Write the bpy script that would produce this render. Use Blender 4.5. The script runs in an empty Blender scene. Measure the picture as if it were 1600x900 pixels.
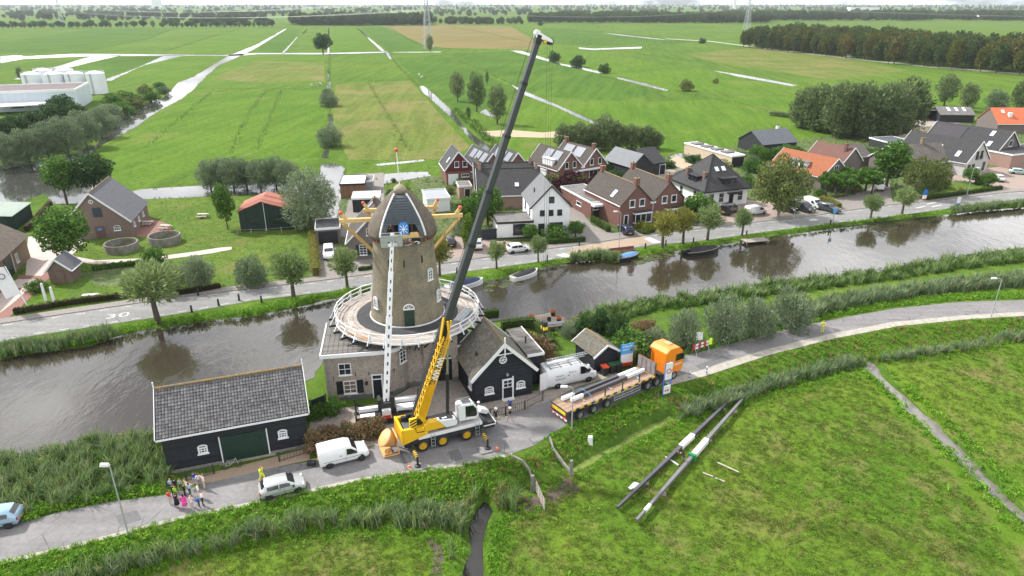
import bpy,math,random
from math import cos,sin,pi
import numpy as np
from mathutils import Vector,Matrix,Euler
from mathutils.geometry import delaunay_2d_cdt,tessellate_polygon
R = math.radians
SC = bpy.context.scene
COL = SC.collection

# ------------------------------------------------------------------ camera
CAM_H,FPX,PITCH = 38.0,1067.0,R(22.7)
cam_d = bpy.data.cameras.new('drone_camera')
cam = bpy.data.objects.new('drone_camera',cam_d); COL.objects.link(cam)
cam.location = (0,0,CAM_H); cam.rotation_euler = (R(90) - PITCH,0,0)
cam_d.sensor_width = 36.0; cam_d.lens = FPX / 1600 * 36.0
cam_d.clip_start = 0.5; cam_d.clip_end = 30000
SC.camera = cam
# ------------------------------------------------------------------ sky
SUN_EL,SUN_AZ = R(44),R(-62)          # azimuth from +Y towards +X
w = bpy.data.worlds.new('World'); SC.world = w; w.use_nodes = True
nt = w.node_tree; nt.nodes.clear()
def wn(t,**k):
    n = nt.nodes.new(t)
    for a,b in k.items(): setattr(n,a,b)
    return n
wo = wn('ShaderNodeOutputWorld'); bg = wn('ShaderNodeBackground')
sky = wn('ShaderNodeTexSky',sky_type='NISHITA',sun_disc=False,sun_elevation=SUN_EL,sun_rotation=SUN_AZ,air_density=1.2,dust_density=2.0)
tc = wn('ShaderNodeTexCoord'); sep = wn('ShaderNodeSeparateXYZ')
nt.links.new(tc.outputs['Generated'],sep.inputs[0])
zz = wn('ShaderNodeMath',operation='MAXIMUM'); zz.inputs[1].default_value = 0.0
nt.links.new(sep.outputs['Z'],zz.inputs[0])
za = wn('ShaderNodeMath',operation='ADD'); za.inputs[1].default_value = 0.22
nt.links.new(zz.outputs[0],za.inputs[0])
dv = wn('ShaderNodeVectorMath',operation='DIVIDE')
cmb = wn('ShaderNodeCombineXYZ')
for i in (0,1): nt.links.new(za.outputs[0],cmb.inputs[i])
cmb.inputs[2].default_value = 1.0
nt.links.new(tc.outputs['Generated'],dv.inputs[0]); nt.links.new(cmb.outputs[0],dv.inputs[1])
nz = wn('ShaderNodeTexNoise'); nz.inputs['Scale'].default_value = 1.7; nz.inputs['Detail'].default_value = 7; nz.inputs['Roughness'].default_value = 0.58
nt.links.new(dv.outputs[0],nz.inputs['Vector'])
ramp = wn('ShaderNodeValToRGB'); ramp.color_ramp.elements[0].position = 0.36; ramp.color_ramp.elements[1].position = 0.5
nt.links.new(nz.outputs['Fac'],ramp.inputs[0])
nz2 = wn('ShaderNodeTexNoise'); nz2.inputs['Scale'].default_value = 3.1; nz2.inputs['Detail'].default_value = 5
nt.links.new(dv.outputs[0],nz2.inputs['Vector'])
cr2 = wn('ShaderNodeValToRGB')
cr2.color_ramp.elements[0].position = 0.3; cr2.color_ramp.elements[0].color = (8.5,9.0,10.0,1)
cr2.color_ramp.elements[1].position = 0.68; cr2.color_ramp.elements[1].color = (34,34,34.3,1)
nt.links.new(nz2.outputs['Fac'],cr2.inputs[0])
mx = wn('ShaderNodeMix',data_type='RGBA')
nt.links.new(ramp.outputs[0],mx.inputs[0]); nt.links.new(sky.outputs[0],mx.inputs[6]); nt.links.new(cr2.outputs[0],mx.inputs[7])
nt.links.new(mx.outputs[2],bg.inputs[0]); bg.inputs[1].default_value = 0.062
nt.links.new(bg.outputs[0],wo.inputs[0])
# ------------------------------------------------------------------ sun
sd = bpy.data.lights.new('sun','SUN'); sd.energy = 4.9; sd.angle = R(2.5); sd.color = (1,.965,.91)
sun = bpy.data.objects.new('sun',sd); COL.objects.link(sun)
sv = Vector((sin(SUN_AZ) * cos(SUN_EL),cos(SUN_AZ) * cos(SUN_EL),sin(SUN_EL)))
sun.rotation_euler = sv.to_track_quat('Z','Y').to_euler(); sun.location = (-60,40,90)
# ------------------------------------------------------------------ exposure
SC.view_settings.view_transform = 'Standard'; SC.view_settings.look = 'None'
SC.view_settings.exposure = 0.42; SC.view_settings.gamma = 1.0
SC.render.engine = 'CYCLES'
SC.cycles.max_bounces = 5; SC.cycles.diffuse_bounces = 2; SC.cycles.glossy_bounces = 2
SC.cycles.transmission_bounces = 2; SC.cycles.volume_bounces = 0; SC.cycles.transparent_max_bounces = 4
SC.cycles.caustics_reflective = False; SC.cycles.caustics_refractive = False
SC.cycles.use_denoising = True

# ------------------------------------------------------------------ survey: photo point -> place on the ground
CS,SN = cos(PITCH),sin(PITCH)
def G(px,py,z=0.0):
    dx,dy = (px - 800) / FPX,(450 - py) / FPX
    d = Vector((dx,CS + dy * SN,-SN + dy * CS))
    t = (z - CAM_H) / d.z
    return Vector((d.x * t,d.y * t,z))
def zat(py,Y):
    k = (450 - py) / FPX
    return CAM_H + Y * (k * CS - SN) / (CS + k * SN)
def xat(px,Y,z):
    return (px - 800) / FPX * (Y * CS - (z - CAM_H) * SN)
ROAD_LOW = [(0,879),(100,856),(200,830),(250,817),(300,804),(400,785),(475,768),(550,751),(625,739),(700,730),(800,709),(833,697),(865,676),(893,661),(930,647),(1000,614),(1040,599),(1095,585),(1150,567),(1200,551),(1300,526),(1400,507),(1500,497),(1600,491),(1700,487),(1900,484)]
ROAD_UP = [(0,822),(32,817),(100,799),(175,784),(258,774),(322,757),(350,747),(400,736),(438,729),(482,722),(575,700),(597,694),(680,677),(770,658),(830,636),(850,630),(900,607),(1000,577),(1066,557),(1112,546),(1150,535),(1200,522),(1250,510),(1325,495),(1400,482),(1500,472),(1600,469),(1700,466),(1900,464)]
_rl = [G(*p) for p in ROAD_LOW]; _ru = [G(*p) for p in ROAD_UP]
_rl = [_rl[0] + (_rl[0] - _rl[1]) * 3] + _rl; _ru = [_ru[0] + (_ru[0] - _ru[1]) * 3] + _ru
RLX = np.array([p.x for p in _rl]); RLY = np.array([p.y for p in _rl])
def hgt_np(x,y):
    d = (np.interp(x,RLX,RLY) - y) * 0.92
    t = np.clip((d - 1.1) / 3.2,0,1); t = t * t * (3 - 2 * t)
    far = np.clip((y + 20) / 10,0,1)
    und = 0.10 * np.sin(x * 0.31 + y * 0.17) + 0.07 * np.sin(x * 0.73 - y * 0.41) + 0.04 * np.sin(x * 1.9 + y * 1.3)
    return (-1.0 * t + und * t) * far
def hgt(x,y): return float(hgt_np(np.array([x]),np.array([y]))[0])
def GT(px,py):
    z = 0.0
    for _ in range(5):
        p = G(px,py,z); z = hgt(p.x,p.y)
    p.z = z
    return p
rng = random.Random(7)
nrg = np.random.default_rng(11)

# ------------------------------------------------------------------ materials
MATS = {}
class NT:
    def __init__(s,name):
        s.m = bpy.data.materials.new(name); s.m.use_nodes = True; s.t = s.m.node_tree; s.t.nodes.clear()
        s.o = s.n('ShaderNodeOutputMaterial'); s.b = s.n('ShaderNodeBsdfPrincipled')
        s.l(s.b.outputs[0],s.o.inputs[0])
    def n(s,typ,**k):
        n = s.t.nodes.new(typ)
        for a,b in k.items(): setattr(n,a,b)
        return n
    def l(s,a,b): s.t.links.new(a,b)
    def noise(s,vec,scale,detail=3,rough=0.55,dist=0.0):
        n = s.n('ShaderNodeTexNoise'); n.inputs['Scale'].default_value = scale; n.inputs['Detail'].default_value = detail
        n.inputs['Roughness'].default_value = rough; n.inputs['Distortion'].default_value = dist
        if vec is not None: s.l(vec,n.inputs['Vector'])
        return n.outputs['Fac']
    def ramp(s,fac,a,b,ca=(0,0,0,1),cb=(1,1,1,1)):
        r = s.n('ShaderNodeValToRGB'); e = r.color_ramp.elements
        e[0].position = a; e[1].position = b; e[0].color = ca; e[1].color = cb
        s.l(fac,r.inputs[0]); return r.outputs[0]
    def mix(s,fac,a,b,mode='MIX'):
        m = s.n('ShaderNodeMix',data_type='RGBA',blend_type=mode)
        for v,i in ((fac,0),(a,6),(b,7)):
            if hasattr(v,'is_linked') or hasattr(v,'links'): s.l(v,m.inputs[i])
            elif i == 0: m.inputs[0].default_value = v
            else: m.inputs[i].default_value = (*v[:3],1)
        return m.outputs[2]
    def math(s,op,a,b):
        m = s.n('ShaderNodeMath',operation=op)
        for v,i in ((a,0),(b,1)):
            if hasattr(v,'links'): s.l(v,m.inputs[i])
            else: m.inputs[i].default_value = v
        return m.outputs[0]
    def pos(s): return s.n('ShaderNodeNewGeometry').outputs['Position']
    def obj(s): return s.n('ShaderNodeTexCoord').outputs['Object']
    def uv(s): return s.n('ShaderNodeTexCoord').outputs['UV']
    def bump(s,h,strength=0.4,dist=0.02):
        b = s.n('ShaderNodeBump'); b.inputs['Strength'].default_value = strength; b.inputs['Distance'].default_value = dist
        s.l(h,b.inputs['Height']); s.l(b.outputs[0],s.b.inputs['Normal'])
    def set(s,col=None,rough=None,metal=None,spec=None):
        for k,v in (('Base Color',col),('Roughness',rough),('Metallic',metal),('Specular IOR Level',spec)):
            if v is None: continue
            if hasattr(v,'links'): s.l(v,s.b.inputs[k])
            else: s.b.inputs[k].default_value = (*v[:3],1) if k == 'Base Color' else v
def hx(h):
    c = [int(h[i:i+2],16) / 255 for i in (0,2,4)]
    return tuple(x / 12.92 if x < .04045 else ((x + .055) / 1.055) ** 2.4 for x in c)
def plain(name,col,rough=.6,var=.18,scale=2.5,metal=0,col2=None,c2=(.55,.7),c2scale=1.2,bump=0,bscale=30,spec=.4,space='obj',coat=0):
    """paint, plaster, metal ...: base colour, uneven in tone, with worn or soiled patches of a second colour"""
    if name in MATS: return MATS[name]
    s = NT(name); v = s.obj() if space == 'obj' else s.pos()
    k = s.noise(v,scale,5,.6)
    lo = tuple(c * (1 - var) for c in col); hi = tuple(min(1,c * (1 + var)) for c in col)
    c = s.ramp(k,.3,.7,(*lo,1),(*hi,1))
    if col2: c = s.mix(s.ramp(s.noise(v,c2scale,6,.65),*c2),c,col2)
    s.set(c,rough,metal,spec)
    if coat: s.b.inputs['Coat Weight'].default_value = coat; s.b.inputs['Coat Roughness'].default_value = .05
    if bump: s.bump(s.noise(v,bscale,4,.6),bump,.03)
    MATS[name] = s.m; return s.m
def bricks(name,c1,c2,mortar,bw=.22,bh=.065,ms=.012,rough=.85,stain=(.2,.18,.15),samt=(.6,.85),bump=.5,off=.5,patch=.5):
    if name in MATS: return MATS[name]
    s = NT(name); v = s.uv(); b = s.n('ShaderNodeTexBrick'); b.offset = off
    b.inputs['Scale'].default_value = 1; b.inputs['Brick Width'].default_value = bw; b.inputs['Row Height'].default_value = bh
    b.inputs['Mortar Size'].default_value = ms; b.inputs['Mortar Smooth'].default_value = .2; b.inputs['Bias'].default_value = 0
    for k,c in (('Color1',c1),('Color2',c2),('Mortar',mortar)): b.inputs[k].default_value = (*c,1)
    s.l(v,b.inputs['Vector'])
    p = s.obj()
    c = s.mix(s.ramp(s.noise(p,patch,6,.65),*samt),b.outputs['Color'],stain)
    g = s.noise(p,6,5,.7)
    c = s.mix(.55,c,s.ramp(g,.3,.7,(.6,.6,.6,1),(1.25,1.25,1.25,1)),'MULTIPLY')
    s.set(c,rough,0,.3)
    inv = s.math('SUBTRACT',1.0,b.outputs['Fac']); s.bump(inv,bump,.015)
    MATS[name] = s.m; return s.m
def tiles(name,c1,c2,moss=(.2,.17,.06),mamt=(.62,.8),tw=.24,th=.34,rough=.75,bump=.8):
    """pantiles: rows that step, each tile a little different, moss and lichen"""
    if name in MATS: return MATS[name]
    s = NT(name); v = s.uv(); b = s.n('ShaderNodeTexBrick'); b.offset = 0.0
    b.inputs['Scale'].default_value = 1; b.inputs['Brick Width'].default_value = tw; b.inputs['Row Height'].default_value = th
    b.inputs['Mortar Size'].default_value = .03; b.inputs['Mortar Smooth'].default_value = .6
    dk = tuple(c * .45 for c in c1)
    for k,c in (('Color1',c1),('Color2',c2),('Mortar',dk)): b.inputs[k].default_value = (*c,1)
    s.l(v,b.inputs['Vector'])
    sx = s.n('ShaderNodeSeparateXYZ'); s.l(v,sx.inputs[0])
    fr = s.math('FRACT',s.math('DIVIDE',sx.outputs[1],th),0)
    fx = s.math('FRACT',s.math('DIVIDE',sx.outputs[0],tw),0)
    hgt_ = s.math('ADD',s.math('MULTIPLY',s.math('SUBTRACT',1.0,fr),1.0),s.math('MULTIPLY',s.math('SINE',s.math('MULTIPLY',fx,3.14159),0),.7))
    p = s.obj()
    c = s.mix(s.ramp(s.noise(p,.9,7,.7),*mamt),b.outputs['Color'],moss)
    c = s.mix(.5,c,s.ramp(s.noise(p,3.5,5,.7),.3,.7,(.65,.65,.65,1),(1.2,1.2,1.2,1)),'MULTIPLY')
    s.set(c,rough,0,.3); s.bump(hgt_,bump,.06)
    MATS[name] = s.m; return s.m
def boards(name,col,pitch=.2,rough=.6,var=.3,vert=False,col2=None):
    if name in MATS: return MATS[name]
    s = NT(name); v = s.uv(); sx = s.n('ShaderNodeSeparateXYZ'); s.l(v,sx.inputs[0])
    u = s.math('DIVIDE',sx.outputs[0 if vert else 1],pitch)
    fr = s.math('FRACT',u,0); idn = s.math('FLOOR',u,0)
    wn_ = s.n('ShaderNodeTexWhiteNoise',noise_dimensions='1D'); s.l(idn,wn_.inputs['W'])
    lo = tuple(c * (1 - var) for c in col); hi = tuple(c * (1 + var) for c in (col2 or col))
    c = s.ramp(wn_.outputs['Value'],0,1,(*lo,1),(*hi,1))
    c = s.mix(.6,c,s.ramp(s.noise(s.obj(),3,6,.7),.3,.7,(.6,.6,.6,1),(1.3,1.3,1.3,1)),'MULTIPLY')
    s.set(c,rough,0,.35); s.bump(s.ramp(fr,0,.12),.8,.03)
    MATS[name] = s.m; return s.m
def glass(name='window_glass',col=(.02,.025,.03),rough=.06):
    if name in MATS: return MATS[name]
    s = NT(name); c = s.ramp(s.noise(s.obj(),.9,3),.35,.7,(*[x * .5 for x in col],1),(*[x * 2.0 for x in col],1))
    s.set(c,rough,0,.8); MATS[name] = s.m; return s.m
def leafmat(name,c1,c2,c3=None,scale=.45,trans=.25,rough=.6):
    """leaves: two greens in clumps, single leaves lighter or darker, some light through the blade"""
    if name in MATS: return MATS[name]
    s = NT(name); v = s.pos()
    oi = s.n('ShaderNodeObjectInfo')
    wv = s.n('ShaderNodeAttribute',attribute_name='leaf_tone')
    c = s.mix(s.ramp(s.noise(v,scale,3,.6),.32,.68),c1,c2)
    if c3: c = s.mix(s.ramp(s.noise(v,scale * 2.3,3,.6),.55,.72),c,c3)
    c = s.mix(.9,c,s.ramp(wv.outputs['Fac'],0,1,(.45,.45,.45,1),(1.55,1.5,1.45,1)),'MULTIPLY')
    c = s.mix(.55,c,s.ramp(oi.outputs['Random'],0,1,(.72,.78,.7,1),(1.3,1.2,1.2,1)),'MULTIPLY')
    s.set(c,rough,0,.08)
    tr = s.n('ShaderNodeBsdfTranslucent'); s.l(c,tr.inputs[0])
    ms = s.n('ShaderNodeMixShader'); ms.inputs[0].default_value = trans
    s.l(s.b.outputs[0],ms.inputs[1]); s.l(tr.outputs[0],ms.inputs[2]); s.l(ms.outputs[0],s.o.inputs[0])
    MATS[name] = s.m; return s.m
def meadow(name,g1,g2,dry=(.2,.16,.065),damt=(.62,.8),big=.06,stripe=None,fine=3.0,mud=None,dscale=.13,amp=1.0):
    """grassland: broad tone changes, dry patches, mowing or tractor lines, tussocks"""
    if name in MATS: return MATS[name]
    s = NT(name); v = s.pos()
    c = s.mix(s.ramp(s.noise(v,big,4,.6),.35,.65),g1,g2)
    n1 = s.noise(v,.55,5,.7)
    c = s.mix(.75*amp,c,s.ramp(n1,.3,.72,(.62,.66,.6,1),(1.32,1.26,1.3,1)),'MULTIPLY')
    if stripe:
        ang,period,amt = stripe
        mp = s.n('ShaderNodeMapping'); mp.inputs['Rotation'].default_value = (0,0,ang); s.l(v,mp.inputs[0])
        sx = s.n('ShaderNodeSeparateXYZ'); s.l(mp.outputs[0],sx.inputs[0])
        cb = s.n('ShaderNodeCombineXYZ'); s.l(s.math('DIVIDE',sx.outputs[0],period),cb.inputs[0]); s.l(s.math('DIVIDE',sx.outputs[1],period * 14),cb.inputs[1])
        st = s.noise(cb.outputs[0],1.0,3,.6)
        c = s.mix(amt,c,s.ramp(st,.35,.65,(.6,.66,.55,1),(1.3,1.22,1.3,1)),'MULTIPLY')
    d1 = s.noise(v,dscale,6,.72,.4)
    c = s.mix(s.ramp(d1,*damt),c,dry)
    f = s.noise(v,fine,4,.75)
    c = s.mix(.8*amp,c,s.ramp(f,.32,.7,(.55,.6,.5,1),(1.4,1.3,1.35,1)),'MULTIPLY')
    if mud: c = s.mix(s.ramp(s.noise(v,.9,5,.7),.66,.76),c,mud)
    s.set(c,.95,0,.04)
    s.bump(s.math('ADD',f,s.math('MULTIPLY',n1,1.5)),.9,.12)
    MATS[name] = s.m; return s.m

# ------------------------------------------------------------------ mesh builder
class MB:
    def __init__(s): s.v = []; s.f = []; s.mi = []; s.mats = []; s.cur = 0; s.M = None; s.sm = []; s.smooth = False
    def mat(s,m):
        if m not in s.mats: s.mats.append(m)
        s.cur = s.mats.index(m); return s
    def at(s,M=None): s.M = M; return s
    def add(s,vs,fs):
        o = len(s.v)
        for p in vs:
            p = Vector(p)
            if s.M is not None: p = s.M @ p
            s.v.append((p.x,p.y,p.z))
        for f in fs: s.f.append(tuple(i + o for i in f)); s.mi.append(s.cur); s.sm.append(s.smooth)
        return s
    def quad(s,*p): return s.add(p,[tuple(range(len(p)))])
    def box(s,x0,x1,y0,y1,z0,z1):
        return s.add([(x0,y0,z0),(x1,y0,z0),(x1,y1,z0),(x0,y1,z0),(x0,y0,z1),(x1,y0,z1),(x1,y1,z1),(x0,y1,z1)],
                     [(3,2,1,0),(4,5,6,7),(0,1,5,4),(1,2,6,5),(2,3,7,6),(3,0,4,7)])
    def taper(s,x0,x1,y0,y1,z0,z1,ix,iy=None):
        iy = ix if iy is None else iy
        return s.add([(x0,y0,z0),(x1,y0,z0),(x1,y1,z0),(x0,y1,z0),(x0+ix,y0+iy,z1),(x1-ix,y0+iy,z1),(x1-ix,y1-iy,z1),(x0+ix,y1-iy,z1)],
                     [(3,2,1,0),(4,5,6,7),(0,1,5,4),(1,2,6,5),(2,3,7,6),(3,0,4,7)])
    def prism(s,pts,a,b,axis='y'):
        """2-D outline extruded from a to b; axis y: outline in (x,z); x: outline in (y,z); z: outline in (x,y)"""
        def P(p,t): return {'y': (p[0],t,p[1]),'x': (t,p[0],p[1]),'z': (p[0],p[1],t)}[axis]
        n = len(pts); ar = sum(pts[i][0]*pts[(i+1)%n][1]-pts[(i+1)%n][0]*pts[i][1] for i in range(n))
        if (ar < 0) != (axis == 'y'): pts = pts[::-1]
        vs = [P(p,a) for p in pts] + [P(p,b) for p in pts]
        fs = [tuple(range(n))[::-1],tuple(range(n,2*n))] + [(i,(i+1)%n,n+(i+1)%n,n+i) for i in range(n)]
        if b < a: fs = [f[::-1] for f in fs]
        return s.add(vs,fs)
    def frame(s,p0,p1,up=(0,0,1)):
        p0,p1 = Vector(p0),Vector(p1); d = (p1 - p0).normalized(); u = Vector(up)
        if abs(d.dot(u)) > .98: u = Vector((0,1,0)) if abs(d.y) < .9 else Vector((1,0,0))
        r = d.cross(u).normalized(); u = r.cross(d).normalized()
        return p0,p1,d,r,u
    def bar(s,p0,p1,w,h=None,up=(0,0,1),w2=None,h2=None):
        h = w if h is None else h; w2 = w if w2 is None else w2; h2 = h if h2 is None else h2
        p0,p1,d,r,u = s.frame(p0,p1,up)
        vs = [p0-r*w/2-u*h/2,p0+r*w/2-u*h/2,p0+r*w/2+u*h/2,p0-r*w/2+u*h/2,p1-r*w2/2-u*h2/2,p1+r*w2/2-u*h2/2,p1+r*w2/2+u*h2/2,p1-r*w2/2+u*h2/2]
        return s.add(vs,[(0,1,2,3)[::-1] if False else (0,1,2,3),(7,6,5,4),(0,4,5,1),(1,5,6,2),(2,6,7,3),(3,7,4,0)])
    def tube(s,p0,p1,r,n=8,r2=None,caps=True):
        r2 = r if r2 is None else r2; p0,p1,d,a,u = s.frame(p0,p1)
        vs = []; fs = []
        for i in range(n):
            t = 2*pi*i/n; e = a*cos(t) + u*sin(t); vs += [p0+e*r,p1+e*r2]
        for i in range(n): j = (i+1)%n; fs.append((2*i,2*i+1,2*j+1,2*j))
        if caps: fs += [tuple(2*i for i in range(n)),tuple(2*i+1 for i in range(n))[::-1]]
        return s.add(vs,fs)
    def path(s,pts,r,n=6):
        for a,b in zip(pts,pts[1:]): s.tube(a,b,r,n)
        return s
    def lathe(s,prof,n=24,c=(0,0,0),a0=0,a1=2*pi,cap=True):
        """profile of (radius, z) turned about the z axis at c"""
        full = abs(a1 - a0 - 2*pi) < 1e-6; m = n if full else n + 1; k = len(prof); vs = []; fs = []
        for i in range(m):
            t = a0 + (a1 - a0)*i/n
            for r,z in prof: vs.append((c[0]+r*cos(t),c[1]+r*sin(t),c[2]+z))
        for i in range(n):
            j = (i+1) % m
            for q in range(k-1): fs.append((i*k+q,j*k+q,j*k+q+1,i*k+q+1))
        if cap and full:
            if prof[0][0] > 1e-4: fs.append(tuple(i*k for i in range(m))[::-1])
            if prof[-1][0] > 1e-4: fs.append(tuple(i*k+k-1 for i in range(m)))
        return s.add(vs,fs)
    def ball(s,c,r,n=10,m=6,sq=(1,1,1)):
        vs = []; fs = []
        for j in range(m+1):
            ph = pi*j/m
            for i in range(n):
                t = 2*pi*i/n
                vs.append((c[0]+r*sq[0]*sin(ph)*cos(t),c[1]+r*sq[1]*sin(ph)*sin(t),c[2]-r*sq[2]*cos(ph)))
        for j in range(m):
            for i in range(n):
                k = (i+1) % n; fs.append((j*n+i,j*n+k,(j+1)*n+k,(j+1)*n+i))
        return s.add(vs,fs)
    def mesh(s,name):
        me = bpy.data.meshes.new(name); me.from_pydata(s.v,[],s.f)
        for m in s.mats: me.materials.append(m)
        me.polygons.foreach_set('material_index',s.mi); me.polygons.foreach_set('use_smooth',s.sm)
        metre_uv(me); me.update(); return me
    def build(s,name,mat=None,parent=None,loc=None,bevel=0,smooth=False,rot=None,kind=None,seg=1):
        if mat is not None and not s.mats: s.mats = [mat]
        me = s.mesh(name)
        if smooth:
            for p in me.polygons: p.use_smooth = True
        o = bpy.data.objects.new(name,me); COL.objects.link(o)
        if parent: o.parent = parent
        if loc is not None: o.location = loc
        if rot is not None: o.rotation_euler = rot
        if kind: o['kind'] = kind
        if bevel:
            b = o.modifiers.new('edges','BEVEL'); b.width = bevel; b.segments = seg; b.limit_method = 'ANGLE'; b.angle_limit = R(35)
        return o
def mb(m): return MB().mat(m)
MT,MR = Matrix.Translation,Matrix.Rotation
def metre_uv(me):
    uv = me.uv_layers.new(name='UVMap'); n = len(me.loops)
    if not n: return
    co = np.empty(len(me.vertices)*3); me.vertices.foreach_get('co',co); co = co.reshape(-1,3)
    li = np.empty(n,dtype=np.int32); me.loops.foreach_get('vertex_index',li)
    nr = np.empty(len(me.polygons)*3); me.polygons.foreach_get('normal',nr); nr = nr.reshape(-1,3)
    lt = np.empty(len(me.polygons),dtype=np.int32); me.polygons.foreach_get('loop_total',lt)
    nl = np.repeat(nr,lt,axis=0)
    t = np.stack([-nl[:,1],nl[:,0],np.zeros(n)],1); ln = np.linalg.norm(t,axis=1,keepdims=True)
    flat = ln[:,0] < .05; t[flat] = (1,0,0); ln[flat] = 1; t /= ln
    b = np.cross(nl,t); b[flat] = (0,1,0)
    p = co[li]; out = np.stack([(p*t).sum(1),(p*b).sum(1)],1)
    uv.data.foreach_set('uv',out.ravel())
def thing(name,label,cat,loc=(0,0,0),rotz=0,group=None):
    o = bpy.data.objects.new(name,None); COL.objects.link(o); o.empty_display_size = .3
    o.location = loc; o.rotation_euler = (0,0,rotz); o['label'] = label; o['category'] = cat
    if group: o['group'] = group
    return o
def tag(o,label,cat,group=None):
    o['label'] = label; o['category'] = cat
    if group: o['group'] = group
    return o
def struct(o,kind='structure'): o['kind'] = kind; return o
CHILDREN = {}
def dup(src,loc=None,rotz=None,label=None,group=None,scale=None,parent=None):
    c = src.copy(); COL.objects.link(c)
    if parent: c.parent = parent
    if loc is not None: c.location = loc
    if rotz is not None: c.rotation_euler = (0,0,rotz)
    if scale is not None: c.scale = (scale,)*3 if not hasattr(scale,'__len__') else scale
    if label: c['label'] = label
    if group: c['group'] = group
    for ch in src.children: dup(ch,parent=c)
    return c
def slotmat(o,i,m):
    o.material_slots[i].link = 'OBJECT'; o.material_slots[i].material = m
# ================================================================== ground, water, roads
C_G1,C_G2 = (.075,.15,.022),(.105,.185,.026)
mt_deep = meadow('deep_green_grass',(.055,.12,.018),(.075,.145,.02),dry=(.15,.14,.05),damt=(.6,.85),big=.02,stripe=(.2,3.5,.5),fine=1.0,dscale=.03)
mt_far = meadow('polder_grass',(.072,.138,.02),(.098,.165,.023),damt=(.66,.9),big=.012,stripe=(.05,4.0,.55),fine=.9,dscale=.02)
mt_bright = meadow('bright_grass',(.07,.145,.017),(.095,.17,.02),dry=(.17,.16,.06),damt=(.55,.8),big=.03,stripe=(.12,3.0,.4),fine=1.2,dscale=.04)
mt_dry = meadow('dry_grass',(.10,.15,.03),(.13,.16,.04),dry=(.20,.165,.075),damt=(.47,.72),big=.03,stripe=(-.05,3.0,.5),fine=1.2,dscale=.035)
mt_brown = meadow('stubble_field',(.155,.145,.055),(.19,.155,.065),dry=(.11,.14,.04),damt=(.6,.8),big=.01,stripe=(.5,9.0,.4),fine=.6,dscale=.01)
mt_lawn = meadow('lawn_grass',(.075,.135,.024),(.105,.16,.032),dry=(.19,.155,.07),damt=(.54,.78),fine=2.5)
mt_near = meadow('pasture_grass',(.07,.15,.014),(.115,.18,.022),amp=.6,dry=(.19,.145,.07),damt=(.49,.72),big=.07,fine=4.5,dscale=.17,mud=None)
mt_bank = meadow('bank_grass',(.06,.125,.018),(.09,.155,.022),dry=(.16,.14,.055),damt=(.6,.8),fine=4.0)
mt_mud = plain('bare_mud',(.075,.06,.045),.95,.35,3,col2=(.14,.115,.08),bump=.8,bscale=6,space='pos')
mt_gravel = plain('gravel',(.30,.26,.225),.95,.25,8,col2=(.18,.15,.13),c2scale=2.2,c2=(.5,.7),bump=.6,bscale=18,space='pos')
mt_sand = plain('sand',(.36,.29,.2),.95,.2,1.2,col2=(.25,.2,.13),bump=.5,bscale=4,space='pos')
mt_garden = plain('garden_soil',(.12,.12,.05),.95,.5,1.2,col2=(.05,.09,.02),c2=(.4,.55),c2scale=.7,bump=.8,bscale=4,space='pos')
def px(lst,z=0.0): return [tuple(G(a,b,z)[:2]) for a,b in lst]
def pt_(lst): return [tuple(GT(a,b)[:2]) for a,b in lst]
ZW = -0.5; ZF = -0.12; ZD = -1.45
CANAL = ([(-150,590),(0,562),(75,549),(140,541),(180,527),(232,515),(325,502),(400,494),(482,476),(540,463),(620,455),(690,452),(740,444),(800,431),(842,420),(880,411),(925,407),(960,411),(990,405),(1025,396),(1075,389),(1117,384),(1200,370),(1275,361),(1375,346),(1492,334),(1550,328),(1600,324),(1800,312)]
       + [(1800,378),(1600,393),(1562,397),(1462,409),(1385,424),(1275,438),(1200,445),(1120,460),(1040,468),(962,481),(905,494),(893,517),(880,503),(858,488),(826,496),(785,500),(700,510),(600,520),(508,553),(490,590),(380,632),(245,684),(150,688),(100,712),(0,726),(-150,760)])
WATERS = [('canal',px(CANAL,ZW),ZW,1.3)]
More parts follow.
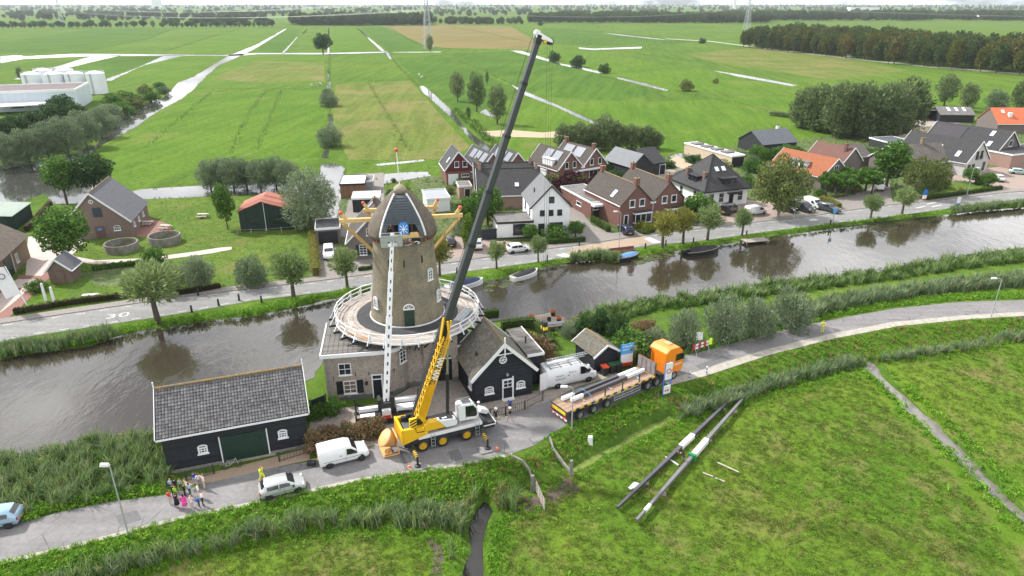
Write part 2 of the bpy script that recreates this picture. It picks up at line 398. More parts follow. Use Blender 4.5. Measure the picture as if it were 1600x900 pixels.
for nm,ls in [
    ('w',[(0,88),(28,86),(40,88),(115,84),(255,85),(350,86),(400,82.8),(510,82.6),(605,80.5),(607,82.5),(510,84.8),(402,84.6),(382,86.5),(355,87.5),(285,87),(150,87.5),(40,92),(0,98.5)]),
    ('w',[(143,87.5),(190,86.5),(88,110),(36,124),(20,124),(95,102)]),
    ('w',[(256,86.5),(288,86.8),(225,102),(190,118),(175,126),(158,126.5),(215,105.5),(254,88)]),
    ('w',[(400,70),(446,44.5),(448,45.4),(404,73),(382,85),(342,102),(317,125),(301,141),(275,160),(250,172),(218,195),(160,226),(148,234),(140,246),(200,301),(225,295),(320,290),(400,285),(470,283),(500,275),(502,257),(525,255),(539,262),(532,285),(530,320),(524,352),(514,352),(498,312),(440,302),(400,304),(340,306),(275,309),(210,312),(140,318),(84,318),(70,302),(30,318),(-60,330),(-60,262),(0,258),(100,245),(152,226),(172,190),(217,165),(256,152),(278,129),(302,120),(355,87.5)]),
    ('w',[(440,83),(466,55),(467.5,55.2),(444,83.5)]),('w',[(472,53),(479.5,45),(480.5,45.4),(474,53.5)]),
    ('w',[(513,44),(514.3,44),(515,83),(510.8,83)]),('w',[(511.5,110),(514.5,110),(515,124),(511.5,124)]),('w',[(512,128),(517,128),(516.5,142),(511.5,142)]),
    ('w',[(513.5,178),(518,178),(519,205),(513,205)]),('w',[(507,233),(512,233),(511,247),(503,247)]),
    ('w',[(557.5,44),(559,44),(602,79.5),(596.5,80.6)]),('w',[(612,81.4),(690,80.6),(690,81.6),(614,82.3)]),('w',[(601,82),(607,82),(613,92),(609,93)]),
    ('w',[(655,135),(662,134),(682,150),(708,175),(723,197),(742,213),(764,228),(790,250),(780,254),(752,232),(731,214),(705,184),(680,161),(660,144)]),
    ('w',[(798,79),(815,79.5),(862,94),(875,99),(907,105),(941,112.5),(938,115),(905,108),(872,101),(850,94)]),
    ('w',[(963,120),(1012,131),(1047,141),(1040,142),(1005,133.5),(966,123)]),
    ('w',[(798,132),(825,145),(875,165),(906,179),(938,195),(928,195),(898,181),(868,167),(820,149)]),
    ('w',[(903,74),(930,75.8),(1003,73),(1003,75.5),(930,78),(905,76.3)]),('w',[(1112,109.5),(1160,117),(1246,133),(1240,135),(1155,120)]),
    ('w',[(585,256),(640,251.5),(662,249.5),(663,252),(635,255),(590,259)]),('w',[(575,290),(600,272),(640,269),(668,268),(672,275),(640,279),(605,287)]),
    ('w',[(1047,245),(1060,239),(1110,240),(1140,238),(1172,237),(1176,242),(1120,245),(1080,249),(1055,252)]),
    ('w',[(939,51),(990,56),(1040,61.5),(1038,62.5),(985,57.5)]),
    ('w',[(750,176),(757,170),(775,180),(770,184)])]:
    WATERS.append((nm,px(ls,ZF),ZF,0))
def dpx(ls): return [tuple(G(a,b,ZD)[:2]) for a,b in ls]
WATERS += [('p',dpx([(752,786),(768,788),(772,800),(762,822),(757,850),(756,905),(722,905),(733,862),(735,828),(742,806)]),ZD,.9),
           ('d',dpx([(1354,563),(1364,566),(1378,588),(1400,607),(1430,634),(1465,664),(1500,700),(1540,745),(1600,800),(1680,860),(1668,872),(1584,804),(1530,754),(1492,716),(1455,676),(1420,645),(1390,612),(1366,590),(1352,577)]),ZD,.7),
           ('weed',dpx([(890,731),(930,711),(965,692),(1000,673),(1030,658),(1048,650),(1052,656),(1000,682),(960,704),(925,725),(896,740)]),ZD,.5),
           ('weed',dpx([(800,771),(822,762),(830,768),(806,778)]),ZD,.4)]
REGIONS = [  # (material, outline)
    (mt_deep,px([(45,122),(95,108),(180,89),(252,88.5),(212,104),(157,125)])),
    (mt_bright,px([(192,119),(230,102),(288,88.5),(352,88.5),(300,119),(278,127),(178,126.5)])),
    (mt_deep,px([(0,83),(0,66),(150,45),(268,45),(236,60),(118,82.5)])),
    (mt_bright,px([(258,81),(330,58),(378,44.5),(440,44.5),(398,69),(384,80)])),
    (mt_deep,px([(406,73),(449,45.5),(470,46),(464,55),(438,82),(404,82)])),
    (mt_bright,px([(517,82),(516,44.5),(556,44.5),(595,80),(560,82)])),
    (mt_deep,px([(606,79),(563,44.5),(598,41.5),(660,70),(662,80)])),
    (mt_deep,px([(848,70),(1000,72),(1130,63),(1035,59.5),(940,49),(848,43)])),
    (mt_bright,px([(820,79),(900,78),(1110,109),(1238,136),(1046,140),(1012,130),(942,112)])),
    (mt_deep,px([(700,84),(795,80),(848,94),(938,117),(962,124),(1038,143),(960,160),(905,176),(825,143)])),
    (mt_deep,px([(618,92),(690,84),(815,143),(760,170),(712,173),(660,132)])),
    (mt_bright,px([(418,142),(505,142),(505,170),(510,205),(503,238),(372,240),(392,176)])),
    (mt_brown,px([(600,41),(690,38),(800,42),(846,70),(840,77),(700,75),(662,70)])),
    (mt_bright,px([(190,225),(300,145),(508,140),(507,245),(330,255),(190,298),(140,246)])),
    (mt_bright,px([(415,92),(506,86),(508,128),(300,137),(345,104)])),
    (mt_dry,px([(524,132),(640,126),(735,230),(700,248),(545,250),(520,200)])),
    (mt_dry,px([(1180,75),(1300,88),(1420,110),(1300,125),(1120,98),(1070,84)])),
    (mt_dry,px([(330,122),(400,95),(506,98),(507,126),(400,130)])),
    (mt_bright,px([(760,250),(900,255),(1300,215),(1600,150),(1600,140),(1250,150),(1000,160),(830,150)])),
    (mt_lawn,px([(0,500),(110,470),(100,440),(60,380),(45,330),(130,312),(330,304),(480,300),(485,440),(300,462),(120,478)])),
    (mt_garden,px([(128,428),(170,412),(235,405),(255,440),(150,448)])),
    (mt_garden,px([(480,300),(560,270),(700,275),(1060,240),(1360,205),(1600,180),(1800,170),(1800,300),(1600,308),(1200,360),(800,414),(482,440)])),
    (mt_lawn,px([(1160,244),(1195,240),(1200,258),(1170,262)])),(mt_lawn,px([(1262,228),(1338,222),(1345,235),(1270,242)])),
    (mt_lawn,px([(590,285),(640,282),(650,292),(600,297)])),
    (mt_lawn,px([(1440,292),(1530,283),(1562,292),(1500,300),(1444,306)])),
    (mt_sand,px([(1408,215),(1440,196),(1490,200),(1500,212),(1450,225)])),
    (mt_sand,px([(750,205),(800,203),(848,207),(900,202),(926,200),(905,215),(845,215),(765,213)])),
    (mt_lawn,px([(784,502),(826,498),(845,535),(905,545),(925,500),(965,490),(1045,492),(1040,540),(960,560),(850,560),(785,530)])),
    (mt_gravel,px([(484,660),(505,640),(600,630),(650,600),(720,560),(760,620),(840,610),(850,560),(905,570),(960,560),(966,585),(900,605),(850,630),(770,656),(680,677),(597,694),(575,698),(484,706)])),
    (mt_near,[tuple(p) for p in pt_([(-60,905),(0,900),(130,880),(250,868),(420,842),(560,832),(650,828),(690,838),(705,870),(700,905),(690,1010),(-60,1010)])]),
    (mt_near,[tuple(p) for p in pt_([(778,905),(778,850),(792,806),(850,800),(900,742),(1000,695),(1060,662),(1130,636),(1230,608),(1340,579),(1368,600),(1440,662),(1520,745),(1580,812),(1700,905),(1800,1010),(778,1010)])]),
    (mt_near,[tuple(p) for p in pt_([(1380,563),(1440,556),(1530,540),(1620,530),(1900,520),(1900,820),(1700,850),(1600,790),(1500,690),(1400,600)])]),
    (mt_mud,[tuple(p) for p in pt_([(800,792),(830,775),(852,778),(850,795),(812,805)])]),
    (mt_mud,[tuple(p) for p in pt_([(852,765),(880,745),(900,752),(905,768),(872,786),(856,782)])]),
    (mt_mud,[tuple(p) for p in pt_([(660,832),(680,836),(695,860),(690,905),(672,905),(678,866)])]),
]
def inside(poly,x,y):
    P = np.array(poly); r = np.zeros(len(x),bool); n = len(P); j = n - 1
    for i in range(n):
        xi,yi = P[i]; xj,yj = P[j]
        c = ((yi > y) != (yj > y))
        with np.errstate(divide='ignore',invalid='ignore'):
            r ^= c & (x < (xj - xi) * (y - yi) / (yj - yi + 1e-12) + xi)
        j = i
    return r
def polydist(poly,x,y):
    P = np.array(poly); d = np.full(len(x),1e9)
    for i in range(len(P)):
        a = P[i-1]; b = P[i]; ab = b - a; L = max(1e-9,(ab**2).sum())
        t = np.clip(((x-a[0])*ab[0] + (y-a[1])*ab[1]) / L,0,1)
        d = np.minimum(d,np.hypot(x-a[0]-t*ab[0],y-a[1]-t*ab[1]))
    return d
def dens(poly,step):
    out = []
    for i in range(len(poly)):
        a = Vector(poly[i]); b = Vector(poly[(i+1) % len(poly)]); n = max(1,int((b-a).length / step))
        out += [tuple(a.lerp(b,k/n)) for k in range(n)]
    return out
rough_r = random.Random(3)
def build_ground():
    vs = []; es = []; nz_ = []
    def poly(p):
        o = len(vs); vs.extend(p); n = len(p); es.extend([(o+i,o+(i+1) % n) for i in range(n)])
    poly([(-9000,-60),(9000,-60),(9000,12000),(-9000,12000)])
    for i,(nm,p,z,bank) in enumerate(WATERS):
        q = p
        if bank:
            q = dens(p,1.2)
            q = [(a + rough_r.uniform(-.22,.22),b + rough_r.uniform(-.22,.22)) for a,b in q]
        else:
            q = dens(p,14); amp = .35
            q = [(a + rough_r.uniform(-amp,amp),b + rough_r.uniform(-amp,amp)) for a,b in q]
        WATERS[i] = (nm,q,z,bank); poly(q)
    for m,p in REGIONS: poly(p)
    gx,gy = np.meshgrid(np.arange(-62,92,1.25),np.arange(30,80,1.25))
    gx2,gy2 = np.meshgrid(np.arange(-130,200,5.0),np.arange(80,230,5.0))
    gx3,gy3 = np.meshgrid(np.arange(-900,1300,60.0),np.arange(240,1500,60.0))
    X = np.concatenate([gx.ravel(),gx2.ravel(),gx3.ravel()]); Y = np.concatenate([gy.ravel(),gy2.ravel(),gy3.ravel()])
    X = X + nrg.uniform(-.3,.3,len(X)); Y = Y + nrg.uniform(-.3,.3,len(Y))
    keep = np.ones(len(X),bool)
    for nm,p,z,bank in WATERS: keep &= polydist(p,X,Y) > (.9 if bank else .6)
    vs.extend(zip(X[keep].tolist(),Y[keep].tolist()))
    for nm,p,z,bank in WATERS:      # a ring of points where the bank reaches the level of the land
        if not bank: continue
        q = np.array(p); nx = np.roll(q,-1,0) - np.roll(q,1,0); nrm = np.stack([nx[:,1],-nx[:,0]],1); nrm /= np.maximum(1e-6,np.linalg.norm(nrm,axis=1,keepdims=True))
        for s in (1,-1):
            c = q + nrm * bank * s
            ok = ~inside(p,c[:,0],c[:,1]) & (polydist(p,c[:,0],c[:,1]) > bank * .7)
            vs.extend(map(tuple,c[ok]))
    ov,oe,of,*_ = delaunay_2d_cdt([Vector(v) for v in vs],es,[],0,1e-4,False)
    x = np.array([v.x for v in ov]); y = np.array([v.y for v in ov]); z = hgt_np(x,y)
    for nm,p,zw,bank in WATERS:
        b = np.array(p); m = (x > b[:,0].min()-1) & (x < b[:,0].max()+1) & (y > b[:,1].min()-1) & (y < b[:,1].max()+1)
        idx = np.where(m)[0]
        d = polydist(p,x[idx],y[idx]); ins = inside(p,x[idx],y[idx]); on = d < .03
        z[idx[on]] = np.minimum(z[idx[on]],zw - .04)
        dp = idx[ins & ~on]; z[dp] = zw - .4
    me = bpy.data.meshes.new('ground')
    me.from_pydata([(a,b,c) for a,b,c in zip(x,y,z)],[],[tuple(f) for f in of])
    cx = np.array([sum(x[i] for i in f)/len(f) for f in of]); cy = np.array([sum(y[i] for i in f)/len(f) for f in of])
    mats = [mt_far,mt_bank]; mi = np.zeros(len(of),np.int32)
    mi[(cy < 84)] = 1
    for m,p in REGIONS:
        if m not in mats: mats.append(m)
        mi[inside(p,cx,cy)] = mats.index(m)
    for m in mats: me.materials.append(m)
    me.polygons.foreach_set('material_index',mi); me.polygons.foreach_set('use_smooth',np.ones(len(of),bool)); me.update()
    o = bpy.data.objects.new('ground',me); COL.objects.link(o); o['kind'] = 'structure'
    return o
ground_o = build_ground()

def water_mat(name,col,rip,rs,spec=.5,rough=.03,weed=None):
    s = NT(name); v = s.pos()
    mp = s.n('ShaderNodeMapping'); mp.inputs['Rotation'].default_value = (0,0,R(-28)); mp.inputs['Scale'].default_value = (1,.42,1); s.l(v,mp.inputs[0])
    a = s.noise(mp.outputs[0],rs,3,.5,.6); b = s.noise(v,rs * 3.2,2,.5)
    calm = s.ramp(s.noise(v,.05,3),.36,.6,(.12,.12,.12,1),(1,1,1,1))
    h = s.math('ADD',a,s.math('MULTIPLY',b,.22)); h = s.math('MULTIPLY',h,calm)
    s.set(col,rough,0,spec); s.b.inputs['IOR'].default_value = 1.6
    s.bump(h,rip,.10)
    if weed:
        c = s.mix(s.ramp(s.noise(v,*weed[1:3],6,.75) if False else s.noise(v,weed[1],6,.75),weed[2],weed[3]),col,weed[0])
        s.l(c,s.b.inputs['Base Color'])
    return s.m
wm_canal = water_mat('canal_water',(.038,.031,.022),.34,1.05,1.0)
wm_far = water_mat('ditch_water',(.05,.05,.045),.03,.5,1.0,.04)
wm_near = water_mat('pond_water',(.155,.14,.128),.08,2.0,.6,.12)
wm_pond = water_mat('pond_dark_water',(.016,.015,.012),.10,.9,.3)
wm_weed = plain('duckweed',(.125,.175,.03),.8,.3,3,col2=(.075,.10,.02),c2scale=1.5,c2=(.5,.7),bump=.4,bscale=20,space='pos')
for nm,p,z,bank in WATERS:
    me = bpy.data.meshes.new('water'); tri = tessellate_polygon([[Vector((a,b,0)) for a,b in p]])
    me.from_pydata([(a,b,z) for a,b in p],[],[tuple(t) for t in tri])
    me.materials.append({'canal': wm_canal,'w': wm_far,'d': wm_near,'p': wm_pond,'weed': wm_weed}[nm]); me.update()
    if sum(f.normal.z for f in me.polygons) < 0: me.flip_normals()
    name = {'canal': 'canal_water','w': 'ditch_water','d': 'ditch_water','p': 'ditch_water','weed': 'duckweed'}[nm]
    o = bpy.data.objects.new(name,me); COL.objects.link(o); o['kind'] = 'stuff' if nm == 'weed' else 'structure'
    if nm == 'weed': o['label'] = 'bright green duckweed covering the ditch water'

SHEETS = []
def sheet(name,pts,z0,z1,mat,kind='structure'):
    """a slab of paving: flat top with real edges"""
    tri = tessellate_polygon([[Vector((a,b,0)) for a,b in pts]]); n = len(pts); SHEETS.append(pts)
    v = [(a,b,z1) for a,b in pts] + [(a,b,z0) for a,b in pts]
    f = []
    for t in tri:
        a,b,c = (Vector(pts[i]) for i in t)
        f.append(tuple(t) if (b-a).cross(c-a) > 0 else tuple(t)[::-1])
    ar = sum(pts[i][0]*pts[(i+1) % n][1]-pts[(i+1) % n][0]*pts[i][1] for i in range(n))
    f += [((i,n+i,n+(i+1) % n,(i+1) % n) if ar > 0 else (i,(i+1) % n,n+(i+1) % n,n+i)) for i in range(n)]
    me = bpy.data.meshes.new(name); me.from_pydata(v,[],f); me.materials.append(mat); metre_uv(me); me.update()
    o = bpy.data.objects.new(name,me); COL.objects.link(o)
    if kind: o['kind'] = kind
    return o
def asphalt(name,c,c2):
    s = NT(name); v = s.pos()
    k = s.mix(s.ramp(s.noise(v,.22,5,.65),.35,.65),c,c2)
    k = s.mix(.6,k,s.ramp(s.noise(v,2.2,5,.7),.3,.7,(.72,.72,.72,1),(1.2,1.2,1.2,1)),'MULTIPLY')
    mp = s.n('ShaderNodeMapping'); mp.inputs['Rotation'].default_value = (0,0,R(-18)); mp.inputs['Scale'].default_value = (.06,1,1); s.l(v,mp.inputs[0])
    k = s.mix(.5,k,s.ramp(s.noise(mp.outputs[0],.9,3),.35,.65,(.78,.78,.78,1),(1.14,1.14,1.14,1)),'MULTIPLY')
    vo = s.n('ShaderNodeTexVoronoi',feature='DISTANCE_TO_EDGE'); vo.inputs['Scale'].default_value = .33; s.l(v,vo.inputs['Vector'])
    crack = s.math('MULTIPLY',s.ramp(vo.outputs[0],.004,.014,(1,1,1,1),(0,0,0,1)),s.ramp(s.noise(v,.12,3),.52,.6))
    k = s.mix(crack,k,(.07,.065,.06))
    s.set(k,.9,0,.25); s.bump(s.noise(v,40,3),.3,.01); return s.m
mt_asph = asphalt('asphalt',(.172,.166,.166),(.215,.208,.208))
mt_asph2 = asphalt('asphalt_far_road',(.19,.19,.185),(.23,.23,.225))
mt_verge = plain('concrete_verge',(.33,.31,.27),.9,.2,1.5,col2=(.2,.2,.1),c2scale=1.4,c2=(.55,.7),bump=.3,space='pos')
mt_paver = bricks('grey_pavers',(.26,.235,.215),(.21,.19,.18),(.14,.13,.11),.21,.105,.008,samt=(.6,.8),stain=(.2,.19,.15),bump=.2)
mt_paver2 = bricks('pink_pavers',(.33,.25,.215),(.29,.225,.2),(.2,.17,.14),.21,.105,.008,samt=(.62,.85),stain=(.25,.21,.17),bump=.2)
mt_redpav = bricks('red_pavers',(.25,.115,.09),(.21,.10,.085),(.16,.11,.09),.21,.105,.008,samt=(.62,.85),stain=(.2,.13,.1),bump=.2)
mt_palepav = bricks('pale_pavers',(.52,.42,.38),(.48,.4,.36),(.36,.3,.27),.3,.3,.01,samt=(.62,.85),stain=(.4,.35,.3),bump=.2)
mt_tan = bricks('tan_pavers',(.36,.27,.19),(.33,.25,.18),(.25,.2,.15),.21,.105,.008,samt=(.62,.85),stain=(.28,.23,.17),bump=.2)
mt_white = plain('road_paint',(.6,.6,.58),.8,.2,2,col2=(.25,.24,.23),c2scale=4,c2=(.45,.62),space='pos')
def xy(l): return [tuple(G(*p)[:2]) for p in l]
near_road = [(p.x,p.y) for p in _rl] + [(p.x,p.y) for p in _ru[::-1]]
sheet('road',near_road,-.25,.03,mt_asph)
# pale concrete strip along the low side of the bend
lo = [(p.x,p.y) for p in _rl]
def offset_strip(line,d0,d1):
    L = [Vector(p) for p in line]; a = []; b = []
    for i,p in enumerate(L):
        t = (L[min(i+1,len(L)-1)] - L[max(i-1,0)]).normalized(); n = Vector((-t.y,t.x)); a.append(tuple(p + n*d0)); b.append(tuple(p + n*d1))
    return a + b[::-1]
sheet('road_edging',offset_strip(lo[17:],-.55,.65),-.3,.05,mt_verge)
sheet('road_edging',offset_strip(lo[:12],-.3,.12),-.3,.045,mt_verge)
sheet('pavement_edging',offset_strip(xy([(484,722),(520,712),(575,700)]),-.1,.2),-.1,.1,mt_verge)
FR_LOW = [(-120,560),(0,535),(50,525),(150,510),(238,497),(300,487),(400,469),(512,456),(600,443),(687,430),(800,415),(900,401),(1025,382),(1075,379),(1200,362),(1300,350),(1375,341),(1475,327),(1512,321),(1600,311),(1750,298)]
FR_UP = [(-120,528),(0,506),(100,491),(208,475),(275,465),(400,450),(482,441),(560,431),(700,411),(800,396),(857,389),(912,382),(1012,367),(1125,354),(1200,345),(1237,342),(1312,331),(1375,322),(1450,315),(1562,302),(1600,299),(1750,284)]
sheet('road',xy(FR_LOW) + xy(FR_UP)[::-1],-.2,.03,mt_asph2)
sheet('pavement',offset_strip(xy(FR_UP),-.1,1.6),-.2,.12,mt_paver)
sheet('road_plateau',xy([(878,399),(1020,380),(1010,369),(905,385)]),0,.045,mt_tan)
for q in ([(621,704),(627,703),(641,734),(634,736)],[(700,706),(716,702),(724,718),(706,723)],[(1085,572),(1130,556),(1142,561),(1096,578)],[(180,806),(214,798),(222,812),(188,822)]): sheet('road_patch',xy(q),0,.036,plain('fresh_asphalt',(.12,.118,.12),.9,.15,3,space='pos'))
# markings
def dash_line(line,off,ln,gap,wd,mat=mt_white,z=.042):
    L = [Vector(p) for p in line]; L2 = []
    for i,p in enumerate(L):
        t = (L[min(i+1,len(L)-1)] - L[max(i-1,0)]).normalized(); L2.append(p + Vector((-t.y,t.x))*off)
    seg = [(L2[i+1]-L2[i]).length for i in range(len(L2)-1)]; tot = sum(seg); s = 0; m = MB()
    def at(d):
        for i,g in enumerate(seg):
            if d <= g: return L2[i].lerp(L2[i+1],d/g),(L2[i+1]-L2[i]).normalized()
            d -= g
        return L2[-1],(L2[-1]-L2[-2]).normalized()
    while s + ln < tot:
        a,t = at(s); b,_ = at(s+ln); n = Vector((-t.y,t.x))*wd/2
        m.add([(a.x-n.x,a.y-n.y,z),(b.x-n.x,b.y-n.y,z),(b.x+n.x,b.y+n.y,z),(a.x+n.x,a.y+n.y,z)],[(0,1,2,3)]); s += ln+gap
    return m
struct(dash_line(xy(FR_LOW),.55,1.1,1.6,.14).build('lane_marking',mt_white))
struct(dash_line(xy(FR_UP),-.75,1.1,1.6,.14).build('lane_marking',mt_white))
mk = MB()
for a in ([(868,399),(882,396),(902,402),(890,404.5)],[(1005,373),(1016,371),(1034,379),(1022,381)],[(1262,343),(1272,341.5),(1280,344),(1268,346)]):
    q = [G(*p) for p in a]; mk.add([(p.x,p.y,.052) for p in q],[(0,1,2,3)])
for a in ([(1447,319),(1462,316),(1464,317),(1449,320)],[(1455,323),(1470,320),(1472,321),(1457,324)],[(1430,325),(1445,322),(1447,323),(1432,326)]):
    q = [G(*p) for p in a]; mk.add([(p.x,p.y,.052) for p in q],[(0,1,2,3)])
struct(mk.build('road_marking',mt_white))
def flat_text(txt,loc,size,rotz,mat,name='road_marking',parent=None,rot=None,ext=.002,kind=None,cond=None):
    c = bpy.data.curves.new(name,'FONT'); c.body = txt; c.size = size; c.extrude = ext; c.align_x = 'CENTER'; c.align_y = 'CENTER'; c.resolution_u = 2
    o = bpy.data.objects.new(name,c)
    COL.objects.link(o); dg = bpy.context.evaluated_depsgraph_get(); me = bpy.data.meshes.new_from_object(o.evaluated_get(dg)); bpy.data.objects.remove(o); bpy.data.curves.remove(c)
    o = bpy.data.objects.new(name,me); me.materials.clear(); me.materials.append(mat); COL.objects.link(o)
    o.location = loc; o.rotation_euler = rot if rot is not None else (0,0,rotz)
    if parent: o.parent = parent
    if kind: o['kind'] = kind
    if cond: o.scale = (cond,1,1)
    return o
p = G(184,493.5); flat_text('30',(p.x,p.y,.05),2.0,R(20),mt_white,kind='structure',cond=1.5)
# driveways, yards and paths in the village
for nm,l,m,z in [
    ('yard',[(-40,510),(0,500),(12,488),(40,462),(62,440),(105,405),(135,378),(125,368),(44,370),(40,430),(0,450),(-40,470)],mt_palepav,.03),
    ('path',[(112,400),(150,407),(220,404),(262,399),(300,394),(345,387),(362,386),(362,390),(330,396),(262,405),(220,411),(150,413),(108,408)],mt_palepav,.035),
    ('red_strip',[(-40,512),(-10,497),(20,474),(52,446),(92,402),(102,398),(112,402),(70,442),(35,478),(10,500),(-20,512)],mt_redpav,.04),
    ('red_strip',[(30,430),(75,432),(70,437),(26,436)],mt_redpav,.042),('red_strip',[(-20,455),(35,450),(30,455),(-20,460)],mt_redpav,.042),
    ('terrace',[(205,366),(212,345),(235,341),(262,350),(270,360),(245,366),(222,371)],mt_redpav,.03),
    ('driveway',[(488,442),(497,380),(522,378),(530,400),(590,402),(585,415),(610,428),(540,436)],mt_paver,.035),
    ('yard',[(530,370),(545,312),(552,290),(560,272),(600,270),(600,318),(570,330),(560,372)],mt_paver,.035),
    ('driveway',[(688,412),(690,372),(715,370),(760,375),(800,378),(860,388),(800,397)],mt_paver2,.035),
    ('driveway',[(870,386),(888,345),(872,292),(882,288),(908,330),(925,352),(955,364),(990,362),(1060,340),(1090,351),(1012,368),(930,380)],mt_paver,.035),
    ('driveway',[(1090,352),(1110,330),(1165,312),(1215,318),(1240,335),(1200,345)],mt_paver2,.035),
    ('driveway',[(1240,338),(1262,318),(1300,312),(1350,300),(1372,285),(1390,287),(1395,318),(1312,331)],mt_paver,.035),
    ('driveway',[(1420,270),(1450,262),(1520,266),(1600,255),(1640,262),(1640,296),(1562,302),(1550,290),(1500,282),(1440,288)],mt_paver2,.035),
    ('path',[(1040,252),(1058,244),(1072,250),(1095,268),(1082,272),(1062,262)],mt_sand,.03),
    ('yard',[(985,290),(1012,272),(1060,262),(1085,268),(1040,285),(1000,298)],mt_gravel,.03),
    ('yard',[(1395,190),(1440,180),(1500,182),(1520,190),(1440,200),(1400,205)],mt_gravel,.03)]:
    sheet(nm,xy(l),-.1,z,m)
# country road along the wood, far off
sheet('road',xy([(1040,61),(1110,65),(1200,77),(1320,91),(1450,105),(1600,117),(1700,124),(1700,121.5),(1600,115),(1450,103),(1320,89.3),(1200,75.7),(1110,64),(1040,60.2)]),-.05,.06,mt_verge)
# ================================================================== windmill, its house and the black barns
m_white = plain('white_paint',(.72,.73,.74),.5,.06,3,col2=(.5,.48,.42),c2scale=3,c2=(.62,.8))
m_black = plain('black_tar',(.016,.018,.022),.6,.25,2,spec=.25)
m_dkgreen = plain('dark_green_paint',(.012,.035,.025),.45,.2,2)
m_metal = plain('grey_metal',(.32,.33,.34),.45,.12,4,metal=.5)
m_steel = plain('galvanised_steel',(.42,.44,.45),.5,.1,5,metal=.35)
m_dmetal = plain('dark_metal',(.05,.052,.055),.5,.2,4,metal=.3)
m_bitumen = plain('bitumen',(.04,.04,.044),.85,.25,1.5,col2=(.07,.065,.06),c2scale=.8)
m_zinc = plain('zinc',(.3,.32,.34),.5,.12,2,metal=.4)
m_timber = plain('new_timber',(.62,.42,.17),.6,.15,2.5)
m_pine = plain('orange_timber',(.52,.24,.09),.65,.15,2)
m_brass_lichen = plain('ridge_lichen',(.24,.15,.045),.9,.35,5,col2=(.14,.13,.11),c2scale=3,c2=(.45,.6))
m_glass = glass()
m_curtain = glass('window_glass_blind',(.14,.10,.08),.25)
m_tarb = boards('tarred_boards',(.014,.017,.024),.2,.65,.3)
m_towerb = None
def tower_mat():
    s = NT('mill_brick'); p = s.obj(); sx = s.n('ShaderNodeSeparateXYZ'); s.l(p,sx.inputs[0])
    an = s.math('ARCTAN2',sx.outputs[1],sx.outputs[0]); cb = s.n('ShaderNodeCombineXYZ'); s.l(s.math('MULTIPLY',an,4.0),cb.inputs[0]); s.l(sx.outputs[2],cb.inputs[1])
    b = s.n('ShaderNodeTexBrick'); b.inputs['Scale'].default_value = 1; b.inputs['Brick Width'].default_value = .26; b.inputs['Row Height'].default_value = .085; b.inputs['Mortar Size'].default_value = .012; b.inputs['Bias'].default_value = 0
    b.inputs['Color1'].default_value = (.27,.225,.14,1); b.inputs['Color2'].default_value = (.20,.172,.118,1); b.inputs['Mortar'].default_value = (.29,.265,.21,1)
    s.l(cb.outputs[0],b.inputs['Vector'])
    c = s.mix(s.ramp(s.noise(p,.35,6,.7,.5),.45,.7),b.outputs['Color'],(.145,.138,.127))
    st = s.n('ShaderNodeMapping'); st.inputs['Scale'].default_value = (1.2,1.2,.14); s.l(p,st.inputs[0])
    c = s.mix(.65,c,s.ramp(s.noise(st.outputs[0],1.3,5,.65),.3,.7,(.68,.68,.68,1),(1.25,1.25,1.2,1)),'MULTIPLY')
    rows = s.n('ShaderNodeMapping'); rows.inputs['Scale'].default_value = (.6,.6,5); s.l(p,rows.inputs[0])
    c = s.mix(.5,c,s.ramp(s.noise(rows.outputs[0],2.2,4,.7),.3,.7,(.68,.68,.68,1),(1.28,1.25,1.2,1)),'MULTIPLY')
    c = s.mix(.5,c,s.ramp(s.noise(p,7,4,.7),.3,.7,(.6,.6,.6,1),(1.3,1.3,1.3,1)),'MULTIPLY')
    s.set(c,.9,0,.2); s.bump(s.math('SUBTRACT',1.0,b.outputs['Fac']),.5,.02); return s.m
m_towerb = tower_mat()
def millhouse_mat():
    s = NT('speckled_brick'); v = s.uv(); p = s.obj()
    b = s.n('ShaderNodeTexBrick'); b.inputs['Scale'].default_value = 1; b.inputs['Brick Width'].default_value = .24; b.inputs['Row Height'].default_value = .075; b.inputs['Mortar Size'].default_value = .01; b.inputs['Bias'].default_value = -.55
    b.inputs['Color1'].default_value = (.37,.31,.26,1); b.inputs['Color2'].default_value = (.10,.085,.08,1); b.inputs['Mortar'].default_value = (.36,.33,.29,1); s.l(v,b.inputs['Vector'])
    c = s.mix(s.ramp(s.noise(p,5.5,2,.5),.62,.68),b.outputs['Color'],(.075,.065,.062))
    c = s.mix(s.ramp(s.noise(p,.6,5,.7),.5,.75),c,(.21,.2,.185))
    sx = s.n('ShaderNodeSeparateXYZ'); s.l(p,sx.inputs[0])
    c = s.mix(s.ramp(s.math('ADD',sx.outputs[2],s.noise(p,1.5,4)),.95,1.5,(1,1,1,1),(0,0,0,1)),c,(.13,.135,.14))
    s.set(c,.9,0,.2); s.bump(s.math('SUBTRACT',1.0,b.outputs['Fac']),.5,.02); return s.m
m_mhb = millhouse_mat()
m_thatch = plain('thatch',(.112,.092,.073),.95,.25,6,col2=(.15,.127,.10),c2scale=1.2,c2=(.45,.65),bump=1.0,bscale=26)
m_plank = plain('weathered_plank',(.35,.315,.285),.85,.2,3)
m_plank2 = plain('weathered_plank_pale',(.42,.37,.325),.85,.2,3)
m_plank3 = plain('weathered_plank_dark',(.29,.25,.22),.85,.25,3)
m_roofplank = boards('grey_roof_boards',(.15,.14,.13),.34,.9,.22,vert=False)
m_slate = [plain('grey_tile_a',(.108,.107,.112),.8,.25,4,col2=(.2,.19,.17),c2scale=2.2),plain('grey_tile_b',(.092,.092,.098),.8,.25,4,col2=(.17,.16,.14),c2scale=3),plain('grey_tile_c',(.135,.131,.130),.8,.25,4,col2=(.12,.115,.11),c2scale=2),plain('grey_tile_d',(.078,.078,.084),.8,.25,4)]
